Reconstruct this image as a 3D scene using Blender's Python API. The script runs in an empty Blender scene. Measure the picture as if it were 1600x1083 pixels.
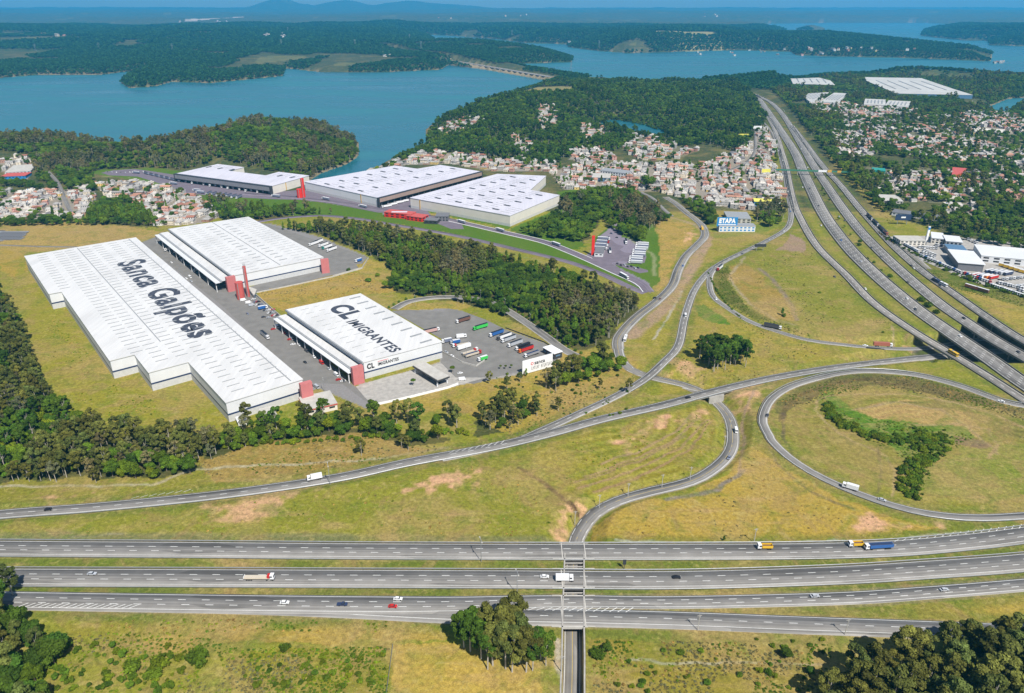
import bpy, math, random, numpy as np
from mathutils import Vector, Matrix
R_ = math.radians
rng = np.random.default_rng(7); random.seed(7)
sc = bpy.context.scene
COL = sc.collection
# ------------------------------------------------------------------ camera, world, sun, exposure
F, HY, CH = 1150.0, 8.0, 270.0
TH = math.atan((541.5-HY)/F); CT, ST = math.cos(TH), math.sin(TH)
cd = bpy.data.cameras.new('camera'); cam = bpy.data.objects.new('camera', cd); COL.objects.link(cam)
cd.sensor_width = 36; cd.lens = 36*F/1600; cd.clip_start = 1; cd.clip_end = 90000
cam.location = (0, 0, CH); cam.rotation_euler = (math.pi/2-TH, 0, 0); sc.camera = cam
SUN_EL, SUN_AZ = 52.0, 152.0     # azimuth clockwise from +Y (away from the camera)
w = bpy.data.worlds.new('World'); sc.world = w; w.use_nodes = True
nt = w.node_tree; bg = nt.nodes['Background']
sky = nt.nodes.new('ShaderNodeTexSky'); sky.sky_type = 'NISHITA'; sky.sun_disc = False
sky.sun_elevation = R_(SUN_EL); sky.sun_rotation = R_(SUN_AZ); sky.altitude = 760; sky.air_density = 1.0; sky.dust_density = 1.0; sky.ozone_density = 1.5
nt.links.new(sky.outputs[0], bg.inputs[0]); bg.inputs[1].default_value = 0.072
sl = bpy.data.lights.new('sun', 'SUN'); sl.energy = 4.7; sl.angle = R_(0.5); sl.color = (1, .955, .88)
so = bpy.data.objects.new('sun', sl); COL.objects.link(so)
sd = Vector((math.sin(R_(SUN_AZ))*math.cos(R_(SUN_EL)), math.cos(R_(SUN_AZ))*math.cos(R_(SUN_EL)), math.sin(R_(SUN_EL))))
so.rotation_euler = sd.to_track_quat('Z', 'Y').to_euler(); so.location = (0, 0, 500)
sc.view_settings.view_transform = 'Standard'; sc.view_settings.look = 'None'; sc.view_settings.gamma = 1
sc.view_settings.use_curve_mapping = False; sc.view_settings.exposure = 0.42
sc.cycles.max_bounces = 5; sc.cycles.diffuse_bounces = 2; sc.cycles.volume_bounces = 2; sc.cycles.transparent_max_bounces = 8
sc.cycles.use_denoising = True
# ------------------------------------------------------------------ unprojection
def P(x, y, z=0.0):
    u = (x-800)/F; v = (541.5-y)/F
    dy = CT+v*ST; dz = -ST+v*CT; t = (z-CH)/dz
    return np.array([u*t, dy*t])
def PP(pts, z=0.0): return np.array([P(p[0], p[1], (p[2] if len(p) > 2 else z)) for p in pts])
def proj(X, Y, Z):
    dz = Z-CH; dep = Y*CT-dz*ST; up = Y*ST+dz*CT
    return 800+F*X/dep, 541.5-F*up/dep
def inside(X, Y, poly):
    r = np.zeros(np.shape(X), bool); n = len(poly)
    x0, y0 = poly.min(0); x1, y1 = poly.max(0)
    m = (X >= x0) & (X <= x1) & (Y >= y0) & (Y <= y1)
    if not m.any(): return r
    xs, ys = X[m], Y[m]; c = np.zeros(xs.shape, bool)
    for i in range(n):
        ax, ay = poly[i]; bx, by = poly[(i+1) % n]
        if ay == by: continue
        k = (ay > ys) != (by > ys)
        c ^= k & (xs < (bx-ax)*(ys-ay)/(by-ay)+ax)
    r[m] = c; return r
def dist_line(X, Y, pts, closed=False):
    d = np.full(np.shape(X), 1e9); s = np.zeros(np.shape(X))
    n = len(pts)
    for i in range(n if closed else n-1):
        a = pts[i]; b = pts[(i+1) % n]; ab = b-a; L = ab@ab+1e-9
        t = np.clip(((X-a[0])*ab[0]+(Y-a[1])*ab[1])/L, 0, 1)
        q = np.hypot(X-a[0]-t*ab[0], Y-a[1]-t*ab[1]); k = q < d
        d[k] = q[k]; s[k] = (i+t)[k]
    return d, s
def vnoise(X, Y, seed=0):
    xi = np.floor(X).astype(np.int64); yi = np.floor(Y).astype(np.int64); fx = X-xi; fy = Y-yi
    fx = fx*fx*(3-2*fx); fy = fy*fy*(3-2*fy)
    def h(a, b):
        n = (a*374761393+b*668265263+seed*974634777) & 0xffffffff
        n = ((n ^ (n >> 13))*1274126177) & 0xffffffff
        return ((n ^ (n >> 16)) & 0xffff)/65535.0
    return (h(xi, yi)*(1-fx)+h(xi+1, yi)*fx)*(1-fy)+(h(xi, yi+1)*(1-fx)+h(xi+1, yi+1)*fx)*fy
def fbm(X, Y, s, o=4, seed=0):
    r = 0; a = .5; t = 0
    for i in range(o): r = r+a*vnoise(X/s+17*i, Y/s-9*i, seed+i); t += a; a *= .5; s /= 2.03
    return r/t
def smooth(x, a, b):
    t = np.clip((x-a)/(b-a), 0, 1); return t*t*(3-2*t)
# ------------------------------------------------------------------ water outlines (photo points carried to the water level)
WZ = -12.0
LAKE = PP([(-700,245),(0,222),(100,215),(180,228),(228,236),(300,212),(400,198),(500,198),(548,207),(562,225),(560,245),(540,258),(500,272),(470,292),(520,292),(575,270),(604,252),(640,234),(667,222),(664,203),(700,174),(760,160),(830,138),(862,126),(800,114),(700,102),(690,109),(600,113),(500,113),(447,107),(443,119),(330,130),(270,128),(245,135),(200,138),(188,130),(197,119),(214,110),(160,117),(60,117),(0,122),(-700,135)], WZ)
LAKE2 = PP([(662,54),(705,56),(773,61),(820,67),(884,69),(888,74),(928,79),(979,83),(1056,81),(1148,78),(1235,81),(1242,86),(1296,88),(1397,90),(1482,93),(1549,96),(1551,84),(1499,79),(1397,69),(1316,63),(1222,61),(1188,57),(1222,56),(1229,47),(1195,37),(1279,36),(1428,35),(1492,38),(1445,46),(1438,56),(1492,62),(1543,64),(1546,71),(1600,72),(2400,76),(2400,132),(1600,125),(1532,123),(1482,120),(1397,114),(1357,118),(1279,120),(1242,125),(1195,121),(1141,125),(1060,129),(1002,128),(920,123),(850,112),(800,100),(894,97),(896,90),(817,77),(726,69),(689,73),(672,58)], WZ)
ISL = PP([(1243,44),(1262,42),(1290,44),(1289,47),(1262,48.5),(1245,48)], WZ)
POND = PP([(1546,167),(1575,155),(1660,148),(1660,160),(1590,165),(1565,182),(1548,173)], WZ)
POND2 = PP([(932,190),(960,187),(1005,195),(1040,206),(1052,213),(1020,213),(985,203),(945,198)], -6)
LAKES = [LAKE, LAKE2, POND, POND2]
# ------------------------------------------------------------------ roads: photo points (x, y, z)
def cat(pts, n=None):
    p = np.array(pts, float); q = np.vstack([2*p[0]-p[1], p, 2*p[-1]-p[-2]]); out = []
    for i in range(1, len(q)-2):
        L = np.linalg.norm((q[i+1]-q[i])[:2]); k = max(2, int(L/7))
        for t in np.arange(k)/k:
            out.append(.5*((2*q[i])+(-q[i-1]+q[i+1])*t+(2*q[i-1]-5*q[i]+4*q[i+1]-q[i+2])*t*t+(-q[i-1]+3*q[i]-3*q[i+1]+q[i+2])*t**3))
    out.append(q[-2]); return np.array(out)
def road3(pts):
    w3 = []
    for p in pts:
        z = p[2] if len(p) > 2 else 0.0
        a = P(p[0], p[1], z); w3.append((a[0], a[1], z))
    return cat(w3)
ROADS = {}
def road(key, name, pts, wd, lanes=2, high=False, shoulder=1.5, mat='asphalt', oneway=True, lab=None, wall=False, edge=True, prof=None):
    c = road3(pts); X0 = P(prof[0][0], 945)[0] if prof else 0; X1 = P(prof[0][1], 945)[0] if prof else 1
    wf = np.ones(len(c)) if not prof else prof[1]+(prof[2]-prof[1])*smooth(c[:, 0], X0, X1)
    ROADS[key] = dict(name=name, c=c, wf=wf, w=wd, lanes=lanes, high=high, sh=shoulder, mat=mat, oneway=oneway, wall=wall, edge=edge)
road('H1', 'highway_carriageway', [(-260,854),(0,857),(300,859),(540,861),(800,862),(1060,862),(1250,861),(1390,857),(1500,848),(1600,836),(1850,800)], 13.2, 3, True, 2.2)
road('H2', 'highway_carriageway', [(-260,900),(0,902),(300,903),(540,904),(800,905),(1060,906),(1300,899),(1450,890),(1600,879),(1850,855)], 13.6, 3, True, 2.2)
road('H3', 'highway_carriageway', [(-260,935),(0,938),(200,941),(540,945),(700,945),(800,942),(900,940),(1060,941),(1310,935),(1450,926),(1600,914),(1850,892)], 10.5, 3, True, 1.6, prof=((560,1000),1.2,.84))
road('H4', 'highway_slip_road', [(150,941.5),(380,946),(520,951),(620,956),(700,960),(800,963),(900,965),(1060,969),(1240,976),(1460,984),(1620,990),(1850,996)], 11.5, 2, True, 2.6)
road('R1', 'ramp_road', [(-260,830),(0,804),(145,793),(300,778),(420,763),(540,744),(640,722),(766,699),(860,677),(940,655),(1040,632),(1110,613),(1200,592,-.5),(1300,575,-2.5),(1400,563,-5.5),(1460,557,-7),(1520,551,-7),(1575,548,-7)], 9.5, 2, True, 1.3)
road('R2', 'ramp_road', [(690,716),(740,706),(800,692),(850,671),(905,646),(960,620),(1005,594),(1038,565),(1060,539),(1070,495),(1084,455),(1104,428),(1127,411),(1161,394),(1202,374),(1229,357),(1236,340),(1235,322),(1231,300),(1227,275),(1221,250),(1217,232)], 7.5, 2, True, .9)
road('R3', 'loop_ramp_road', [(1118,417),(1110,430),(1109,448),(1116,465),(1138,482),(1171,502),(1212,517),(1262,531,-1),(1313,538,-2.5),(1364,543,-4.5),(1431,545,-6.8),(1490,537,-7),(1548,527,-7)], 6.5, 1, False, .8)
road('R4', 'circular_ramp_road', [(1760,655),(1640,643),(1600,634),(1566,627),(1499,603),(1431,586),(1364,580),(1313,583),(1262,595),(1229,607),(1205,624),(1194,644),(1192,661),(1202,681),(1207,690),(1231,713),(1267,737),(1314,760),(1368,781),(1423,797),(1477,806),(1532,809),(1600,806),(1750,795)], 6.6, 1, True, 1)
road('L1', 'underpass_road', [(893,1180,-6.5),(894,1083,-6.5),(895,1040,-6.5),(895,975,-6.5),(896,930,-6.5),(897,880,-6.5),(899,852,-6.4),(908,829,-5.5),(929,803,-3.5),(965,783,-1.5),(1020,767,-.6),(1060,758,-.4),(1096,745,-.6),(1129,721,-1.5),(1144,697,-3),(1144,667,-4.6),(1136,647,-5.6),(1121,630,-6),(1100,614,-6),(1068,601,-5),(1020,590,-3),(985,577,-1.5),(970,560,-.3),(966,545,0)], 8.8, 2, False, 1.1, oneway=False)
road('A1', 'access_road', [(966,545),(966,530),(980,510),(1000,491),(1025,472),(1050,447),(1060,421),(1072,400),(1087,385),(1101,369),(1098,354),(1087,343),(1070,330),(1056,318),(1040,308)], 10.5, 2, False, 1.2, oneway=False)
road('CA', 'highway_collector_road', [(1190,172),(1204,190),(1215,215),(1222,238),(1229,262),(1234,290),(1240,315),(1249,338),(1276,384),(1323,431),(1364,473),(1424,516),(1489,555),(1549,592),(1600,625),(1700,690)], 9.5, 2, True, 1.0, 'concrete_road')
road('CB', 'highway_carriageway', [(1181,148),(1192,163),(1208,186),(1226,213),(1243,240),(1254,266),(1269,299),(1285,331),(1305,361),(1330,392),(1359,421),(1395,453),(1440,489),(1492,525),(1545,561),(1600,600),(1700,665)], 17.5, 5, True, 1.6)
road('CC', 'highway_carriageway', [(1178,147),(1204,160),(1222,178),(1237,201),(1253,228),(1270,257),(1292,290),(1316,325),(1345,362),(1382,400),(1425,439),(1470,476),(1515,507),(1556,533),(1600,558),(1700,615)], 14.5, 4, True, 1.4)
road('CD', 'highway_service_carriageway', [(1237,196),(1249,211),(1262,228),(1275,246),(1292,267),(1312,288),(1340,322),(1368,354),(1400,388),(1441,424),(1487,457),(1532,489),(1572,516),(1600,533),(1700,592)], 10.5, 3, True, 1.2)
road('CE', 'service_road', [(1372,362),(1385,372),(1405,385),(1430,402),(1451,420)], 6, 2, False, .6, oneway=False)
road('FA', 'distant_highway', [(860,120),(800,110),(740,100),(690,92),(640,86),(600,80),(560,74)], 30, 2, False, 3, 'concrete_road', edge=False)
road('P1', 'estate_road', [(1008,458),(985,449),(940,428),(900,413),(860,402),(800,388),(740,374),(680,362),(620,352),(560,342),(500,337),(440,341),(400,347)], 9.5, 2, False, .8, 'violet_asphalt', edge=False)
road('P2', 'estate_driveway', [(1014,456),(1000,442),(960,424),(925,408),(890,393),(850,378),(800,366),(740,352),(690,341),(640,334),(600,328),(540,318),(480,311),(430,306),(380,303)], 12, 2, False, .8, 'violet_asphalt', edge=False)
road('S1', 'yard_loop_road', [(616,483),(640,471),(680,465),(720,465),(760,471),(790,484),(820,503),(850,524),(880,546),(900,556)], 8, 2, False, .6, edge=False, oneway=False)
road('Q1', 'field_track', [(-200,378),(0,383),(60,385),(120,386)], 4, 1, False, .5, edge=False)
road('V1', 'village_street', [(75,268),(90,285),(100,308),(112,335)], 6, 1, False, .5, edge=False)
road('V2', 'village_street', [(1001,300),(1020,310),(1035,325),(1050,338)], 6, 1, False, .5, edge=False)
road('V3', 'village_street', [(1500,318),(1530,330),(1560,338),(1600,344),(1700,352)], 7, 1, False, .5, edge=False)
road('V4', 'highway_feeder_road', [(1150,178),(1170,184),(1190,190),(1203,203),(1212,220)], 6, 1, False, .5, edge=False)
road('V5', 'village_street', [(1180,205),(1178,240),(1150,262),(1100,275),(1030,285),(960,284)], 6, 1, False, .5, edge=False)
LOWS = ['R1', 'R3', 'L1']
# ------------------------------------------------------------------ terrain height
def PH(px, py): return P(px, py)
FLAT = [PP(q) for q in ([(20,395),(200,365),(260,350),(400,335),(590,405),(620,470),(720,460),(900,550),(870,580),(590,640),(350,665),(200,590),(60,460)],[(1380,365),(1480,360),(1720,385),(1720,480),(1600,465),(1500,440)],[(150,262),(300,262),(400,270),(500,262),(620,252),(760,262),(890,268),(890,350),(1010,445),(900,430),(640,345),(480,325),(330,315),(150,285)],[(0,290),(350,290),(350,352),(0,352)],[(1225,115),(1330,115),(1330,140),(1225,140)],[(1340,115),(1520,125),(1520,152),(1340,152)])]
HILLS = [(P(420,222), 330, 190, 34), (P(250,232), 300, 140, 12), (P(60,236), 420, 160, 12), (P(700,205), 160, 240, 24), (P(770,175), 260, 300, 26), (P(860,160), 240, 260, 22),
         (P(1000,150), 330, 300, 22), (P(1080,185), 200, 140, 14), (P(1250,124), 260, 160, 14), (P(1400,120), 420, 180, 26), (P(1600,135), 420, 240, 24), (P(1570,200), 260, 200, 10)]
MOUNT = [(440,27000,1100,470),(475,27500,700,330),(540,27500,1900,400),(640,27500,2600,390),(700,27000,2500,290),(25,21000,700,190),(-300,24000,2500,380),(300,21000,1600,130),(930,24000,1500,170),(1200,25000,4000,170),(1500,24000,3500,150),(1900,24000,4000,200)]
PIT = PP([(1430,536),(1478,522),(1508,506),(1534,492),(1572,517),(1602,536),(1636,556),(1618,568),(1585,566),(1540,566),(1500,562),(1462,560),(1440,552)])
BOWL = PP([(1196,645),(1215,615),(1262,598),(1313,586),(1364,583),(1431,589),(1499,606),(1566,630),(1640,646),(1760,660),(1760,790),(1600,804),(1477,802),(1368,777),(1267,734),(1203,685)])
GUL = np.array([(1290,636),(1300,650),(1320,666),(1350,679),(1385,686),(1420,690),(1450,686),(1470,692),(1448,708),(1436,724),(1428,742),(1420,760),(1425,775)], float); GULW = PP([tuple(q) for q in GUL], -7); MND = P(1425,662,-5)
def height(X, Y, carve=True):
    X = np.asarray(X, float); Y = np.asarray(Y, float)
    h = (fbm(X, Y, 60, 3, 3)-.5)*5.0*smooth(Y, 140, 260)*(1-smooth(Y, 1300, 1700))
    b = inside(X, Y, BOWL)
    if b.any():
        d, _ = dist_line(X[b], Y[b], ROADS['R4']['c'][:, :2]); g, _ = dist_line(X[b], Y[b], GULW); hb = h[b]*.4-5.5*smooth(d, 8, 20)-2.0*smooth(d, 38, 46)+2.5*np.exp(-((X[b]-MND[0])/22)**2-((Y[b]-MND[1])/16)**2); hb = hb-3.2*(1-smooth(g, 4, 12)); h[b] = hb
    for c, sx, sy, a in HILLS: h = h+a*np.exp(-((X-c[0])/sx)**2-((Y-c[1])/sy)**2)
    far = smooth(Y, 2600, 7000)
    rel = np.abs(fbm(X, Y, 1500, 5, 11)-.5)*2
    h = h+far*(fbm(X, Y, 2600, 5, 5)*95+rel*60-10)+smooth(Y, 9000, 22000)*(fbm(X*.5, Y, 3200, 4, 8)*150)
    for mx, my, s, a in MOUNT:
        cx = (mx-800)/F*my*CT
        h = np.maximum(h, a*np.exp(-(np.abs(X-cx)/s)**1.5-((Y-my)/2200)**2)*(.86+.28*fbm(X, Y, 700, 3, 4)))
    for fp in FLAT:
        b = (X > fp[:, 0].min()-50) & (X < fp[:, 0].max()+50) & (Y > fp[:, 1].min()-50) & (Y < fp[:, 1].max()+50)
        if b.any():
            d, _ = dist_line(X[b], Y[b], fp, True); d = np.where(inside(X[b], Y[b], fp), 0, d); h[b] = h[b]*smooth(d, 12, 50)
    # bury under the lakes
    m = (Y > 1000)
    if m.any():
        xs, ys = X[m], Y[m]; d = np.full(xs.shape, 1e9); ins = np.zeros(xs.shape, bool)
        for L in LAKES:
            x0, y0 = L.min(0)-700; x1, y1 = L.max(0)+700
            k = (xs > x0) & (xs < x1) & (ys > y0) & (ys < y1)
            if not k.any(): continue
            dd, _ = dist_line(xs[k], ys[k], L, True); d[k] = np.minimum(d[k], dd); ins[k] |= inside(xs[k], ys[k], L)
        ki = inside(xs, ys, ISL); ins &= ~ki
        di, _ = dist_line(xs, ys, ISL, True); d[ki] = di[ki]
        hm = h[m]; cap = WZ+.3+np.where(ys > 2500, .28, .22)*d
        cap = np.where(d < 160, cap, WZ+.3+.22*160+(d-160)*.16)
        pond = inside(xs, ys, POND2)
        hm = np.where(ins, np.where(pond, -9.0, -20.0), np.minimum(hm, cap)); h[m] = hm
    if carve:
        for k, r in ROADS.items():
            c = r['c']; hw = r['w']/2; ext = 60
            b = (X > c[:, 0].min()-ext) & (X < c[:, 0].max()+ext) & (Y > c[:, 1].min()-ext) & (Y < c[:, 1].max()+ext)
            if not b.any() or k in LOWS: continue
            d, s = dist_line(X[b], Y[b], c[:, :2]); z = np.interp(s, np.arange(len(c)), c[:, 2])-.15-.4*smooth(Y[b], 500, 1500)
            wgt = 1-smooth(d, hw+2.5, hw+22); h[b] = h[b]*(1-wgt)+z*wgt
        for k in LOWS:
            r = ROADS[k]; c = r['c']; hw = r['w']/2
            b = (X > c[:, 0].min()-60) & (X < c[:, 0].max()+60) & (Y > c[:, 1].min()-60) & (Y < c[:, 1].max()+60)
            if not b.any(): continue
            d, s = dist_line(X[b], Y[b], c[:, :2]); z = np.interp(s, np.arange(len(c)), c[:, 2])-.15
            hb = h[b]
            if k == 'L1':
                tun = (Y[b] < 324)
                slope = np.where(tun, 20.0, .55); g = np.where(tun, .3, 1.2)
            else: slope = np.where(X[b] > P(1450, 552)[0], 2.5, .6); g = np.where(X[b] > P(1440, 552)[0], 6.0, 2.0)
            cut = z+np.maximum(0, d-hw-g)*slope
            hb = np.minimum(hb, cut); near = d < hw+g; hb[near] = np.minimum(z, hb)[near] if k != 'L1' else z[near]; h[b] = hb
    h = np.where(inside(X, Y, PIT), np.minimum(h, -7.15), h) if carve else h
    return h
def ground(x, y):
    p = P(x, y, 0)
    for _ in range(3):
        z = float(height(np.array([p[0]]), np.array([p[1]]))[0]); z = max(z, WZ); p = P(x, y, z)
    return np.array([p[0], p[1], z])
# ------------------------------------------------------------------ materials
MATS = {}
def nodes(name):
    m = bpy.data.materials.new(name); m.use_nodes = True; MATS[name] = m
    return m, m.node_tree, m.node_tree.nodes['Principled BSDF']
def N(t, typ, **kw):
    n = t.nodes.new(typ)
    for k, v in kw.items(): setattr(n, k, v)
    return n
def mat(name, col, rough=.7, metal=0, var=.12, scale=.5, bump=0.0, bscale=2., spec=.3, rnd=0.0):
    if name in MATS: return MATS[name]
    m, t, b = nodes(name); b.inputs['Roughness'].default_value = rough; b.inputs['Metallic'].default_value = metal; b.inputs['Specular IOR Level'].default_value = spec
    tc = N(t, 'ShaderNodeTexCoord'); nz = N(t, 'ShaderNodeTexNoise'); nz.inputs['Scale'].default_value = scale; nz.inputs['Detail'].default_value = 6
    t.links.new(tc.outputs['Object'], nz.inputs['Vector'])
    mr = N(t, 'ShaderNodeMapRange'); mr.inputs[1].default_value = .3; mr.inputs[2].default_value = .7; mr.inputs[3].default_value = 1-var; mr.inputs[4].default_value = 1+var
    t.links.new(nz.outputs[0], mr.inputs[0])
    val = mr.outputs[0]
    if rnd:
        oi = N(t, 'ShaderNodeObjectInfo'); m2 = N(t, 'ShaderNodeMapRange'); m2.inputs[3].default_value = 1-rnd; m2.inputs[4].default_value = 1+rnd
        t.links.new(oi.outputs['Random'], m2.inputs[0]); mm = N(t, 'ShaderNodeMath', operation='MULTIPLY'); t.links.new(val, mm.inputs[0]); t.links.new(m2.outputs[0], mm.inputs[1]); val = mm.outputs[0]
    vm = N(t, 'ShaderNodeVectorMath', operation='SCALE'); vm.inputs[0].default_value = col[:3]; t.links.new(val, vm.inputs['Scale']); t.links.new(vm.outputs[0], b.inputs['Base Color'])
    if bump:
        n2 = N(t, 'ShaderNodeTexNoise'); n2.inputs['Scale'].default_value = bscale; t.links.new(tc.outputs['Object'], n2.inputs['Vector'])
        bp = N(t, 'ShaderNodeBump'); bp.inputs['Strength'].default_value = bump; t.links.new(n2.outputs[0], bp.inputs['Height']); t.links.new(bp.outputs[0], b.inputs['Normal'])
    return m
def road_mat(name, col):
    m, t, b = nodes(name); b.inputs['Roughness'].default_value = .9; b.inputs['Specular IOR Level'].default_value = .15
    at = N(t, 'ShaderNodeAttribute', attribute_name='road_uv'); sep = N(t, 'ShaderNodeSeparateXYZ'); t.links.new(at.outputs['Vector'], sep.inputs[0])
    # tyre-darkened wheel paths across, patches along
    mp = N(t, 'ShaderNodeMapping'); mp.inputs['Scale'].default_value = (1.0, .012, 1); t.links.new(at.outputs['Vector'], mp.inputs[0])
    n1 = N(t, 'ShaderNodeTexNoise'); n1.inputs['Scale'].default_value = .8; n1.inputs['Detail'].default_value = 4; t.links.new(mp.outputs[0], n1.inputs['Vector'])
    tc = N(t, 'ShaderNodeTexCoord'); n2 = N(t, 'ShaderNodeTexNoise'); n2.inputs['Scale'].default_value = .12; n2.inputs['Detail'].default_value = 8; t.links.new(tc.outputs['Object'], n2.inputs['Vector'])
    vo = N(t, 'ShaderNodeTexVoronoi'); mp2 = N(t, 'ShaderNodeMapping'); mp2.inputs['Scale'].default_value = (.27, .022, 1); t.links.new(at.outputs['Vector'], mp2.inputs[0]); t.links.new(mp2.outputs[0], vo.inputs['Vector']); vo.inputs['Scale'].default_value = 1
    s3 = N(t, 'ShaderNodeSeparateColor'); t.links.new(vo.outputs['Color'], s3.inputs[0])
    def rngm(o, a, b_, lo, hi):
        k = N(t, 'ShaderNodeMapRange'); k.inputs[1].default_value = a; k.inputs[2].default_value = b_; k.inputs[3].default_value = lo; k.inputs[4].default_value = hi; t.links.new(o, k.inputs[0]); return k.outputs[0]
    sn = N(t, 'ShaderNodeMath', operation='SINE'); sm = N(t, 'ShaderNodeMath', operation='MULTIPLY'); sm.inputs[1].default_value = 6.283/1.8; t.links.new(sep.outputs[0], sm.inputs[0]); t.links.new(sm.outputs[0], sn.inputs[0])
    a = rngm(n1.outputs[0], .35, .65, .80, 1.14); wp = rngm(sn.outputs[0], -1, 1, .93, 1.05); c = rngm(n2.outputs[0], .3, .7, .88, 1.12); e = rngm(s3.outputs[0], .72, .8, 1.0, .74)
    ab = N(t, 'ShaderNodeMath', operation='ABSOLUTE'); t.links.new(sep.outputs[2], ab.inputs[0]); sh_ = rngm(ab.outputs[0], .62, .8, .88, 1.16); ma = N(t, 'ShaderNodeMath', operation='MULTIPLY'); t.links.new(a, ma.inputs[0]); t.links.new(sh_, ma.inputs[1]); a = ma.outputs[0]; m1 = N(t, 'ShaderNodeMath', operation='MULTIPLY'); t.links.new(a, m1.inputs[0]); m0 = N(t, 'ShaderNodeMath', operation='MULTIPLY'); t.links.new(c, m0.inputs[0]); t.links.new(wp, m0.inputs[1]); t.links.new(m0.outputs[0], m1.inputs[1])
    m2 = N(t, 'ShaderNodeMath', operation='MULTIPLY'); t.links.new(m1.outputs[0], m2.inputs[0]); t.links.new(e, m2.inputs[1])
    vm = N(t, 'ShaderNodeVectorMath', operation='SCALE'); vm.inputs[0].default_value = col; t.links.new(m2.outputs[0], vm.inputs['Scale']); t.links.new(vm.outputs[0], b.inputs['Base Color'])
    return m
road_mat('asphalt', (.245,.233,.218)); road_mat('concrete_road', (.30,.28,.255)); road_mat('violet_asphalt', (.20,.17,.205)); road_mat('yard_asphalt', (.235,.225,.21))
mat('marking', (.72,.72,.69), .6, var=.15, scale=1.5)
mat('yellow_marking', (.6,.42,.06), .6)
mat('white_metal', (.67,.675,.68), .45, var=.04, scale=.05)
mat('white_wall', (.66,.665,.67), .6, var=.05, scale=.1)
mat('cream_wall', (.66,.62,.55), .7, var=.05, scale=.1)
mat('lilac_roof', (.62,.61,.67), .55, var=.05, scale=.05)
mat('pale_base', (.52,.52,.51), .7, var=.08)
mat('grey_metal', (.30,.31,.32), .5, var=.1); mat('mid_grey', (.17,.17,.18), .5, var=.1)
mat('dark_metal', (.045,.048,.055), .4); mat('navy_band', (.03,.05,.11), .35); mat('glass_blue', (.10,.19,.30), .12, spec=.6); mat('glass_dark', (.015,.02,.028), .1, spec=.6)
mat('rust_red', (.50,.10,.085), .6, var=.08, scale=.3); mat('bright_red', (.66,.03,.02), .5, var=.04); mat('brown_panel', (.33,.24,.20), .6, var=.08, scale=.2)
mat('dock_dark', (.03,.028,.03), .7); mat('roof_letter', (.055,.06,.08), .6, var=.35, scale=.25); mat('black_paint', (.02,.02,.025), .5); mat('logo_red', (.65,.04,.05), .5)
mat('concrete', (.36,.34,.31), .85, var=.18, scale=.3); mat('concrete_dark', (.2,.19,.17), .9, var=.2, scale=.3); mat('pale_concrete', (.46,.44,.40), .85, var=.12, scale=.2)
mat('rubber', (.02,.02,.02), .8); mat('steel', (.35,.36,.37), .4, .4); mat('green_steel', (.06,.2,.13), .5); mat('yellow_paint', (.70,.46,.04), .45); mat('ochre', (.60,.35,.06), .5)
mat('hedge', (.05,.09,.02), .9, var=.4, scale=2.); mat('blue_sign', (.03,.22,.50), .5); mat('yellow_sign', (.75,.68,.12), .5); mat('sign_white', (.8,.8,.8), .5, var=.02)
for k, c in dict(white=(.78,.78,.78), silver=(.42,.44,.47), black=(.018,.018,.022), red=(.5,.025,.02), blue=(.03,.12,.36), green=(.05,.50,.08), dark_grey=(.07,.07,.08), cream=(.55,.48,.38), orange=(.75,.18,.02), teal=(.03,.30,.24), brown=(.16,.08,.06), yellow=(.72,.44,.03), navy=(.03,.045,.10), pink=(.55,.35,.33), brick=(.36,.12,.08), grey=(.28,.28,.29), bluegrey=(.17,.19,.26)).items():
    mat('paint_'+k, c, .35, var=.04, scale=.5, spec=.5)
def M(n): return MATS[n]
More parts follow.
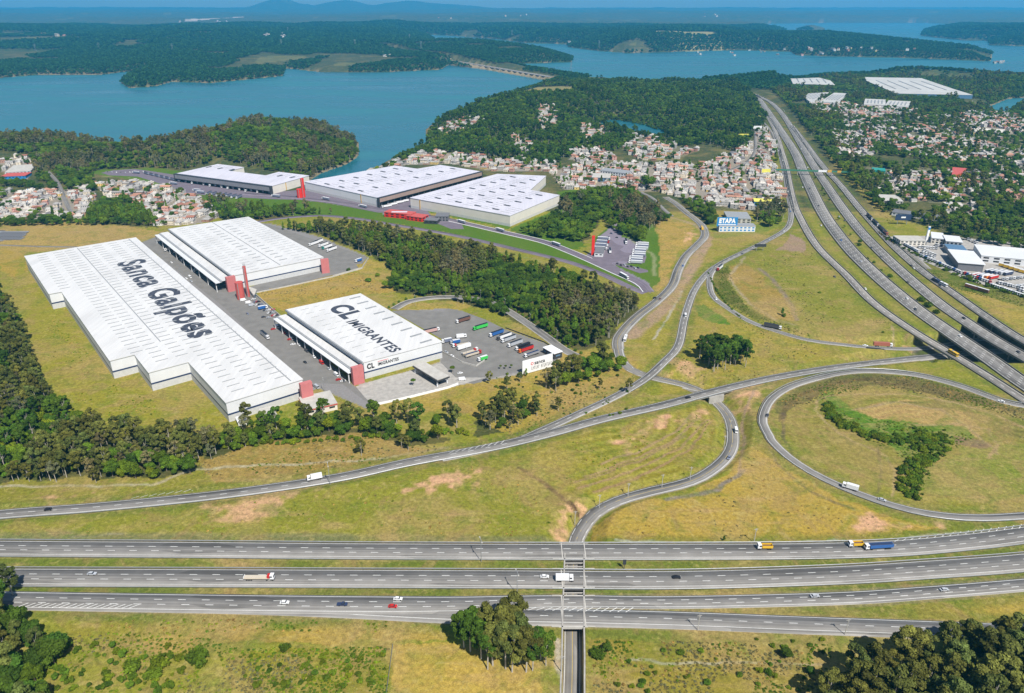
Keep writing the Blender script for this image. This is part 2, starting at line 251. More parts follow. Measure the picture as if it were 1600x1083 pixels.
# ------------------------------------------------------------------ mesh helpers
class MB:
    def __init__(s): s.v = []; s.f = []; s.m = []
    def box(s, x0, y0, z0, x1, y1, z1, m=0, tx=0, ty=0):
        b = len(s.v)
        s.v += [(x0,y0,z0),(x1,y0,z0),(x1,y1,z0),(x0,y1,z0),(x0+tx,y0+ty,z1),(x1-tx,y0+ty,z1),(x1-tx,y1-ty,z1),(x0+tx,y1-ty,z1)]
        for q in ((0,3,2,1),(4,5,6,7),(0,1,5,4),(1,2,6,5),(2,3,7,6),(3,0,4,7)): s.f.append(tuple(b+i for i in q)); s.m.append(m)
        return s
    def prism(s, poly, z0, z1, m=0, mt=None):
        b = len(s.v); n = len(poly)
        ar = sum(poly[i][0]*poly[(i+1) % n][1]-poly[(i+1) % n][0]*poly[i][1] for i in range(n))
        if ar < 0: poly = list(poly)[::-1]
        s.v += [(p[0], p[1], z0) for p in poly]+[(p[0], p[1], z1) for p in poly]
        for i in range(n): j = (i+1) % n; s.f.append((b+i, b+j, b+n+j, b+n+i)); s.m.append(m)
        s.f.append(tuple(range(b+n, b+2*n))); s.m.append(m if mt is None else mt)
        s.f.append(tuple(range(b+n-1, b-1, -1))); s.m.append(m)
        return s
    def cyl(s, x, y, z0, z1, r, n=8, m=0, r1=None, axis='z'):
        b = len(s.v); r1 = r if r1 is None else r1
        for k, (z, rr) in enumerate(((z0, r), (z1, r1))):
            for i in range(n):
                a = 2*math.pi*i/n; c, d = math.cos(a)*rr, math.sin(a)*rr
                s.v.append((x+c, y+d, z) if axis == 'z' else (x+c, z, y+d) if axis == 'y' else (z, x+c, y+d))
        for i in range(n): j = (i+1) % n; s.f.append((b+i, b+j, b+n+j, b+n+i)); s.m.append(m)
        s.f.append(tuple(range(b+n, b+2*n))); s.m.append(m); s.f.append(tuple(range(b+n-1, b-1, -1))); s.m.append(m)
        return s
    def wall(s, a, b_, z0, z1, th=.3, m=0, off=0.0):
        a = np.array(a[:2], float); b_ = np.array(b_[:2], float); d = b_-a; d /= np.linalg.norm(d)+1e-9; n = np.array([-d[1], d[0]])
        q = [a+n*(off-th/2), b_+n*(off-th/2), b_+n*(off+th/2), a+n*(off+th/2)]
        return s.prism([tuple(p) for p in q], z0, z1, m)
    def quad(s, pts, m=0):
        b = len(s.v); s.v += [tuple(p) for p in pts]; s.f.append(tuple(range(b, b+len(pts)))); s.m.append(m); return s
    def mesh(s, name, mats):
        me = bpy.data.meshes.new(name); me.from_pydata(s.v, [], s.f); me.polygons.foreach_set('material_index', s.m)
        for x in ([mats] if isinstance(mats, str) else mats): me.materials.append(M(x))
        me.update(); return me
    def obj(s, name, mats, parent=None, loc=None):
        o = bpy.data.objects.new(name, s.mesh(name, mats)); COL.objects.link(o)
        if parent: o.parent = parent
        if loc is not None: o.location = loc
        return o
def npmesh(name, v, f, mats, idx=None):
    v = np.asarray(v, np.float32); f = np.asarray(f, np.int32); k = f.shape[1]
    me = bpy.data.meshes.new(name); me.vertices.add(len(v)); me.vertices.foreach_set('co', v.ravel())
    me.loops.add(f.size); me.loops.foreach_set('vertex_index', f.ravel())
    me.polygons.add(len(f)); me.polygons.foreach_set('loop_start', np.arange(0, f.size, k, dtype=np.int32))
    if idx is not None: me.polygons.foreach_set('material_index', np.asarray(idx, np.int32))
    for m in mats: me.materials.append(m)
    me.update(calc_edges=True); return me
def tag(o, label=None, cat=None, group=None, kind=None):
    if label: o['label'] = label
    if cat: o['category'] = cat
    if group: o['group'] = group
    if kind: o['kind'] = kind
    return o
def struct(o): o['kind'] = 'structure'; return o
def thing(name, label, cat, loc=(0,0,0), rz=0, group=None):
    o = bpy.data.objects.new(name, None); COL.objects.link(o); o.location = loc; o.rotation_euler = (0, 0, rz); o.empty_display_size = .5
    return tag(o, label, cat, group)
KIDS = {}
def freeze(root):
    def walk(o): return [(c, walk(c)) for c in o.children]
    KIDS[root.name] = walk(root); return root
def dup(root, loc, rz=0, label=None, group=None, paint=None, scale=None):
    def rec(o, kids, par):
        c = o.copy(); COL.objects.link(c)
        if par is not None: c.parent = par
        for k, kk in kids: rec(k, kk, c)
        return c
    fresh = root.get('used') is None
    r = root if fresh else rec(root, KIDS[root.name], None)
    if fresh: root['used'] = 1
    r.location = loc; r.rotation_euler = (0, 0, rz)
    if scale: r.scale = (scale,)*3 if np.isscalar(scale) else scale
    if label: r['label'] = label
    if group: r['group'] = group
    elif 'group' in r and group == '': del r['group']
    if paint:
        obs = [r]+list(r.children)
        for o in obs:
            nm = o.name.split('.')[0]
            if nm in paint and o.type == 'MESH':
                o.material_slots[0].link = 'OBJECT'; o.material_slots[0].material = M('paint_'+paint[nm])
    return r
def cleanup():
    for o in list(COL.objects):
        if 'used' in o: del o['used']
# ------------------------------------------------------------------ terrain sheet
def poly_cover(): pass
FOREST = dict(
 west=[(-300,430),(-20,440),(20,480),(35,520),(55,565),(70,612),(120,655),(200,683),(330,690),(420,672),(520,664),(600,672),(690,685),(700,692),(640,694),(560,678),(440,690),(380,702),(330,724),(290,744),(230,752),(140,755),(0,752),(-300,745)],
 bank=[(745,655),(770,640),(830,630),(850,650),(800,674),(750,682)],
 bank2=[(850,606),(900,572),(960,562),(975,578),(900,602),(860,618)],
 middle=[(440,359),(500,356),(560,361),(620,371),(740,397),(800,411),(860,425),(940,452),(990,474),(1000,486),(966,512),(950,530),(920,545),(890,543),(830,513),(760,483),(700,470),(640,460),(600,452),(618,428),(600,410),(560,392),(500,367)],
 strip=[(262,298),(300,314),(345,322),(400,329),(470,330),(540,337),(500,336),(430,340),(392,346),(352,344),(300,318)],
 gap=[(-300,350),(0,350),(60,346),(128,345),(160,318),(195,312),(238,340),(252,355),(180,352),(60,353),(-300,364)],
 headland=[(-600,240),(0,224),(100,217),(180,230),(228,238),(300,214),(400,200),(500,200),(548,209),(560,226),(558,245),(530,262),(485,280),(430,268),(340,256),(280,266),(240,262),(150,266),(120,292),(60,285),(50,252),(0,247),(-600,300)],
 headland2=[(-400,268),(0,285),(60,292),(150,280),(150,300),(100,300),(0,292),(-400,300)],
 peninsula=[(575,272),(604,254),(640,236),(668,224),(664,206),(700,178),(760,162),(830,140),(865,128),(920,126),(1060,130),(1150,130),(1178,152),(1198,190),(1180,215),(1150,238),(1100,225),(1050,235),(1000,215),(960,238),(900,240),(860,262),(800,255),(700,248),(650,246)],
 slope=[(880,312),(940,296),(990,303),(1020,325),(1045,345),(1020,357),(1000,380),(960,363),(940,342),(915,380),(850,372),(800,366),(870,338)],
 etapa=[(1060,310),(1110,325),(1120,350),(1105,352),(1070,330)], etapa2=[(1185,325),(1222,318),(1226,345),(1200,358),(1178,345)],
 right=[(1203,141),(1235,132),(1300,120),(1400,117),(1500,122),(1640,128),(2300,140),(2300,430),(1640,405),(1560,384),(1500,374),(1440,350),(1400,345),(1375,330),(1350,306),(1326,283),(1288,238),(1254,196),(1232,168)],
 se=[(1285,1200),(1290,1072),(1350,1050),(1440,1035),(1500,1012),(1600,1000),(1900,1000),(1900,1200)],
 sw=[(-300,985),(-10,960),(15,965),(60,1000),(105,1030),(70,1055),(60,1083),(80,1180),(-300,1180)],
 grove=[(1088,558),(1120,548),(1165,552),(1168,575),(1115,582)],
 
)
VILL = dict(
 west_a=[(-60,298),(0,300),(60,300),(140,292),(148,312),(128,340),(60,344),(0,344),(-60,344)],
 west_b=[(146,288),(200,285),(240,288),(290,302),(335,325),(352,338),(300,352),(248,352),(225,335),(200,312),(165,305)],
 shore=[(565,268),(620,250),(680,244),(760,250),(870,258),(870,268),(780,268),(700,256),(640,258)],
 central=[(858,268),(930,252),(1000,258),(1070,256),(1130,262),(1180,258),(1222,262),(1222,322),(1160,330),(1100,318),(1030,300),(940,296),(880,296)],
 ridge=[(1168,225),(1195,198),(1212,215),(1222,260),(1150,266),(1100,258),(1150,240)],
 middle=[(985,215),(1030,210),(1060,228),(1090,235),(1050,252),(1000,250),(975,235)],
 hill=[(842,180),(868,178),(872,202),(848,212),(838,200)], hill2=[(800,218),(830,225),(838,240),(815,246),(798,236)], hill3=[(685,196),(740,190),(760,205),(720,215),(680,210)],
 hill4=[(905,200),(940,196),(948,212),(915,225)], hill5=[(900,232),(950,230),(960,250),(920,256),(890,250)],
 north=[(1262,162),(1290,158),(1380,168),(1440,172),(1420,186),(1340,182),(1290,180),(1268,176)],
 east=[(1310,186),(1400,180),(1500,185),(1600,195),(1760,200),(1760,290),(1600,272),(1540,262),(1460,250),(1400,235),(1330,215)],
 east2=[(1300,205),(1350,210),(1370,240),(1345,255),(1310,245)], east3=[(1370,272),(1440,262),(1530,270),(1530,310),(1460,318),(1400,312),(1372,300)],
 east4=[(1500,180),(1570,176),(1620,190),(1620,215),(1550,212),(1500,205)], east5=[(1345,262),(1420,258),(1470,268),(1480,318),(1420,318),(1370,300)], east6=[(1385,212),(1600,222),(1720,300),(1620,330),(1540,300),(1540,262),(1400,240)], near=[(1455,325),(1520,315),(1530,335),(1490,345)],
 farm=[(2,255),(40,253),(58,262),(40,282),(8,280)],
)
PAINT = []   # (polygon px, colour, grassiness, softness m)
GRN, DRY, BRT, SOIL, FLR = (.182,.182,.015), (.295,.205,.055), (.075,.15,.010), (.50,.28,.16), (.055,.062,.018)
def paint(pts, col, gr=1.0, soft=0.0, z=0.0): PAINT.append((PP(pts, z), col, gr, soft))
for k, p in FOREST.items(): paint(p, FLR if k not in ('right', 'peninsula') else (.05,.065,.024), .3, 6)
paint([(810,150),(835,141),(880,140),(896,150),(895,163),(850,165),(820,160)], (.20,.18,.07), 1, 8)
for k, p in VILL.items(): paint(p, (.24,.21,.175) if k not in ('east', 'east3', 'middle', 'east5', 'east6') else (.13,.13,.08), .25, 6)
# open land
paint([(-200,372),(0,352),(100,347),(200,352),(255,362),(240,372),(205,376),(35,398),(40,420),(0,410),(-200,420)], DRY, 1, 5)
paint([(0,385),(35,396),(80,465),(100,490),(0,420),(-60,400)], (0.276,0.195,0.028), 1, 8)
paint([(-300,372),(0,360),(46,362),(30,373),(0,377),(-300,395)], (.10,.10,.11), 0, 1)
paint([(30,400),(80,470),(180,575),(240,605),(345,655),(352,668),(200,668),(120,640),(70,600),(50,520),(25,450)], (0.207,0.189,0.017), 1, 8)
paint([(0,752),(290,742),(420,700),(560,690),(700,700),(600,728),(420,757),(200,780),(0,795),(-300,800),(-300,760)], (0.179,0.169,0.019), 1, 6)
paint([(300,722),(420,690),(560,678),(640,694),(700,700),(560,732),(420,752),(330,752)], (0.235,0.163,0.037), 1, 6)
paint([(0,822),(300,790),(540,758),(766,712),(900,685),(1000,655),(1110,625),(1128,655),(1130,700),(1060,750),(960,772),(900,810),(885,846),(0,842)], (0.179,0.176,0.017), 1, 6)
paint([(830,690),(1000,650),(1110,628),(1124,660),(1118,700),(1060,742),(960,768),(880,790),(860,760)], (0.214,0.189,0.020), 1, 8)
paint([(920,846),(935,812),(970,792),(1070,770),(1130,738),(1160,700),(1185,690),(1220,725),(1300,775),(1400,812),(1480,826),(1400,842),(1100,848)], (0.310,0.215,0.031), 1, 6)
paint([(1150,690),(1170,640),(1190,600),(1180,660),(1200,700),(1230,735),(1180,700)], (0.193,0.169,0.022), 1, 5)
paint([(1215,640),(1260,605),(1360,590),(1480,610),(1600,650),(1700,700),(1700,790),(1540,800),(1400,780),(1280,735),(1225,690)], (.19,.165,.03), 1, 3, -6)
paint([(1212,632),(1262,600),(1313,590),(1364,588),(1431,594),(1499,611),(1566,636),(1700,664),(1700,700),(1600,668),(1499,634),(1431,616),(1364,608),(1300,614),(1240,640),(1215,665)], (.105,.085,.03), .5, 3, -3)
paint([(1320,655),(1360,640),(1440,634),(1500,652),(1540,690),(1500,706),(1400,688),(1340,676)], (.31,.21,.07), 1, 3, -5.5)
paint([(1400,640),(1500,655),(1560,690),(1600,700),(1600,660),(1500,635)], (.15,.135,.03), 1, 3, -6)
paint([(1278,630),(1296,626),(1320,650),(1360,668),(1440,678),(1500,680),(1525,700),(1470,715),(1440,778),(1405,778),(1412,735),(1380,706),(1310,675)], BRT, 1, 3, -8)
paint([(1490,690),(1540,700),(1560,725),(1540,735),(1530,712),(1490,705)], (.14,.10,.06), 1, 2, -5)
paint([(1380,775),(1460,740),(1500,715),(1600,705),(1600,792),(1500,794)], (.15,.175,.02), 1, 4, -6)
paint([(1120,470),(1110,440),(1125,420),(1160,398),(1240,365),(1270,385),(1330,440),(1400,505),(1430,535),(1360,535),(1260,522),(1180,495)], (0.172,0.169,0.019), 1, 6)
paint([(1150,410),(1175,420),(1230,470),(1245,500),(1200,500),(1160,470),(1142,440)], (0.248,0.169,0.034), 1, 6)
paint([(1120,420),(1140,415),(1140,445),(1165,480),(1210,502),(1180,500),(1130,470),(1112,445)], (0.076,0.091,0.012), .6, 2)
paint([(1238,365),(1262,380),(1255,395),(1215,390)], (.25,.17,.12), .4, 4)
paint([(1090,470),(1110,470),(1140,495),(1200,520),(1300,548),(1420,556),(1300,568),(1180,592),(1060,622),(1020,630),(1040,590),(1065,545),(1080,500)], (0.235,0.195,0.025), 1, 6)
paint([(1085,478),(1100,476),(1135,498),(1140,508),(1110,505),(1090,495)], BRT, .6, 2)
paint([(1020,330),(1050,345),(1085,350),(1080,380),(1055,400),(1042,440),(1025,455),(1030,400),(1028,370)], (0.304,0.208,0.043), 1, 4)
paint([(1110,370),(1180,355),(1220,348),(1180,378),(1120,400),(1090,420),(1075,450),(1070,490),(1050,540),(1000,580),(985,560),(1000,515),(1050,470),(1080,410)], (0.221,0.189,0.025), 1, 5)
paint([(1110,350),(1180,345),(1222,330),(1228,350),(1180,368),(1115,372)], (0.138,0.169,0.019), 1, 4)
paint([(1225,200),(1212,200),(1205,240),(1225,330),(1232,345),(1230,290)], (0.179,0.169,0.019), 1, 3)
paint([(1170,165),(1200,165),(1205,185),(1160,185)], (0.166,0.182,0.025), 1, 6)
paint([(1300,235),(1345,285),(1400,345),(1390,350),(1330,290),(1290,240)], (0.207,0.182,0.025), 1, 3)
paint([(1390,380),(1480,440),(1600,470),(1700,480),(1700,560),(1600,520),(1500,455),(1440,410)], (0.262,0.202,0.034), 1, 5)
paint([(1380,370),(1440,400),(1520,440),(1600,460),(1700,470),(1700,490),(1600,480),(1500,452),(1430,415)], (0.083,0.111,0.012), .6, 3)
paint([(560,555),(600,562),(560,575)], GRN, 1, 2)
paint([(400,450),(500,425),(560,425),(600,440),(620,455),(565,462),(440,488),(415,470)], (0.297,0.202,0.037), 1, 5)
paint([(560,400),(600,412),(608,430),(590,440),(560,425),(545,410)], (0.276,0.208,0.037), 1, 4)
paint([(640,474),(700,470),(740,478),(700,490),(660,490),(625,484)], (0.276,0.208,0.037), 1, 3)
paint([(590,600),(700,590),(880,545),(990,555),(1000,585),(900,640),(800,682),(745,655),(700,640),(600,650)], (0.276,0.202,0.032), 1, 5)
paint([(860,612),(980,580),(1000,595),(880,655),(830,668)], (0.276,0.189,0.043), 1, 5)
# new estate lawns
LAWN = (.065,.13,.008)
for p in ([(560,325),(640,336),(690,343),(740,354),(800,368),(850,380),(890,395),(925,410),(960,426),(1000,446),(1008,457),(985,447),(940,426),(900,411),(860,400),(800,386),(740,372),(680,360),(620,350),(560,340),(480,336),(430,336),(400,330),(330,316),(300,306),(400,316),(480,322)], [(560,331),(640,335),(660,345),(720,352),(700,362),(640,350),(600,340),(540,332)], [(797,357),(874,326),(910,330),(905,390),(880,388),(830,372)], [(640,312),(660,320),(720,330),(797,342),(797,358),(690,336),(640,325)], [(700,352),(850,388),(1000,446),(1008,456),(960,432),(860,402),(740,374)], [(135,270),(160,265),(240,262),(285,268),(280,275),(200,272),(250,282),(330,300),(400,306),(480,313),(600,330),(560,331),(400,318),(290,302),(200,280)],
          [(640,342),(700,348),(800,370),(860,385),(920,410),(1000,446),(1008,454),(940,424),(860,398),(740,370),(640,350)],
          [(797,360),(878,325),(895,345),(915,385),(890,390),(850,374)], [(870,300),(905,295),(900,310),(880,310)],
          [(925,375),(960,350),(985,345),(1020,350),(1030,380),(1030,440),(1015,452),(960,418),(940,405)]): paint(p, LAWN, .12, 2)
# bare soil
for p in ([(330,795),(400,772),(470,765),(500,758),(440,795),(385,810),(350,805)], [(635,765),(690,745),(750,735),(740,752),(660,766)], [(60,778),(140,772),(100,782)],
          [(870,800),(900,790),(895,830),(880,842),(862,835)], [(1330,800),(1390,815),(1470,822),(1400,830),(1340,825)], [(1135,610),(1190,595),(1205,600),(1160,640),(1140,625)],
          [(960,690),(1040,650),(1110,645),(1100,655),(1020,672),(975,700)],[(1055,560),(1100,575),(1080,590),(1050,580)], [(1070,360),(1090,365),(1080,380)],[(1418,528),(1424,520),(1432,535),(1424,540)],
          [(880,790),(905,780),(902,795),(885,805)]): paint(p, SOIL, .35, 9 if p[0][1] > 600 else 5)
# foreground
paint([(-300,960),(600,965),(870,975),(870,1200),(-300,1200)], (0.193,0.189,0.019), 1, 4)
paint([(225,1000),(300,985),(600,975),(705,985),(705,1005),(600,1008),(400,1005),(260,1022)], (0.304,0.215,0.037), 1, 5)
paint([(612,1010),(705,1005),(845,1040),(845,1200),(605,1200)], (0.345,0.240,0.040), 1, 1.5)
paint([(100,970),(600,975),(300,985),(225,1000),(120,1000)], (0.207,0.182,0.022), 1, 4)
paint([(375,1020),(612,1008),(603,1200),(372,1200)], (0.179,0.169,0.011), 1, 1.5)
paint([(925,985),(1300,1000),(1290,1200),(925,1200)], (0.207,0.169,0.022), 1, 5)
paint([(925,985),(1450,1000),(1440,1012),(1000,1002),(925,1000)], (0.152,0.156,0.019), 1, 2)
paint([(1200,962),(1600,930),(1800,925),(1800,975),(1500,975)], (0.290,0.215,0.034), 1, 3)
# paved yards
YARD = (.21,.20,.195)
paint([(223,378),(262,365),(352,432),(392,450),(410,470),(440,495),(550,600),(580,625),(575,640),(500,608),(470,612)], YARD, 0, .8)
paint([(375,345),(425,350),(500,370),(575,402),(560,412),(545,420),(513,428),(400,455),(392,448),(505,408)], YARD, 0, .8)
paint([(560,601),(610,588),(700,562),(870,540),(880,548),(875,560),(830,582),(720,602),(640,622),(590,632),(568,620)], (.28,.26,.235), 0, .8)
paint([(640,486),(690,482),(720,485),(790,515),(850,535),(876,552),(860,575),(780,588),(712,590),(688,565),(692,528)], YARD, 0, .8)
paint([(160,268),(200,265),(290,280),(420,305),(480,298),(595,315),(630,325),(600,332),(500,315),(400,305),(330,300),(250,280),(200,272)], (.2,.175,.215), 0, 1)
paint([(590,322),(640,312),(660,333),(600,335)], (.2,.175,.215), 0, 1)
paint([(915,402),(935,372),(960,350),(978,350),(970,372),(1010,380),(1014,385),(1005,410),(960,415),(1012,440),(1018,458)], (.2,.175,.215), 0, 1)
paint([(1388,372),(1470,370),(1560,380),(1700,395),(1700,475),(1600,460),(1520,440),(1440,405)], (.27,.23,.20), 0, 2)
TRACKS = [([(1272,640),(1274,628),(1290,621),(1340,616),(1420,617),(1500,631),(1560,650),(1610,672)], .8, (.33,.23,.12)), ([(1272,640),(1290,660),(1335,690),(1385,712),(1400,740),(1395,775)], .6, (.30,.22,.11)), ([(1430,664),(1500,662),(1545,672),(1560,695),(1545,715)], 1.0, (.32,.22,.11)), ([(1225,645),(1222,680),(1240,715)], .7, (.08,.06,.04)), ([(1370,700),(1376,735),(1368,768)], .6, (.10,.09,.04)), ([(1152,740),(1165,690),(1160,650),(1180,610),(1210,595)], .8, (.30,.20,.13)), ([(1188,650),(1210,720),(1260,765),(1330,795)], .7, (.13,.10,.05)), ([(810,733),(850,757),(905,795)], 1.5, (.05,.03,.02)), ([(862,121),(800,111),(740,101),(690,94),(640,88),(600,82)], 26, (.34,.26,.17)), ([(905,765),(990,735),(1060,700),(1105,655)], .7, (.27,.17,.09)), ([(915,745),(980,722),(1050,690),(1090,655)], .7, (.26,.17,.09)), ([(940,725),(1000,705),(1060,672),(1080,650)], .8, (.27,.18,.10)), ([(1330,640),(1400,628),(1470,640),(1530,680),(1560,710)], .9, (.26,.19,.1)), ([(1430,537),(1425,548),(1470,562)], 1.5, (.12,.1,.08)), ([(810,733),(850,757),(905,795)], .8, (.06,.035,.02)), ([(0,760),(140,760),(240,757),(300,735),(420,727),(560,722),(620,712),(700,700)], .9, (.33,.30,.2)), ([(930,768),(1010,740),(1080,700),(1110,660)], .8, (.25,.15,.08)), ([(900,755),(1000,720),(1070,680)], .8, (.22,.15,.07)),
 ([(1165,400),(1142,430),(1145,445),(1170,475),(1210,500),(1240,510)], 1.2, (.30,.24,.16)), ([(1185,420),(1210,440),(1235,475),(1245,500)], 2.2, (.17,.13,.12)), ([(0,842),(120,840),(190,836)], .5, (.5,.5,.42)),
 ([(1206,640),(1222,610),(1300,590)], .5, (.2,.15,.08)), ([(1222,645),(1226,690),(1240,715)], .7, (.09,.07,.04)), ([(1160,735),(1120,765),(1040,780)], 1.6, (.15,.13,.12)), ([(1395,510),(1400,540)], .6, (.3,.22,.14)),
 ([(1050,340),(1085,350),(1100,362),(1110,372),(1100,392)], 3.4, (.3,.22,.14)), ([(1105,372),(1092,400),(1070,440),(1040,480),(1010,505),(985,525)], 7.2, (.3,.2,.14)), ([(0,845),(500,849),(880,851)], 7.0, (.2,.17,.1)), ([(960,845),(1100,850),(1390,845),(1600,822)], .8, (.5,.5,.45)), ([(1067,455),(1040,500),(1020,530)], .8, (.33,.3,.24)),
 ([(985,1030),(1100,1035),(1290,1038)], .4, (.32,.3,.22)), ([(880,1083),(872,1040),(868,1000)], 1.2, (.4,.36,.3)), ([(700,382),(760,390),(830,404),(880,420)], 1.0, (.16,.2,.07)), ([(160,276),(200,277),(250,288),(330,303)], 1.2, (.16,.2,.07)), ([(990,355),(985,372),(1005,390),(1022,398),(1022,430)], 2.0, (.2,.22,.1))]
RING = PP([(1215,640),(1260,605),(1360,590),(1480,610),(1600,650),(1700,700),(1700,790),(1540,800),(1400,780),(1280,735),(1225,690)]); TRI = PP([(920,846),(935,812),(970,792),(1070,770),(1130,738),(1160,700),(1185,690),(1220,725),(1300,775),(1400,812),(1480,826),(1400,842),(1100,848)]); MOW = PP([(830,690),(1000,650),(1110,628),(1124,660),(1118,700),(1060,742),(960,768),(880,790),(860,760)])
def build_terrain():
    PAINT.append((PIT, (.045,.042,.038), 0, 0))  # pit floor darkened in its colour to deepen the shade under the decks
    ys = np.concatenate([np.arange(1130, 700, -2.0), np.arange(700, 330, -1.75), np.arange(330, 60, -1.5), np.arange(60, 26, -.9), np.arange(26, 15.5, -.3)])
    Yr = np.array([P(800, y)[1] for y in ys]); Yr = np.concatenate([[-600, -250, -60, 40, 90, 120], Yr, [29500]])
    us = np.concatenate([[-1700,-1300,-1000,-800,-600,-450,-330,-240,-170,-110,-70,-40,-20], np.arange(0, 1601, 2.4), [1620,1640,1670,1710,1770,1840,1930,2050,2200,2400,2600,2900,3300]])
    U, V = np.meshgrid((us-800)/F, Yr); X = U*(np.abs(V)*CT+CH*ST+30); Y = V.copy()
    sh = X.shape; X = X.ravel(); Y = Y.ravel()
    Z = height(X, Y)
    col = np.zeros((len(X), 3)); gr = np.ones(len(X))
    near = Y < P(0, 330)[1]
    col[:] = np.where(near[:, None], np.array(GRN), np.array((.045,.062,.025))); gr[~near] = .5
    jx = (fbm(X, Y, 14, 3, 21)-.5); jy = (fbm(X, Y, 14, 3, 31)-.5)
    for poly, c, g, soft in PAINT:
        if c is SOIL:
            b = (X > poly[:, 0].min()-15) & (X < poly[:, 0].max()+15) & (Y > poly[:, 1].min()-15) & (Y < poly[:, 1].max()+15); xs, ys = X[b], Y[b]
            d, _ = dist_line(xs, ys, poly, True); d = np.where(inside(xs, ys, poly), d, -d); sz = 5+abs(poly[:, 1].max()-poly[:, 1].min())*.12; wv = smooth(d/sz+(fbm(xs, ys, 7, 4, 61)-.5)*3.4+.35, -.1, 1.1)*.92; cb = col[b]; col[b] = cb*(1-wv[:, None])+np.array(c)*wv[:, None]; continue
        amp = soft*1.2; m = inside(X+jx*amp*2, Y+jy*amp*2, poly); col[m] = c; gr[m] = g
    # fields and clearings among the far woods
    f = (Y > 2600); n = fbm(X, Y*.8, 420, 3, 77); k = f & (n > .80); col[k] = (.10,.11,.04)
    k = f & (n < .36); col[k] = (.03,.06,.022); gr[f] = .3
    for poly_, c_, per, rds in ((RING, (.02,.02,.004), 7.5, 'R4'), (MOW, (.03,.03,.006), 8.0, 'L1')):
        b = inside(X, Y, poly_); d, _ = dist_line(X[b], Y[b], ROADS[rds]['c'][:, :2]); wv = np.sin(d*6.283/per+(fbm(X[b], Y[b], 40, 3, 2)-.5)*3)*fbm(X[b], Y[b], 30, 3, 41); cb = col[b]; col[b] = np.maximum(cb+np.array(c_)*wv[:, None]*2.0, .005)
    for px, py, sx, sy, c in ((1062,68,45,9,(.24,.22,.1)), (440,57,24,3,(.42,.36,.3)), (340,36,14,2.5,(.5,.42,.36)), (440,82,20,2.5,(.26,.2,.12)), (385,47,7,1.5,(.45,.4,.35)), (1405,145,60,7,(.22,.18,.11)), (1330,130,30,4,(.24,.18,.12))):
        a = P(px, py); b = P(px+sx, py); c0 = P(px, py-sy); m = ((X-a[0])/(b[0]-a[0]))**2+((Y-a[1])/(c0[1]-a[1]))**2+ (fbm(X, Y, 60, 2, 5)-.5)*1.2 < 1; col[m] = c; gr[m] = .3
    for pts, wd, c in TRACKS:
        p = PP(pts); b = (X > p[:, 0].min()-20) & (X < p[:, 0].max()+20) & (Y > p[:, 1].min()-20) & (Y < p[:, 1].max()+20)
        d, _ = dist_line(X[b]+jx[b]*5, Y[b]+jy[b]*5, p); wv = (1-smooth(d, wd*.6, wd*1.3+.6))*.85; cb = col[b]; col[b] = cb*(1-wv[:, None])+np.array(c)*wv[:, None]
    # shore sand, cut faces
    for L in LAKES:
        b = (X > L[:, 0].min()-30) & (X < L[:, 0].max()+30) & (Y > L[:, 1].min()-30) & (Y < L[:, 1].max()+30)
        d, _ = dist_line(X[b], Y[b], L, True); k = d < 9; cb = col[b]; cb[k] = (.17,.14,.085); col[b] = cb
    for k_ in ROADS:
        if k_ in ('Q1', 'V1', 'V2', 'V3', 'V4', 'V5', 'P1', 'P2', 'S1', 'FA'): continue
        r = ROADS[k_]; c = r['c']; hw = r['w']/2
        b = (X > c[:, 0].min()-20) & (X < c[:, 0].max()+20) & (Y > c[:, 1].min()-20) & (Y < c[:, 1].max()+20)
        d, s = dist_line(X[b], Y[b], c[:, :2]); e = d-hw
        wv = (1-smooth(e, .5, 1.6))*.6; cb = col[b]; cb = cb*(1-wv[:, None])+np.array((.17,.14,.09))*wv[:, None]
        wg = smooth(e, .8, 1.6)*(1-smooth(e, 4, 9))*.55*(r['high']); cb = cb*(1-wg[:, None])+np.array((.085,.115,.018))*wg[:, None]; col[b] = cb
    ny, nx = sh; i = np.arange(ny*nx).reshape(ny, nx)
    q = np.stack([i[:-1, :-1], i[:-1, 1:], i[1:, 1:], i[1:, :-1]], -1).reshape(-1, 4)
    me = npmesh('terrain', np.stack([X, Y, Z], 1), q, [terrain_mat()])
    a = me.attributes.new('cover', 'FLOAT_COLOR', 'POINT'); a.data.foreach_set('color', np.concatenate([col, np.ones((len(X), 1))], 1).astype(np.float32).ravel())
    a = me.attributes.new('grassy', 'FLOAT', 'POINT'); a.data.foreach_set('value', gr.astype(np.float32))
    me.polygons.foreach_set('use_smooth', np.ones(len(q), bool))
    o = bpy.data.objects.new('terrain', me); COL.objects.link(o); struct(o)
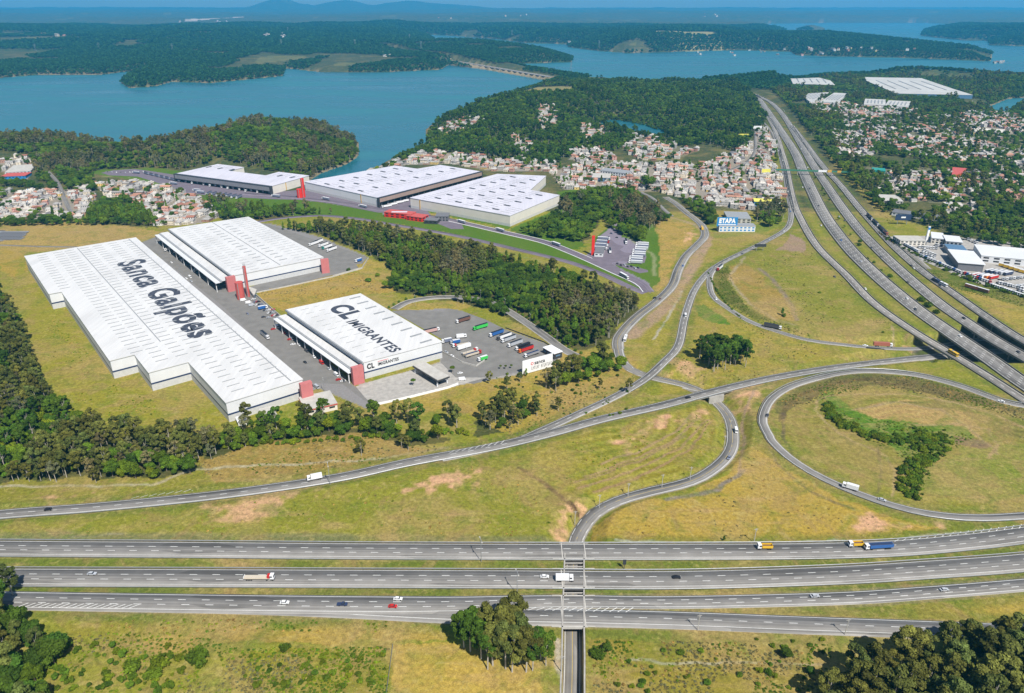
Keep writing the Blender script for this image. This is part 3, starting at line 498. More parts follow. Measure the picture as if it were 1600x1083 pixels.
def terrain_mat():
    m, t, b = nodes('terrain'); b.inputs['Roughness'].default_value = .95; b.inputs['Specular IOR Level'].default_value = .08
    at = N(t, 'ShaderNodeAttribute', attribute_name='cover'); ag = N(t, 'ShaderNodeAttribute', attribute_name='grassy')
    tc = N(t, 'ShaderNodeTexCoord'); L = t.links.new
    def noise(s, d=6, mp=None, dist=0):
        n = N(t, 'ShaderNodeTexNoise'); n.inputs['Scale'].default_value = s; n.inputs['Detail'].default_value = d; n.inputs['Roughness'].default_value = .6; n.inputs['Distortion'].default_value = dist
        if mp:
            k = N(t, 'ShaderNodeMapping'); k.inputs['Scale'].default_value = mp; L(tc.outputs['Object'], k.inputs[0]); L(k.outputs[0], n.inputs['Vector'])
        else: L(tc.outputs['Object'], n.inputs['Vector'])
        return n.outputs[0]
    def mr(o, a, b_, lo, hi):
        k = N(t, 'ShaderNodeMapRange'); k.inputs[1].default_value = a; k.inputs[2].default_value = b_; k.inputs[3].default_value = lo; k.inputs[4].default_value = hi; L(o, k.inputs[0]); return k.outputs[0]
    def mul(a, b_):
        k = N(t, 'ShaderNodeMath', operation='MULTIPLY')
        for i, x in enumerate((a, b_)):
            if isinstance(x, float): k.inputs[i].default_value = x
            else: L(x, k.inputs[i])
        return k.outputs[0]
    def mix(f, a, b_):
        k = N(t, 'ShaderNodeMix', data_type='RGBA'); L(f, k.inputs[0])
        for i, x in ((6, a), (7, b_)):
            if isinstance(x, tuple): k.inputs[i].default_value = x+(1,)
            else: L(x, k.inputs[i])
        return k.outputs[2]
    patch = noise(.16, 6, dist=1.2); weed = noise(.03, 7, dist=2.0)
    big = noise(.012, 5, dist=.6); mid = noise(.05, 6, dist=.8); fine = noise(.45, 5); streak = noise(.09, 5, (.25, 1.0, 1)); vf = noise(1.8, 4)
    c = mix(mul(mr(big, .47, .64, 0, .75), ag.outputs['Fac']), at.outputs['Color'], (.285,.20,.068))
    c = mix(mul(mr(mid, .50, .68, 0, .6), ag.outputs['Fac']), c, (.10,.145,.012))
    c = mix(mul(mr(streak, .56, .72, 0, .45), ag.outputs['Fac']), c, (.36,.225,.11))
    c = mix(mul(mr(patch, .57, .66, 0, .32), ag.outputs['Fac']), c, (.06,.085,.018))
    c = mix(mul(mr(weed, .54, .62, 0, .42), ag.outputs['Fac']), c, (.235,.155,.06))
    c = mix(mul(mr(patch, .44, .38, 0, .35), ag.outputs['Fac']), c, (.34,.27,.09))
    k = mul(mr(fine, .32, .68, .74, 1.26), mr(vf, .3, .7, .78, 1.22))
    # low contrast where paved
    one = N(t, 'ShaderNodeMix', data_type='FLOAT'); L(mr(ag.outputs['Fac'], 0, .3, .35, 1), one.inputs[0]); one.inputs[2].default_value = 1.0; L(k, one.inputs[3])
    vm = N(t, 'ShaderNodeVectorMath', operation='SCALE'); hs = N(t, 'ShaderNodeHueSaturation'); hs.inputs['Saturation'].default_value = .97; hs.inputs['Value'].default_value = 1.06; L(c, hs.inputs['Color']); L(hs.outputs[0], vm.inputs[0]); L(one.outputs[0], vm.inputs['Scale']); L(vm.outputs[0], b.inputs['Base Color'])
    bp = N(t, 'ShaderNodeBump'); bp.inputs['Strength'].default_value = .22; bp.inputs['Distance'].default_value = .6; L(mul(fine, ag.outputs['Fac']), bp.inputs['Height']); L(bp.outputs[0], b.inputs['Normal'])
    return m
build_terrain()
# water
def water():
    m, t, b = nodes('water'); b.inputs['Base Color'].default_value = (.022,.135,.165,1); b.inputs['Roughness'].default_value = .28; b.inputs['IOR'].default_value = 1.33; b.inputs['Specular IOR Level'].default_value = .5
    tc = N(t, 'ShaderNodeTexCoord'); mp = N(t, 'ShaderNodeMapping'); mp.inputs['Scale'].default_value = (.25, 1, 1); t.links.new(tc.outputs['Object'], mp.inputs[0])
    n = N(t, 'ShaderNodeTexNoise'); n.inputs['Scale'].default_value = .006; n.inputs['Detail'].default_value = 6; t.links.new(mp.outputs[0], n.inputs['Vector'])
    k = N(t, 'ShaderNodeMapRange'); k.inputs[1].default_value = .35; k.inputs[2].default_value = .65; k.inputs[3].default_value = .22; k.inputs[4].default_value = .42; t.links.new(n.outputs[0], k.inputs[0]); t.links.new(k.outputs[0], b.inputs['Roughness'])
    mxw = N(t, 'ShaderNodeMix', data_type='RGBA'); kw = N(t, 'ShaderNodeMapRange'); kw.inputs[1].default_value = .4; kw.inputs[2].default_value = .62; t.links.new(n.outputs[0], kw.inputs[0]); t.links.new(kw.outputs[0], mxw.inputs[0]); mxw.inputs[6].default_value = (.014,.115,.15,1); mxw.inputs[7].default_value = (.035,.165,.195,1); t.links.new(mxw.outputs[2], b.inputs['Base Color'])
    n2 = N(t, 'ShaderNodeTexNoise'); n2.inputs['Scale'].default_value = .09; n2.inputs['Detail'].default_value = 5; t.links.new(tc.outputs['Object'], n2.inputs['Vector'])
    bp = N(t, 'ShaderNodeBump'); bp.inputs['Strength'].default_value = .25; bp.inputs['Distance'].default_value = 1.0; t.links.new(n2.outputs[0], bp.inputs['Height']); t.links.new(bp.outputs[0], b.inputs['Normal'])
    o = MB().quad([(-9000,900,WZ),(14000,900,WZ),(24000,14000,WZ),(-22000,14000,WZ)]).obj('lake_water', 'water'); struct(o)
    b0 = POND2.min(0)-8; b1 = POND2.max(0)+8
    struct(MB().quad([(b0[0],b0[1],-7),(b1[0],b0[1],-7),(b1[0],b1[1],-7),(b0[0],b1[1],-7)]).obj('pond_water', 'water'))
water()
# ------------------------------------------------------------------ road meshes
def frame(c):
    t = np.gradient(c[:, :2], axis=0); t /= np.linalg.norm(t, axis=1)[:, None]+1e-9
    return np.stack([-t[:, 1], t[:, 0]], 1)
def strip(c, a, b, dz):
    n = frame(c); a = np.reshape(np.broadcast_to(a, len(c)), (-1, 1)); b = np.reshape(np.broadcast_to(b, len(c)), (-1, 1)); L = np.concatenate([c[:, :2]+n*a, c[:, 2:]+dz], 1); Rr = np.concatenate([c[:, :2]+n*b, c[:, 2:]+dz], 1); return L, Rr
def build_road(key, r):
    c = r['c']; hw = r['w']/2; n = len(c); base = 0.02 if key in ('H1','H2','CB','CC') else 0.03
    if key in ('H4','R2','CA','V4','P2','A1'): base = .012
    if key == 'A1': base = .075
    if key == 'P2': base = .05
    thick = 1.1 if r['high'] else .12
    wf = r['wf']; L, Rr = strip(c, hw*wf, -hw*wf, base); Lb, Rb = L.copy(), Rr.copy(); Lb[:, 2] -= thick; Rb[:, 2] -= thick
    v = np.concatenate([L, Rr, Rb, Lb]); i = np.arange(n-1)
    f = np.concatenate([np.stack([i+a*n, i+b*n, i+1+b*n, i+1+a*n], 1) for a, b in ((0,1),(1,2),(2,3),(3,0))])
    me = npmesh(r['name'], v, f, [M(r['mat']), M('concrete')], np.repeat([0,1,1,1], n-1))
    s = np.concatenate([[0], np.cumsum(np.linalg.norm(np.diff(c[:, :2], axis=0), axis=1))])
    uv = np.zeros((len(v), 3), np.float32); uv[:n, 0] = hw; uv[n:3*n, 0] = -hw; uv[3*n:, 0] = hw; uv[:, 1] = np.tile(s, 4)
    uv[:n, 2] = 1; uv[n:3*n, 2] = -1; uv[3*n:, 2] = 1
    me.attributes.new('road_uv', 'FLOAT_VECTOR', 'POINT').data.foreach_set('vector', uv.ravel())
    o = bpy.data.objects.new(r['name'], me); COL.objects.link(o); struct(o)
    if not r['edge']: return
    # markings
    mv = MB()
    def line(off, wd, dash=None, m=0):
        cc = c; ss = s
        if dash:
            a = dash[2]
            while a+dash[0] < s[-1]:
                q = [a, a+dash[0]]; X = np.interp(q, s, c[:, 0]); Y = np.interp(q, s, c[:, 1]); Z = np.interp(q, s, c[:, 2])+base+.006
                t = np.array([X[1]-X[0], Y[1]-Y[0]]); t /= np.linalg.norm(t)+1e-9; nn = np.array([-t[1], t[0]])
                of = off*np.interp(q[0], s, wf); X = X+nn[0]*of; Y = Y+nn[1]*of; h = nn*wd/2
                mv.quad([(X[0]-h[0], Y[0]-h[1], Z[0]), (X[1]-h[0], Y[1]-h[1], Z[1]), (X[1]+h[0], Y[1]+h[1], Z[1]), (X[0]+h[0], Y[0]+h[1], Z[0])], m); a += dash[1]
        else:
            A, B = strip(c, off*wf-wd/2, off*wf+wd/2, base+.006)
            for k in range(n-1): mv.quad([A[k], B[k], B[k+1], A[k+1]][::-1] if False else [A[k], A[k+1], B[k+1], B[k]][::-1], m)
    sh = r['sh']; inner = hw-sh; lw = (2*hw-sh-.9)/max(1, r['lanes'])
    # one wide shoulder (on the right of the drawn direction), a narrow one on the left
    line(-(hw-sh), .22); line(hw-.7, .22)
    far = key[0] == 'C'
    for k in range(1, r['lanes']):
        off = hw-.7-(2*hw-.7-sh)*k/r['lanes']
        if r['oneway']: line(off, .26 if not far else .32, (4.0, 12.0, 2+k*3.1))
        else: line(off, .16, None, 1)
    mo = mv.obj('lane_markings', ['marking', 'yellow_marking'], o)
for k, r in ROADS.items(): build_road(k, r)
# chevron hatching on three tapers
def hatch(a, b, w0, w1, n, zz=.045, lean=4):
    A = np.array(P(*a)); B = np.array(P(*b)); d = B-A; L = np.linalg.norm(d); d /= L; nn = np.array([-d[1], d[0]]); mb = MB()
    for i in range(n):
        t = (i+.5)/n; c = A+d*L*t; wv = (w0+(w1-w0)*t)/2; h = d*.25
        p, q = c-nn*wv-d*lean/2, c+nn*wv+d*lean/2
        mb.quad([(p[0]-h[0],p[1]-h[1],zz),(p[0]+h[0],p[1]+h[1],zz),(q[0]+h[0],q[1]+h[1],zz),(q[0]-h[0],q[1]-h[1],zz)])
    struct(mb.obj('road_hatching', 'marking'))
hatch((30,945.5),(215,947.5), 3.0, 2.6, 17); hatch((205,778),(440,748), 1.6, 2.6, 18); hatch((1395,845),(1600,822), 1.6, 3.0, 17); hatch((800,951),(990,953), 1.6, 3.2, 15)
hatch((700,707.5),(790,690), 1.8, 3.6, 9, .05)
def sheet_mat(name, col, ang):
    m, t, b = nodes(name); b.inputs['Roughness'].default_value = .5; L = t.links.new; tc = N(t, 'ShaderNodeTexCoord')
    def ns(sc_, vec, d=5):
        mp = N(t, 'ShaderNodeMapping'); mp.inputs['Rotation'].default_value = (0, 0, -ang); mp.inputs['Scale'].default_value = vec; L(tc.outputs['Object'], mp.inputs[0]); n = N(t, 'ShaderNodeTexNoise'); n.inputs['Scale'].default_value = sc_; n.inputs['Detail'].default_value = d; L(mp.outputs[0], n.inputs['Vector']); return n.outputs[0]
    def mr(o, a, b_, lo, hi):
        k = N(t, 'ShaderNodeMapRange'); k.inputs[1].default_value = a; k.inputs[2].default_value = b_; k.inputs[3].default_value = lo; k.inputs[4].default_value = hi; L(o, k.inputs[0]); return k.outputs[0]
    def mul(a, b_): k = N(t, 'ShaderNodeMath', operation='MULTIPLY'); L(a, k.inputs[0]); L(b_, k.inputs[1]); return k.outputs[0]
    bands = ns(.35, (1, .03, 1), 2); dirt = ns(.05, (1, .4, 1), 7); streak = ns(.8, (1, .05, 1), 4)
    v = mul(mul(mr(bands, .42, .58, .965, 1.02), mr(dirt, .48, .75, 1.01, .88)), mr(streak, .52, .75, 1.0, .93))
    vm = N(t, 'ShaderNodeVectorMath', operation='SCALE'); vm.inputs[0].default_value = col; L(v, vm.inputs['Scale']); L(vm.outputs[0], b.inputs['Base Color'])
_a = P(482,597,16)-P(212,374,16); sheet_mat('roof_sheet', (.645,.635,.62), math.atan2(_a[1], _a[0])); sheet_mat('roof_sheet_lilac', (.62,.60,.66), math.atan2(_a[1], _a[0])+.5)
# ------------------------------------------------------------------ paved yards as sheets
def sheet(name, pts, m, z=.05, label=None):
    p = PP(pts, 0); return struct(MB().prism([tuple(q) for q in p], -.4, z, 0).obj(name, m))
sheet('yard_pavement', [(221,379),(262,363),(353,430),(362,450),(380,448),(392,455),(407,470),(436,497),(552,603),(580,620),(600,612),(588,632),(570,626),(535,600),(470,598),(350,480)], 'yard_asphalt')
sheet('yard_pavement', [(372,347),(412,349),(440,357),(500,378),(545,392),(574,402),(566,412),(556,413),(562,421),(515,431),(470,442),(398,457),(392,448),(505,412)], 'yard_asphalt', .055)
sheet('gate_apron', [(556,604),(600,590),(690,568),(712,590),(760,590),(700,606),(640,622),(600,630),(585,634),(570,621)], 'concrete', .06)
sheet('lorry_park', [(612,486),(640,484),(693,487),(700,482),(722,486),(760,500),(790,515),(850,537),(876,552),(862,573),(800,582),(740,600),(712,592),(688,572),(694,532)], 'yard_asphalt', .045)
sheet('estate_yard', [(158,270),(180,266),(210,264),(240,268),(285,275),(400,300),(430,300),(480,296),(600,318),(640,322),(640,330),(590,332),(520,318),(470,312),(420,311),(330,306),(290,302),(250,287),(215,276),(170,274)], 'violet_asphalt', .03)
sheet('estate_yard', [(590,318),(650,306),(680,345),(720,347),(725,358),(705,358),(650,336),(600,333)], 'violet_asphalt', .035)
sheet('estate_lorry_park', [(912,401),(925,396),(935,372),(950,371),(962,349),(980,348),(972,372),(1012,379),(1016,384),(1007,411),(968,408),(955,411),(980,428),(1014,456),(1000,450),(960,425)], 'violet_asphalt', .065)
sheet('car_park', [(958,412),(970,411),(1012,422),(1013,425),(999,427)], 'violet_asphalt', .06)
sheet('dealer_yard', [(1386,370),(1470,368),(1560,377),(1740,392),(1740,478),(1600,462),(1520,440),(1440,407)], 'concrete', .03)
sheet('factory_yard', [(1300,140),(1345,136),(1350,150),(1520,153),(1520,158),(1350,153)], 'pale_concrete', .03)
sheet('solar_plot', [(-60,362),(46,361),(30,373),(0,376),(-60,380)], 'grey_metal', .03)
def kerb(name, key, off, i0, i1, m='pale_concrete', wd=.5, label=None):
    c = ROADS[key]['c']; a = int(len(c)*i0); b = int(len(c)*i1); A_, B_ = strip(c[a:b], off-wd/2, off+wd/2, .22); mb = MB(); n = len(A_); 
    v = np.concatenate([A_, B_, B_-[0,0,.4], A_-[0,0,.4]]); i = np.arange(n-1); f = np.concatenate([np.stack([i+p*n, i+q*n, i+1+q*n, i+1+p*n], 1) for p, q in ((0,1),(1,2),(2,3),(3,0))])
    o = bpy.data.objects.new(name, npmesh(name, v, f, [M(m)])); COL.objects.link(o); struct(o)
kerb('kerb', 'P2', 6.2, .0, .55, 'sign_white', .9); kerb('kerb', 'P2', -6.2, .16, .5, 'sign_white', .6); kerb('kerb', 'S1', 4.3, 0, 1); kerb('kerb', 'S1', -4.3, 0, 1)
def low_wall(pts, h, label, m='pale_concrete', th=.35, name='boundary_wall', cat='wall'):
    mb = MB(); p = PP(pts, 0)
    for i in range(len(p)-1): mb.wall(p[i], p[i+1], -.3, h, th)
    tag(mb.obj(name, m), label, cat)
low_wall([(586,634),(640,622),(700,607),(716,601)], 1.8, 'low pale wall along the front of the gate apron', 'sign_white')
low_wall([(688,549),(722,567),(744,573),(757,564)], 1.4, 'low wall edging the middle parked row of the lorry park')
low_wall([(392,455),(440,497),(437,499)], 2.0, 'retaining wall beside the tower car park')
low_wall([(520,433),(566,420),(576,404)], 2.0, 'pale wall round the rear yard corner'); low_wall([(396,459),(450,448),(520,433)], 1.2, 'long kerb wall along the rear corner road')
low_wall([(790,513),(850,535),(876,551)], 1.0, 'dark low fence above the lorry park', 'dark_metal', .3, 'fence', 'fence')
low_wall([(614,1008),(604,1083)], 1.1, 'thin wire fence between scrub plot and mown plot', 'steel', .08, 'fence', 'fence')
q = P(18,368); SA = thing('solar_array', 'small dark panel array at the far left edge of the field', 'solar array', (q[0], q[1], 0))
for r_ in range(3):
    for c_ in range(9):
        q = P(2+c_*4.6-r_*3, 364.5+r_*4.4); MB().box(-2.2, -5, .1, 2.2, 5, .8, 0).obj('solar_panel', 'mid_grey', SA, (q[0]-SA.location.x, q[1]-SA.location.y, 0))
# ------------------------------------------------------------------ buildings
def snap(px, z, raw=False):
    p = PP(px, z); n = len(p); e = [p[(i+1) % n]-p[i] for i in range(n)]
    # mean direction: every edge folded onto the longest one's axis
    k = max(range(n), key=lambda i: np.linalg.norm(e[i])); a0 = math.atan2(e[k][1], e[k][0]); acc = 0; ws = 0
    for q in e:
        L = np.linalg.norm(q); a = math.atan2(q[1], q[0])-a0; a = (a+math.pi/4) % (math.pi/2)-math.pi/4; acc += a*L*L; ws += L*L
    a0 += acc/ws; u = np.array([math.cos(a0), math.sin(a0)]); v = np.array([-u[1], u[0]])
    if raw: return p, u, v
    uv = np.array([[q@u, q@v] for q in p]); res = uv.copy()
    for i in range(n):
        j = (i+1) % n; d = abs(uv[j]-uv[i])
        ax = 1 if d[0] > d[1] else 0; m = (uv[i][ax]+uv[j][ax])/2; res[i][ax] = m; res[j][ax] = m
    return np.array([r[0]*u+r[1]*v for r in res]), u, v
def offset(poly, d):
    n = len(poly); ar = sum(poly[i][0]*poly[(i+1) % n][1]-poly[(i+1) % n][0]*poly[i][1] for i in range(n)); sg = 1 if ar > 0 else -1; out = []
    for i in range(n):
        a = poly[i]-poly[i-1]; b = poly[(i+1) % n]-poly[i]; a = a/np.linalg.norm(a); b = b/np.linalg.norm(b)
        na = np.array([a[1], -a[0]])*sg; nb = np.array([b[1], -b[0]])*sg; out.append(poly[i]+(na+nb)*d/max(.2, 1+na@nb))
    return np.array(out)
EXCL = []
def T(poly): return [tuple(q) for q in poly]
def roof_bits(root, poly, u, v, z, du, dv, l, wd, h, mname, name='roof_vent', margin=8, skip=None, along='u'):
    me = None; uv = np.array([[q@u, q@v] for q in poly]); u0, v0 = uv.min(0); u1, v1 = uv.max(0); k = 0
    a = math.atan2(u[1], u[0])
    for i, uu in enumerate(np.arange(u0+margin, u1-margin+.1, du)):
        for j, vv in enumerate(np.arange(v0+margin, v1-margin+.1, dv)):
            q = uu*u+vv*v
            t = [(q+sx*u*l/2*1.1+sy*v*wd) for sx in (-1, 1) for sy in (-1, 1)]
            if not all(inside(np.array([x[0]]), np.array([x[1]]), poly)[0] for x in t): continue
            if skip and skip(q, i, j): continue
            if me is None:
                me = MB().box(-l/2, -wd/2, 0, l/2, wd/2, h, 0, .15, wd*.2).mesh(name, mname)
            o = bpy.data.objects.new(name, me); COL.objects.link(o); o.parent = root; o.location = (q[0]-root.location[0], q[1]-root.location[1], z-root.location[2]); o.rotation_euler = (0, 0, a); k += 1
            if k >= 290: return
def text(s, name, origin, r, up, length, cap, m, parent=None, off=.012, ext=.03):
    cu = bpy.data.curves.new(name, 'FONT'); cu.body = s; cu.size = 1; cu.offset = off; cu.extrude = ext; cu.resolution_u = 4; cu.space_character = 1.0+off*2.6
    t = bpy.data.objects.new(name, cu); COL.objects.link(t); bpy.context.view_layer.update()
    me = bpy.data.meshes.new_from_object(t.evaluated_get(bpy.context.evaluated_depsgraph_get())); bpy.data.objects.remove(t); bpy.data.curves.remove(cu)
    co = np.zeros(len(me.vertices)*3); me.vertices.foreach_get('co', co); co = co.reshape(-1, 3)
    co[:, 0] -= co[:, 0].min(); co[:, 0] *= length/co[:, 0].max(); co[:, 1] *= cap/.73
    r = np.array(r, float); up = np.array(up, float); nn = np.cross(r, up)
    w3 = np.array(origin)+co[:, :1]*r+co[:, 1:2]*up+co[:, 2:]*nn
    if parent is not None: w3 = w3-np.array(parent.location)
    me.vertices.foreach_set('co', w3.ravel()); me.materials.clear(); me.materials.append(M(m)); me.update()
    o = bpy.data.objects.new(name, me); COL.objects.link(o)
    if parent is not None: o.parent = parent
    return o
def warehouse(name, label, px, z, wall='white_wall', roof='roof_sheet', band='navy_band', base='pale_base', bz=(.34,.42), cat='warehouse', over=.5, rows=None, group=None, basez=.3, raw=True):
    poly, u, v = snap(px, z, raw); c = poly.mean(0); EXCL.append(offset(poly, 6)); root = thing(name, label, cat, (c[0], c[1], 0), 0, group)
    lp = [q-c for q in poly]
    lp = np.array(lp)
    MB().prism(T(lp), z*bz[1], z-.3, 0).obj('wall', wall, root)
    if band: MB().prism(T(offset(lp, .12)), z*bz[0], z*bz[1]+.01, 0).obj('window_band', band, root)
    MB().prism(T(offset(lp, .05)), z*basez if False else 0, z*bz[0]-.01, 0).obj('base_wall', base, root)
    MB().prism(T(offset(lp, over)), z-.28, z+.25, 0).obj('roof', roof, root)
    return root, poly, u, v
def lens(poly): return [np.linalg.norm(poly[(i+1) % len(poly)]-poly[i]) for i in range(len(poly))]
# A: the longest warehouse, lettered roof
ZA = 16
A, pA, uA, vA = warehouse('warehouse', 'longest white warehouse with Sanca Galpões lettered across its roof and stepped left side', [(212,374),(482,597),(351,622),(292,567),(233,581),(210,555),(174,562),(94,456),(79,459),(35,398)], ZA, raw=False)
dl = P(482,597,ZA)-P(212,374,ZA); dl /= np.linalg.norm(dl); dr = np.array([-dl[1], dl[0]])   # dl runs towards the camera, dr to its right seen from above
ul = uA if abs(uA@dl) > .7 else vA; ul = ul*np.sign(ul@dl); us_ = np.array([-ul[1], ul[0]])
def rowvents(root, poly, long_, z, fr, step, l, mname='grey_metal', name='roof_vent', h=.45, wd=.7, start=10, skipf=None):
    sh = np.array([-long_[1], long_[0]]); sv = np.array([q@sh for q in poly]); lv = np.array([q@long_ for q in poly]); s0, s1 = sv.min(), sv.max(); l0, l1 = lv.min(), lv.max()
    me = MB().box(-l/2, -wd/2, 0, l/2, wd/2, h, 0, .1, wd*.15).mesh(name, mname); a = math.atan2(sh[1], sh[0]); k = 0
    for f in fr:
        ss = s0+(s1-s0)*f
        for ll in np.arange(l0+start, l1-6, step):
            q = sh*ss+long_*ll
            if not all(inside(np.array([x[0]]), np.array([x[1]]), poly)[0] for x in (q+sh*l*.6, q-sh*l*.6, q+long_*6)): continue
            if skipf and skipf(f, (ll-l0)/(l1-l0)): continue
            o = bpy.data.objects.new(name, me); COL.objects.link(o); o.parent = root; o.location = (q[0]-root.location[0], q[1]-root.location[1], z); o.rotation_euler = (0, 0, a); k += 1
            if k >= 295: return
mat('vent_pale', (.27,.28,.29), .5)
rowvents(A, pA, ul, ZA+.2, (.13,.27,.37,.5,.62,.76,.9), 9.6, 9.5, 'vent_pale', wd=.6, h=.5, skipf=lambda f, t: f > .7 and .12 < t < .6 and False)
MB_ = MB()
def ridge(root, poly, long_, z, f=.56, inset=4, m='vent_pale', t0=0.0, t1=1.0):
    sh = np.array([-long_[1], long_[0]]); sv = np.array([q@sh for q in poly]); lv = np.array([q@long_ for q in poly]); ss = sv.min()+(sv.max()-sv.min())*f; D = lv.max()-lv.min()
    a = sh*ss+long_*(lv.min()+D*t0+inset); b = sh*ss+long_*(lv.min()+D*t1-inset); o = MB().wall(a-root.location.xy, b-root.location.xy, z, z+.3, .8).obj('roof_ridge', m, root)
ridge(A, pA, ul, ZA+.15, .45, 4, t1=.72)
ridge(A, pA, ul, ZA+.15, .93, 2)
b0 = P(183,411,ZA+.3); b1 = P(304,529,ZA+.3); ll = (b1-b0)@ul; b0 = b0
text('Sanca Galpões', 'roof_lettering', (b0[0], b0[1], ZA+.28), (*ul, 0), (*us_, 0), ll, 27, 'roof_letter', A, off=.035)
def red_block(root, px, z, wd=6.5, dp=3, ht=None, m='rust_red', h0=0, label=None):
    q = P(*px, z); a = math.atan2(*(us_[::-1])); o = MB().box(-wd, -dp/2, 0, 0, dp/2, z+1.0, 0).obj('entrance_block', m, root, (q[0]-root.location[0], q[1]-root.location[1], h0)); o.rotation_euler = (0, 0, a)
red_block(A, (486.5,598.5), ZA+1.0, 8)
# B
ZB = 15
B, pB, uB, vB = warehouse('warehouse', 'white warehouse with canopied dock front behind the rust-red water towers', [(264,358),(388,339),(505,402),(363,431)], ZB)
def canopy_side(root, poly, a_px, b_px, z, depth, zc, name, ncol=9, dark=True):
    a = P(*a_px, z); b = P(*b_px, z); e = b-a; L = np.linalg.norm(e); e /= L; n = np.array([e[1], -e[0]]); c = poly.mean(0)
    if (a-c)@n < 0: n = -n
    i = int(np.argmin([min(np.linalg.norm((poly[k]+poly[(k+1) % len(poly)])/2-(a+b)/2), 1e9) for k in range(len(poly))])); A_, B_ = poly[i], poly[(i+1) % len(poly)]
    if (A_-B_)@(a-b) < 0: A_, B_ = B_, A_
    e = (B_-A_)/np.linalg.norm(B_-A_); n = np.array([e[1], -e[0]]); n = -n if (A_-c)@n < 0 else n
    rl = np.array(root.location.xy); A_ = A_-rl; B_ = B_-rl
    q = lambda p, d: tuple(p+n*d)
    MB().prism([q(A_, .3), q(B_, .3), q(B_, 1.6), q(A_, 1.6)], z-1.2, z+.45, 0).obj('parapet_gutter', 'grey_metal', root)
    MB().prism([q(A_, 1.6), q(B_, 1.6), q(B_, depth*.62), q(A_, depth*.62)], zc+.9, zc+1.5, 0).obj('canopy', 'roof_sheet', root)
    MB().prism([q(A_, depth*.62), q(B_, depth*.62), q(B_, depth*.72), q(A_, depth*.72)], zc-.1, zc+1.0, 0).obj('canopy_gutter', 'grey_metal', root)
    MB().prism([q(A_, depth*.72), q(B_, depth*.72), q(B_, depth), q(A_, depth)], zc-.3, zc+.2, 0).obj('canopy_edge', 'white_metal', root)
    MB().prism([q(A_, .15), q(B_, .15), q(B_, .5), q(A_, .5)], .1, zc+.8, 0).obj('dock_wall', 'navy_band', root)
    MB().prism([q(A_, .5), q(B_, .5), q(B_, 3), q(A_, 3)], 0, 1.2, 0).obj('dock_platform', 'concrete_dark', root)
    L = np.linalg.norm(B_-A_); cm = MB().box(-.35, -.35, 0, .35, .35, zc-.3).mesh('canopy_column', 'white_wall'); dm = MB().box(-1.6, -.1, 0, 1.6, .1, 4.2).mesh('dock_door', 'grey_metal')
    for k in range(ncol):
        p = A_+e*L*(k+.02+.96*0)/(ncol-1)*.985+n*(depth-1); o = bpy.data.objects.new('canopy_column', cm); COL.objects.link(o); o.parent = root; o.location = (p[0], p[1], 0); o.rotation_euler = (0, 0, math.atan2(e[1], e[0]))
    for k in range(int(L/7)):
        p = A_+e*(k*7+4)+n*.65; o = bpy.data.objects.new('dock_door', dm); COL.objects.link(o); o.parent = root; o.location = (p[0], p[1], 1.2); o.rotation_euler = (0, 0, math.atan2(e[1], e[0]))
    EXCL.append(np.array([A_+rl, B_+rl, B_+rl+n*depth, A_+rl+n*depth]))
    return e, n
canopy_side(B, pB, (264,358), (363,431), ZB, 18, 10.5, 'B')
lB = P(363,431,ZB)-P(264,358,ZB); lB /= np.linalg.norm(lB); lB = uB*np.sign(uB@lB) if abs(uB@lB) > .7 else vB*np.sign(vB@lB)
mat('vent_mid', (.24,.25,.26), .5)
rowvents(B, pB, lB, ZB+.2, (.12,.26,.78,.9), 9.5, 10, 'vent_pale', wd=.5, h=.35); rowvents(B, pB, lB, ZB+.2, (.42,.62), 13, 9, 'vent_mid', wd=1.6, h=.5, name='skylight', start=25)
ridge(B, pB, lB, ZB+.15, .52, 2)
mat('salmon', (.50,.165,.16), .6, var=.06, scale=.3)
def corner_block(root, px, px2, zt, wd, dp=3.2, m='rust_red'):
    a = P(*px, zt); b = P(*px2, zt); e = (b-a)/np.linalg.norm(b-a); rl = np.array(root.location.xy)
    o = MB().box(0, -.6, 0, np.linalg.norm(b-a) if wd is None else wd, dp, zt, 0).obj('entrance_block', 'salmon', root); o.location = (a[0]-rl[0], a[1]-rl[1], 0); o.rotation_euler = (0, 0, math.atan2(e[1], e[0]))
for o in list(A.children):
    if o.name.startswith('entrance_block'): bpy.data.objects.remove(o)
corner_block(A, (469,601), (487,596), ZA+1.2, None)
corner_block(B, (353,434), (367,431), ZB+1, None); corner_block(B, (501,406), (513,404.5), ZB+1, None)
# C
ZC = 15
C, pC, uC, vC = warehouse('warehouse', 'white warehouse with CL IMIGRANTES lettered on its roof beside the lorry park', [(448,484),(563,459),(690,534),(568,566)], ZC)
lC = P(567,562,ZC)-P(448,484,ZC); lC /= np.linalg.norm(lC); lC = uC*np.sign(uC@lC) if abs(uC@lC) > .7 else vC*np.sign(vC@lC); sC = np.array([-lC[1], lC[0]])
canopy_side(C, pC, (448,484), (567,562), ZC, 14, 9.5, 'C', 10)
corner_block(C, (550,575.5), (567,571), ZC, None)
rowvents(C, pC, lC, ZC+.2, (.18,), 11.5, 8, 'vent_pale', wd=.5, h=.3); rowvents(C, pC, lC, ZC+.2, (.86,), 16, 11, 'vent_mid', wd=2.4, h=.5, name='skylight', start=12); rowvents(C, pC, lC, ZC+.2, (.34,), 11.5, 6, 'vent_pale', wd=.4, h=.25)
def ptext(s, name, a_px, b_px, z, l, sdir, cap, parent, off=.012, m='roof_letter', ext=.03):
    a = P(*a_px, z); b = P(*b_px, z); return text(s, name, (a[0], a[1], z), (*l, 0), (*sdir, 0), (b-a)@l, cap, m, parent, off, ext)
ptext('CL', 'roof_lettering', (513,481), (540,499), ZC+.28, lC, sC, 19, C, .05)
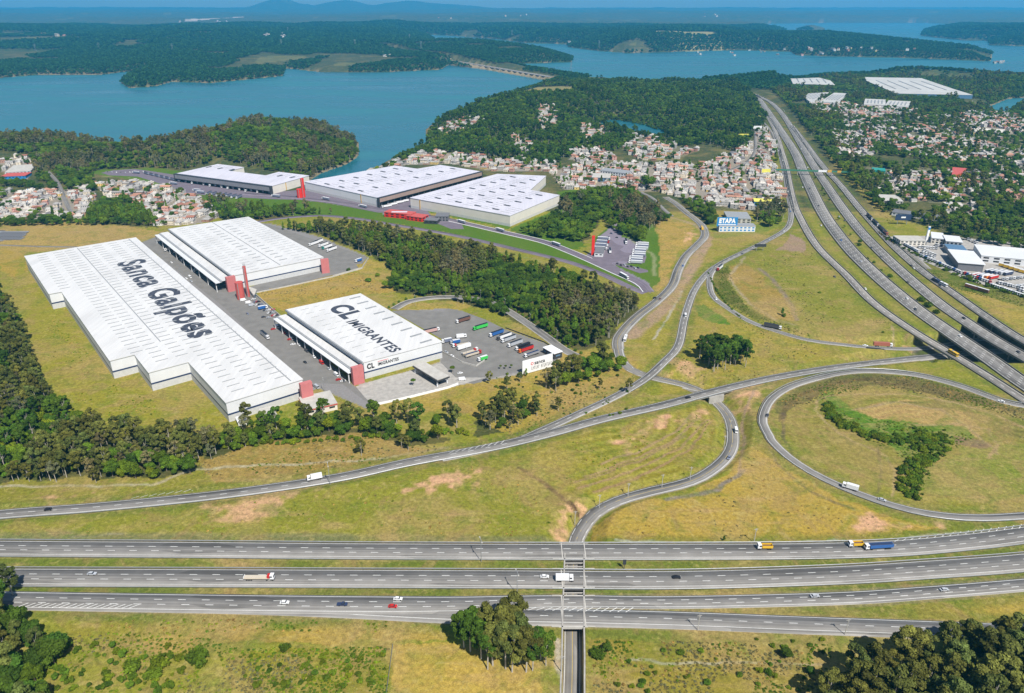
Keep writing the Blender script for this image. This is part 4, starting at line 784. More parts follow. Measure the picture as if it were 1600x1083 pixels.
ptext('IMIGRANTES', 'roof_lettering', (541,503), (613,551), ZC+.28, lC, sC, 10.0, C, .035)
# wall lettering on the front of C
eC = pC[np.argmin([abs(proj(q[0], q[1], ZC)[0]-567) for q in pC])]; fC = pC[np.argmin([abs(proj(q[0], q[1], ZC)[0]-690) for q in pC])]
wd_ = (fC-eC)/np.linalg.norm(fC-eC); nf = np.array([wd_[1], -wd_[0]]); Lf = np.linalg.norm(fC-eC)
def wtext(s, t0, t1, zz, cap, off=.02, m='black_paint'):
    q = eC+wd_*Lf*t0+nf*.12; text(s, 'wall_lettering', (q[0], q[1], zz), (*wd_, 0), (0, 0, 1), Lf*(t1-t0), cap, m, C, off, .01)
wtext('CL', .035, .125, 8.2, 4.4, .05); wtext('IMIGRANTES', .17, .43, 8.7, 2.8, .03)
q = eC+wd_*Lf*.17+nf*.13; q2 = eC+wd_*Lf*.30+nf*.13; rl = np.array(C.location.xy); MB().wall(q-rl, q2-rl, 12.2, 12.55, .05).obj('sign_underline', 'logo_red', C)
# water towers and small plant house by B
def tower(px, r, h, label, base=0, open_top=False):
    q = ground(*px); t = thing('water_tower', label, 'water tower', q); MB().cyl(0, 0, 0, h, r, 16, 0).obj('tank', 'rust_red' if px[0] < 420 else 'bright_red', t)
    MB().cyl(0, 0, h+.02, h+.5, r*1.04, 16, 0).obj('rim', 'rust_red' if px[0] < 420 else 'bright_red', t)
    if open_top:
        for a in range(3): MB().box(-.15, -.15, 0, .15, .15, 3).obj('mast', 'steel', t, (math.cos(a*2.1)*r*.6, math.sin(a*2.1)*r*.6, h+.4))
    MB().box(-.3, -r-.35, 0, .3, -r+.1, h+.3).obj('ladder', 'steel', t); return t
tower((377,467), 3.9, 17.5, 'short wide rust-red water tank beside the canopied warehouse'); tower((388.5,463.5), 1.6, 32, 'tall slim rust-red tower with antenna masts beside the wide tank', open_top=True)
tower((469,309), 4.2, 13, 'short wide bright red tank between two far warehouses'); tower((475,308.5), 2.6, 29, 'tall bright red tower between two far warehouses')
# D, E, F: rendered estate
ZD = 13
D, pD, uD, vD = warehouse('warehouse', 'far low white warehouse with grey dock side and long truck yard', [(279,271),(341,256),(371,261),(366,268),(419,275),(433,268),(482,275),(422,291)], ZD, 'cream_wall', 'roof_sheet_lilac', 'cream_wall', 'cream_wall', raw=False)
ZE = 14
E_, pE, uE, vE = warehouse('warehouse', 'far broad white warehouse right of the bright red towers with brown dock wall', [(476,284),(590,309),(750,268),(688,258),(652,264),(617,259)], ZE, 'white_wall', 'roof_sheet_lilac', None, 'pale_base', (.25,.25))
ZF = 15
F_, pF, uF, vF = warehouse('warehouse', 'far white warehouse with stepped right side above the sloping lawn', [(641,309),(797,337),(874,305),(828,297),(853,275),(777,272)], ZF, 'cream_wall', 'roof_sheet_lilac', None, 'pale_base', (.25,.25))
def edge_near(poly, a_px, b_px, z):
    m = (P(*a_px, z)+P(*b_px, z))/2; n = len(poly); k = min(range(n), key=lambda i: np.linalg.norm((poly[i]+poly[(i+1) % n])/2-m)); A_, B_ = poly[k], poly[(k+1) % n]
    if (B_-A_)@(P(*b_px, z)-P(*a_px, z)) < 0: A_, B_ = B_, A_
    return A_, B_
def dockside(root, poly, a_px, b_px, z, facade, depth=4, z0=.42, frame_m='dark_metal', doors=10):
    A_, B_ = edge_near(poly, a_px, b_px, z); e = (B_-A_)/np.linalg.norm(B_-A_); n = np.array([e[1], -e[0]]); c = poly.mean(0); n = -n if (A_-c)@n < 0 else n
    rl = np.array(root.location.xy); A_ = A_-rl; B_ = B_-rl; q = lambda p, d: tuple(p+n*d)
    MB().prism([q(A_, .2), q(B_, .2), q(B_, depth), q(A_, depth)], z*z0, z-.4, 0).obj('facade_panel', facade, root)
    MB().prism([q(A_-e*.5, .2), q(B_+e*.5, .2), q(B_+e*.5, depth+.3), q(A_-e*.5, depth+.3)], z-.38, z+.35, 0).obj('facade_frame', frame_m, root)
    MB().prism([q(A_, .2), q(B_, .2), q(B_, depth+.3), q(A_, depth+.3)], z*z0-.6, z*z0-.02, 0).obj('facade_frame', frame_m, root)
    MB().prism([q(A_, .15), q(B_, .15), q(B_, .3), q(A_, .3)], .1, z*z0-.6, 0).obj('dock_wall', 'dock_dark', root)
    for p, s in ((A_, -1), (B_, 1)):
        MB().prism([q(p, .2), q(p+e*s*1.6, .2), q(p+e*s*1.6, depth+.5), q(p, depth+.5)], 0, z+.37, 0).obj('end_pier', frame_m, root)
    L = np.linalg.norm(B_-A_); dm = MB().box(-1.5, -.1, 0, 1.5, .1, 3.6).mesh('dock_door', 'grey_metal')
    for k in range(doors):
        p = A_+e*L*(k+.5)/doors+n*.45; o = bpy.data.objects.new('dock_door', dm); COL.objects.link(o); o.parent = root; o.location = (p[0], p[1], 1); o.rotation_euler = (0, 0, math.atan2(e[1], e[0]))
mat('facade_grey', (.22,.22,.24), .5)
dockside(D, pD, (279,271), (422,291), ZD, 'facade_grey', 5, .45, doors=16); dockside(E_, pE, (590,309), (750,268), ZE, 'brown_panel', 4, .55, doors=18)
def longdir(poly):
    n = len(poly); k = max(range(n), key=lambda i: np.linalg.norm(poly[(i+1) % n]-poly[i])); e = poly[(k+1) % n]-poly[k]; return e/np.linalg.norm(e)
for rt, pl, z, f, st in ((D, pD, ZD, (.3,), 27), (E_, pE, ZE, (.3,.55,.75), 30), (F_, pF, ZF, (.2,.42,.62,.8), 26)):
    lg = longdir(pl)
    rowvents(rt, pl, lg, z+.2, f, st, 11, 'dark_metal', wd=4.2, h=.6, name='skylight', start=14)
    rowvents(rt, pl, lg, z+.2, tuple(x-.08 for x in f)+(.92,), st/3, 18, 'vent_pale', wd=.6, h=.3)
for rt, pl, a, b, z, t in ((D, pD, (422,291), (482,275), ZD, .35), (E_, pE, (476,284), (590,309), ZE, .78), (F_, pF, (641,309), (797,337), ZF, .1)):
    A_, B_ = edge_near(pl, a, b, z); rl = np.array(rt.location.xy); e = (B_-A_)/np.linalg.norm(B_-A_); n = np.array([e[1], -e[0]]); n = -n if (A_-pl.mean(0))@n < 0 else n; p = A_+(B_-A_)*t-rl
    MB().prism([tuple(p+n*.1), tuple(p+e*1.2+n*.1), tuple(p+e*1.2+n*.5), tuple(p+n*.5)], .5, z-.5).obj('yellow_stripe', 'ochre', rt)
# ------------------------------------------------------------------ generic small building by photo outline of its roof
def block(name, label, px, z, wall, roof, cat='building', group=None, over=.4, windows=0, zt=None, wmat='glass_dark', ridge_m=None, rot=None):
    poly, u, v = snap(px, z); c = poly.mean(0); g = float(height(np.array([c[0]]), np.array([c[1]]))[0]); EXCL.append(offset(poly, 3))
    t = thing(name, label, cat, (c[0], c[1], g), 0, group); lp = poly-c; h = z-g
    MB().prism(T(lp), -1, h-.3, 0).obj('wall', wall, t); MB().prism(T(offset(lp, over)), h-.28, h+.2, 0).obj('roof', roof, t)
    if windows:
        cc = lp
        n = len(cc)
        for i in range(n):
            a, b = cc[i], cc[(i+1) % n]; L = np.linalg.norm(b-a); e = (b-a)/L; nn = np.array([e[1], -e[0]]); nn = -nn if (a+b)@nn < 0 else nn
            if (nn[1] > .3): continue
            k = max(1, int(L/windows))
            for f in ([.5] if h < 6 else [.25, .68]):
                for j in range(k):
                    p = a+e*L*(j+.5)/k+nn*.05; wv = L/k*.27
                    MB().wall(p-e*wv, p+e*wv, h*f-h*.09, h*f+h*.09+.3, .12).obj('window', wmat, t)
    return t, poly, u, v
gh, pG, uG, vG = block('gatehouse', 'dark gatehouse with long flat grey roof over the entry lanes', [(645,571),(664,566),(701,588),(684,593)], 6.5, 'pale_base', 'pale_concrete', 'gatehouse')
for o in list(gh.children):
    if o.name.startswith('wall'): bpy.data.objects.remove(o)
lp = pG-pG.mean(0)
MB().prism(T(offset(lp, .8)), 5.0, 6.1).obj('fascia', 'dark_metal', gh)
for f in ((0,0),(1,0),(2,0),(3,0)):
    q = lp[f[0]]*.93; MB().box(-.5, -.5, 0, .5, .5, 5).obj('column', 'white_wall', gh, (q[0], q[1], 0))
lg = longdir(lp)
for k in (-1, 0, 1):
    q = lg*k*9; o = MB().box(-2.6, -.9, 0, 2.6, .9, 3).obj('booth', 'glass_dark', gh, (q[0], q[1], 0)); o.rotation_euler = (0, 0, math.atan2(lg[1], lg[0]))
gh2, *_ = block('canopy_hut', 'small hut with white flat roof behind the white sanca billboard', [(848,543),(862,539),(877,549),(867,553)], 5.5, 'dark_metal', 'sign_white', 'hut', windows=5, wmat='glass_blue')
an, pan, *_ = block('office_annex', 'low annex with pale roof and red eave in front of the long warehouse', [(475,620),(510,611),(531,628),(470,643)], 5.5, 'cream_wall', 'pale_concrete', 'annex', over=.3, windows=6)
MB().prism(T(offset(pan-pan.mean(0), .45)), 4.3, 5.15).obj('eave_band', 'rust_red', an)
block('service_block', 'small pale service block half hidden by trees below the long warehouse', [(404,640),(424,635),(432,648),(414,652)], 5, 'white_wall', 'pale_concrete', 'annex', windows=5)
block('service_block', 'tiny white kiosk at the near corner of the long warehouse', [(368,652),(382,649),(386,656),(372,659)], 4, 'white_wall', 'white_metal', 'annex', windows=4)
block('plant_house', 'blue-grey pump house at the foot of the rust-red towers', [(392,447),(404,452),(402,461),(388,456)], 4.5, 'glass_blue', 'pale_concrete', 'pump house')
red, pR, *_ = block('office_pavilion', 'red flat-roofed office pavilion before the far warehouses', [(607,327),(650,331),(641,336),(603,331)], 7, 'bright_red', 'rust_red', 'office', windows=7)
block('office_pavilion', 'small red flat-roofed pavilion joined to the long red office', [(643,332),(667,336),(660,341),(638,337)], 6, 'bright_red', 'rust_red', 'office', windows=6)
MB().box(-12, -3, 7, 10, 3, 7.35).obj('roof_panel', 'lilac_roof', red)
block('security_pavilion', 'dark glazed pavilion with pale roof panel right of the red office', [(667,340),(687,341),(683,345),(663,344)], 5, 'dark_metal', 'mid_grey', 'gatehouse', windows=5)
block('security_canopy', 'dark frame canopy right of the red office below the far warehouse', [(684,333),(703,332),(700,338),(679,338)], 7, 'mid_grey', 'mid_grey', 'canopy', windows=4)
block('fuel_kiosk', 'small kiosk with grey roof beside the red pylon in the estate lorry park', [(932,385),(944,386),(943,396),(929,394)], 5, 'white_wall', 'mid_grey', 'kiosk', windows=4)
q = ground(926,399); t = thing('sign_pylon', 'bright red pylon standing at the estate lorry park entrance', 'pylon', q); MB().box(-1.7, -1, 0, 1.7, 1, 24).obj('shaft', 'bright_red', t); MB().box(-2, -1.3, -.2, 2, 1.3, .6).obj('footing', 'concrete', t); MB().box(-1.75, -1.05, 20, 1.75, 1.05, 20.4).obj('collar', 'rust_red', t)
# billboard "sanca"
a = P(816,586,0); b = P(863,573,0); e = (b-a)/np.linalg.norm(b-a); n = np.array([e[1], -e[0]]); Lb_ = np.linalg.norm(b-a)
bb = thing('billboard', 'big white hoarding reading sanca below the lorry park', 'billboard', (a[0], a[1], 0))
o = MB().box(0, -.25, .4, Lb_, .25, 12.3).obj('board', 'sign_white', bb); o.rotation_euler = (0, 0, math.atan2(e[1], e[0]))
for k in range(5):
    q = e*Lb_*(k+.3)/5-n*.8; MB().box(-.2, -.2, -.5, .2, .2, 11.5).obj('support_post', 'steel', bb, (q[0], q[1], 0))
def btext(s, t0, t1, zz, cap, off, m='black_paint'):
    q = a+e*Lb_*t0+n*.27; text(s, 'billboard_lettering', (q[0], q[1], zz), (*e, 0), (0,0,1), Lb_*(t1-t0), cap, m, bb, off, .01)
btext('sanca', .39, .74, 6.6, 3.4, .03); rb = np.random.default_rng(5)
for k in range(15):
    t0 = .30+k*.0455
    for s_, w_, z0, z1 in ((0, .011, 0, 1), (.013, .008, (0, .4, .75)[k % 3], (.25, .65, 1)[k % 3])) if k != 6 else ((.008, .006, .4, .6),):
        q0 = e*Lb_*(t0+s_)+n*.3; q1 = e*Lb_*(t0+s_+w_)+n*.3; MB().wall(q0, q1, 2.3+3.2*z0, 2.3+3.2*z1, .06).obj('billboard_lettering', 'dark_metal', bb)
q = a+e*Lb_*.315+n*.3
o = MB().cyl(0, 0, 0, .05, 1.35, 20).obj('logo_disc', 'logo_red', bb, (q[0]-a[0], q[1]-a[1], 8)); o.rotation_euler = (math.pi/2, 0, math.atan2(e[1], e[0]))
q = q+n*.08; o = MB().cyl(0, 0, 0, .05, .8, 20).obj('logo_centre', 'sign_white', bb, (q[0]-a[0], q[1]-a[1], 8)); o.rotation_euler = (math.pi/2, 0, math.atan2(e[1], e[0]))
# school with ETAPA sign
et, pT, *_ = block('school_building', 'blue fronted building carrying the big ETAPA sign beside the ramp', [(1124,349),(1177,349),(1180,353),(1121,353)], 8, 'white_wall', 'grey_metal', 'school', windows=5, wmat='blue_sign')
a = P(1118,361,0); b = P(1150,361,0); eb = thing('sign_board', 'big blue board reading ETAPA on the roadside building', 'sign', (a[0], a[1]-2, 0)); Ls = (b-a)[0]
MB().box(0, -.2, 7.0, Ls, .2, 19.0).obj('board', 'blue_sign', eb)
for k in (.1, .9): MB().box(Ls*k-.2, .2, 0, Ls*k+.2, .6, 17).obj('support_post', 'steel', eb)
text('ETAPA', 'sign_lettering', (a[0]+Ls*.1, a[1]-2.23, 11.6), (1,0,0), (0,0,1), Ls*.8, 6.0, 'sign_white', eb, .06, .01)
MB().box(Ls*.07, -.3, 8.8, Ls*.93, -.22, 9.8).obj('sign_line', 'sign_white', eb)
block('school_hall', 'grey roofed hall behind the blue ETAPA building', [(1132,331),(1168,331),(1172,342),(1137,341)], 7, 'pale_concrete', 'grey_metal', 'hall', windows=6)
block('advert_building', 'yellow and blue shopfront strip behind the ETAPA building', [(1178,310),(1207,311),(1207,316),(1178,315)], 7, 'blue_sign', 'yellow_sign', 'shop', windows=6)
mat('works_roof', (.50,.49,.46), .6, var=.12, scale=.02)
# far factories
block('factory', 'long low factory with curved pale roof beside the far lake shore', [(1236,123),(1262,121),(1301,126),(1300,132),(1276,133),(1238,130)], 10, 'glass_blue', 'works_roof', 'factory')
block('factory', 'largest far factory with stepped white roof and blue glazed side', [(1345,126),(1372,121),(1430,122),(1504,139),(1500,147),(1391,147),(1390,138)], 12, 'glass_blue', 'works_roof', 'factory')
block('factory', 'left white-roofed works hall above the far village', [(1262,146),(1300,144),(1282,160),(1258,152)], 9, 'white_wall', 'works_roof', 'factory')
block('factory', 'right twin of the white-roofed works halls above the far village', [(1302,144),(1325,147),(1306,161),(1285,159)], 9, 'white_wall', 'works_roof', 'factory')
block('factory', 'pale works hall left of the narrow gap above the far village', [(1350,154),(1384,156),(1383,165),(1352,163)], 9, 'white_wall', 'works_roof', 'factory')
block('factory', 'pale works hall right of the narrow gap above the far village', [(1386,156),(1421,159),(1420,168),(1386,165)], 9, 'white_wall', 'works_roof', 'factory')
for o in list(COL.objects):
    if o.get('category') == 'factory':
        pl = [c for c in o.children if c.name.startswith('roof')][0]; vs = np.array([v.co[:2] for v in pl.data.vertices if v.co.z > 6]); lg = longdir(vs); h = max(v.co.z for v in pl.data.vertices); n_ = np.array([-lg[1], lg[0]]); s0, s1 = (vs@n_).min(), (vs@n_).max(); l0, l1 = (vs@lg).min(), (vs@lg).max()
        for k in range(1, 6):
            q = n_*(s0+(s1-s0)*k/6); a_ = q+lg*(l0+(l1-l0)*.24); b_ = q+lg*(l0+(l1-l0)*.76)
            MB().wall(a_, b_, h, h+1.0, 3.0).obj('roof_ridge', 'vent_mid' if k % 2 else 'vent_pale', o)
# dealership
block('dealer_hall', 'truck dealer hall with broad white roof and dark open sides', [(1488,391),(1520,392),(1535,411),(1495,412)], 9, 'mid_grey', 'white_metal', 'hall', over=1.2)
dw, pW, *_ = block('workshop', 'long white truck workshop with open bays at the right edge', [(1527,383),(1600,388),(1720,400),(1712,412),(1600,405),(1530,399)], 8, 'white_wall', 'white_metal', 'workshop', windows=9, wmat='dock_dark')
block('office_block', 'grey office block behind the truck dealer hall', [(1476,368),(1500,369),(1502,378),(1477,377)], 8, 'grey_metal', 'white_metal', 'office', windows=4)
block('solar_canopy', 'blue panelled canopy beside the truck dealer hall', [(1478,382),(1505,383),(1509,391),(1481,390)], 6, 'grey_metal', 'glass_blue', 'canopy')
block('showroom', 'cream walled showroom behind the rows of white trucks', [(1402,369),(1438,368),(1440,375),(1404,377)], 6, 'cream_wall', 'pale_concrete', 'showroom', windows=5)
block('showroom', 'white banded showroom beside a slanted white pylon', [(1456,363),(1474,364),(1474,373),(1455,372)], 7, 'cream_wall', 'white_metal', 'showroom', windows=4)
q = ground(1447,377); t = thing('sign_pylon', 'slim white pylon among the dealer yard showrooms', 'pylon', q); MB().box(-1.2, -1, 0, 1.2, 1, 19).obj('shaft', 'sign_white', t); MB().box(-1.5, -1.3, -.2, 1.5, 1.3, .6).obj('footing', 'concrete', t); MB().box(-1.25, -1.1, 15, 1.25, -1.01, 18).obj('sign_face', 'blue_sign', t)
block('long_shed', 'row of dark roofed sheds along the right hand hillside street', [(1398,327),(1472,336),(1470,342),(1394,331)], 5, 'white_wall', 'mid_grey', 'shed', windows=6)
block('market_hall', 'grey roofed market hall amid the dense central village', [(946,262),(983,267),(982,272),(940,266)], 8, 'white_wall', 'grey_metal', 'hall', windows=5)
block('market_hall', 'low blue-edged hall amid the dense central village', [(930,271),(955,271),(953,278),(922,277)], 7, 'glass_blue', 'pale_concrete', 'hall', windows=5)
block('school_building', 'pale blue and white school with long roof at the far right', [(1530,199),(1570,202),(1572,208),(1528,205)], 8, 'blue_sign', 'cream_wall', 'school', windows=5)
block('shop', 'turquoise roofed shop right of the green footbridge', [(1364,262),(1383,263),(1383,267),(1362,266)], 5, 'paint_teal', 'paint_teal', 'shop', windows=5)
block('warehouse_shed', 'grey walled square building among trees right of the highway', [(1376,305),(1402,304),(1408,314),(1378,314)], 7, 'pale_concrete', 'pale_concrete', 'building', windows=4)
block('red_hall', 'wide red roofed hall among trees right of the highway', [(1487,262),(1507,262),(1513,272),(1489,275)], 7, 'paint_orange', 'rust_red', 'hall', windows=5)
block('farm_building', 'pale roofed building at the left edge above the village', [(20,258),(55,257),(50,268),(12,268)], 7, 'white_wall', 'pale_concrete', 'building', windows=5)
block('farm_building', 'terracotta roofed long building at the left edge above the village', [(8,270),(44,270),(42,275),(8,275)], 6, 'blue_sign', 'rust_red', 'building', windows=5)
block('farm_building', 'dark roofed barn at the top left village edge', [(5,247),(22,246),(24,250),(5,251)], 6, 'white_wall', 'mid_grey', 'barn', windows=5)
for (x, y, wd, h, m, nm) in ((1161,218,22,6,'yellow_sign','yellow'),(1183,205,20,6,'sign_white','white'),(1409,351,21,8,'navy_band','dark blue'),(1196,275,15,6,'yellow_sign','bright yellow'),(1187,386,0,0,'dark_metal','')):
    if not wd: continue
    g = ground(x, y); t = thing('billboard', f'{nm} roadside hoarding on posts '+('left of the highway ridge' if x < 1300 else 'above the truck dealer yard'), 'billboard', g)
    MB().box(-wd/2, -.3, 6, wd/2, .3, 6+h).obj('board', m, t)
    for k in (-.3, .3): MB().box(wd*k-.3, .3, -.5, wd*k+.3, .8, 7).obj('support_post', 'steel', t)
    if nm == 'dark blue': MB().box(-3, -.4, 9, 3, -.31, 11).obj('sign_face', 'sign_white', t)
g = ground(1187,392); t = thing('billboard', 'small dark road sign panel beside the upper ramp', 'road sign', g); MB().box(-7, -.3, 5, 7, .3, 8.5).obj('board', 'dark_metal', t)
for k in (-4, 4): MB().box(k-.2, .3, -.3, k+.2, .7, 6).obj('support_post', 'steel', t)
# green footbridge over the highway
a = P(1211,272,0); b = P(1328,276,0); e = (b-a)/np.linalg.norm(b-a); L = np.linalg.norm(b-a); fb = thing('footbridge', 'green steel footbridge with signs crossing all highway carriageways', 'footbridge', (a[0], a[1], 0), math.atan2(e[1], e[0]))
MB().box(0, -1.5, 6.6, L, 1.5, 7.2).obj('deck', 'green_steel', fb); MB().box(0, -1.6, 7.2, L, -1.45, 8.8).obj('railing', 'green_steel', fb); MB().box(0, 1.45, 7.2, L, 1.6, 8.8).obj('railing', 'green_steel', fb)
for k in (0, .09, .30, .54, .75, 1): MB().box(L*k-.5, -1, -.5, L*k+.5, 1, 6.6).obj('pier', 'concrete', fb)
MB().box(L*.57, -1.9, 6.5, L*.68, -1.65, 10).obj('sign_panel', 'sign_white', fb); MB().box(L*.69, -1.9, 6.3, L*.745, -1.65, 10.6).obj('sign_panel', 'ochre', fb); MB().box(L*.82, -1.9, 6.5, L*.87, -1.65, 10).obj('sign_panel', 'ochre', fb)
MB().box(-2, -8, 0, 0, 1.5, 7).obj('stair', 'concrete', fb); MB().box(L, -8, 0, L+2, 1.5, 7).obj('stair', 'concrete', fb)
# underpass walls, parapets and medians' openings
c = ROADS['L1']['c']; k = c[:, 1] < 322; cc = c[k]; Ln, Rn = strip(cc, 5.2, -5.2, 0)
for s, nm in ((Ln, 'left'), (Rn, 'right')):
    mb = MB()
    for i in range(len(s)-1): mb.wall(s[i], s[i+1], -7.5, .25, .7)
    tag(mb.obj('retaining_wall', 'concrete'), 'concrete retaining wall on the %s side of the lane under the highway' % nm, 'retaining wall')
for yy, nm in ((873.5,'far side of the first median gap'),(889,'near side of the first median gap'),(918.5,'far side of the second median gap'),(931,'near side of the second median gap'),(848.5,'north portal of the underpass'),(979.5,'south portal of the underpass')):
    p = P(878,yy,0); q = P(914,yy,0); t = thing('bridge_parapet', 'pale concrete bridge beam at the '+nm, 'bridge beam', (p[0], p[1], 0)); MB().box(-1.5, -.3, -1.2, q[0]-p[0]+1.5, .3, .25).obj('beam', 'pale_concrete', t); MB().box(-5, -.2, .02, -1.5, .2, .4).obj('coping', 'pale_concrete', t); MB().box(q[0]-p[0]+1.5, -.2, .02, q[0]-p[0]+5, .2, .4).obj('coping', 'pale_concrete', t)
for yy, i in ((878.5,0),(884,1),(925,2)):
    p = P(880,yy,0); q = P(912,yy,0); t = thing('beam', ['upper','lower','single'][i]+' concrete strut spanning a median gap over the lane', 'strut', (p[0], p[1], -.6)); MB().box(-1, -.18, -.5, q[0]-p[0]+1, .18, .2).obj('strut_body', 'concrete', t); MB().box(-1, -.12, .2, q[0]-p[0]+1, .12, .3).obj('strut_cap', 'pale_concrete', t)
for k_, yy in (('H1', 861), ('H2', 904), ('H3', 942), ('H4', 965)):
    r = ROADS[k_]
    for xx in (878, 914):
        p = P(xx, yy, 0); mb = MB().box(-.25, -r['w']/2+.2, .04, .25, r['w']/2-.2, .06); struct(mb.obj('expansion_joint', 'pale_concrete', None, (p[0], p[1], .01)))
# overpass over the curving lane, abutments; right hand bridges
def abut(a, b, z0, z1, label, th=1.2, m='concrete'):
    p, q = P(*a, z1), P(*b, z1); t = MB().wall(p, q, z0, z1, th).obj('abutment', m); tag(t, label, 'abutment')
abut((1108,621),(1131,616), -7, -.2, 'concrete abutment beneath the ramp above the curving lane'); abut((1066,606),(1090,611), -6.5, -.2, 'far concrete abutment beneath the ramp over the curving lane')
def along(key, px):
    c = ROADS[key]['c']; p = P(*px); i = int(np.argmin(np.hypot(c[:, 0]-p[0], c[:, 1]-p[1]))); n = frame(c)[i]; return c[i], n
for key, px, nm in (('CA',(1435,524),'left collector road'),('CA',(1494,558),'left collector road at its far end'),('CB',(1482,517),'second carriageway'),('CB',(1540,558),'second carriageway at its far end'),('CC',(1530,517),'third carriageway'),('CC',(1582,548),'third carriageway at its far end'),('CD',(1560,508),'service carriageway')):
    p, n = along(key, px); w2 = ROADS[key]['w']/2; t = thing('bridge_pier', 'concrete bridge pier row under the '+nm, 'bridge pier', (p[0], p[1], 0), math.atan2(n[1], n[0]))
    MB().box(-w2+.3, -.9, -2.0, w2-.3, .9, -1.15).obj('crossbeam', 'concrete', t)
    for k in (-.6, 0, .6): MB().cyl(w2*k, 0, -7.5, -2.0, .6, 8).obj('column', 'concrete', t)
# parapets on the right hand bridges and guard rails
def rails(key, i0, i1, off, label, m='pale_concrete', h=.9, th=.35, name='bridge_parapet', z0=0.03, cat='parapet'):
    c = ROADS[key]['c']; a = int(len(c)*i0); b = max(a+2, int(len(c)*i1)); cc = c[a:b]; s, _ = strip(cc, off, off, z0); mb = MB(); nn = frame(cc); n = len(s)
    A = s.copy(); B = s.copy(); A[:, :2] += nn*th/2; B[:, :2] -= nn*th/2; v = np.concatenate([A, B, B+[0,0,h], A+[0,0,h]]); i = np.arange(n-1)
    f = np.concatenate([np.stack([i+p*n, i+q*n, i+1+q*n, i+1+p*n], 1) for p, q in ((0,1),(1,2),(2,3),(3,0))]); me = npmesh(name, v, f, [M(m)])
    o = bpy.data.objects.new(name, me); COL.objects.link(o); tag(o, label, cat)
for key, nm in (('CA','left collector road'),('CB','second highway carriageway'),('CC','third highway carriageway'),('CD','highway service carriageway'),('R4','circular ramp'),('R2','upper ramp'),('R1','long ramp'),('H1','upper foreground carriageway'),('H2','middle foreground carriageway')):
    hw = ROADS[key]['w']/2; st = key[0] != 'C'
    for sgn, sd in ((1, 'left'), (-1, 'right')):
        if key in ('R2', 'R1', 'R4') and sgn == (1 if key != 'R4' else 1): continue
        i1 = .86 if key == 'R1' else .9 if key == 'R2' else 1
        rails(key, .02 if key != 'R2' else .12, i1, sgn*(hw+.35), f'{"steel guard rail" if st else "dark concrete barrier"} along the {sd} edge of the {nm}', 'steel' if st else 'concrete_dark', .75 if st else 1.0, .12 if st else .4, 'guard_rail' if st else 'concrete_barrier', .15 if st else 0, 'guard rail' if st else 'barrier')
# ------------------------------------------------------------------ vehicles
def wheels(t, xs, ys, r=.5, wd=.35):
    me = MB().cyl(0, 0, -wd/2, wd/2, r, 10, 0, axis='y').mesh('wheel', 'rubber')
    for x in xs:
        for y in ys:
            o = bpy.data.objects.new('wheel', me); COL.objects.link(o); o.parent = t; o.location = (x, y, r)
def park(t): return freeze(t)
PROTO = {}
def vcar(kind):
    t = thing('car' if kind != 'pickup' else 'pickup_truck', '', 'car' if kind != 'pickup' else 'pickup'); mb = MB(); v = kind == 'van'
    prof = {'sedan': [(-2.2,.35),(-2.2,.85),(-1.6,.98),(1.0,.95),(2.15,.72),(2.2,.35)], 'van': [(-2.3,.35),(-2.3,1.0),(-1.9,1.1),(1.1,1.1),(2.2,.85),(2.3,.35)], 'pickup': [(-2.6,.45),(-2.6,1.05),(-.6,1.08),(1.4,1.08),(2.5,.9),(2.6,.45)]}[kind]
    W = .88; b = len(mb.v)
    for s in (-W, W): mb.v += [(x, s, z) for x, z in prof]
    n = len(prof)
    for i in range(n): j = (i+1) % n; mb.f.append((b+i, b+n+i, b+n+j, b+j)); mb.m.append(0)
    mb.f += [tuple(range(b, b+n)), tuple(range(b+2*n-1, b+n-1, -1))]; mb.m += [0, 0]
    mb.obj('body', 'paint_white', t)
    a, b_, h = {'sedan': (-1.75, 1.0, 1.45), 'van': (-2.2, 1.3, 1.85), 'pickup': (-.5, 1.35, 1.75)}[kind]
    z0 = 1.0
    MB().box(a, -.78, z0-.1, b_, .78, h-.12, 0, .5 if kind != 'van' else .3, .12).obj('window_glass', 'glass_dark', t)
    MB().box(a+.5, -.68, h-.14, b_-.52, .68, h, 0).obj('roof_panel', 'paint_white', t)
    for s in (-.6, .6): MB().box(2.1, s-.2, .6, 2.24, s+.2, .78).obj('headlight', 'marking', t)
    wheels(t, (-1.4, 1.4), (-.8, .8), .34, .22); return park(t)
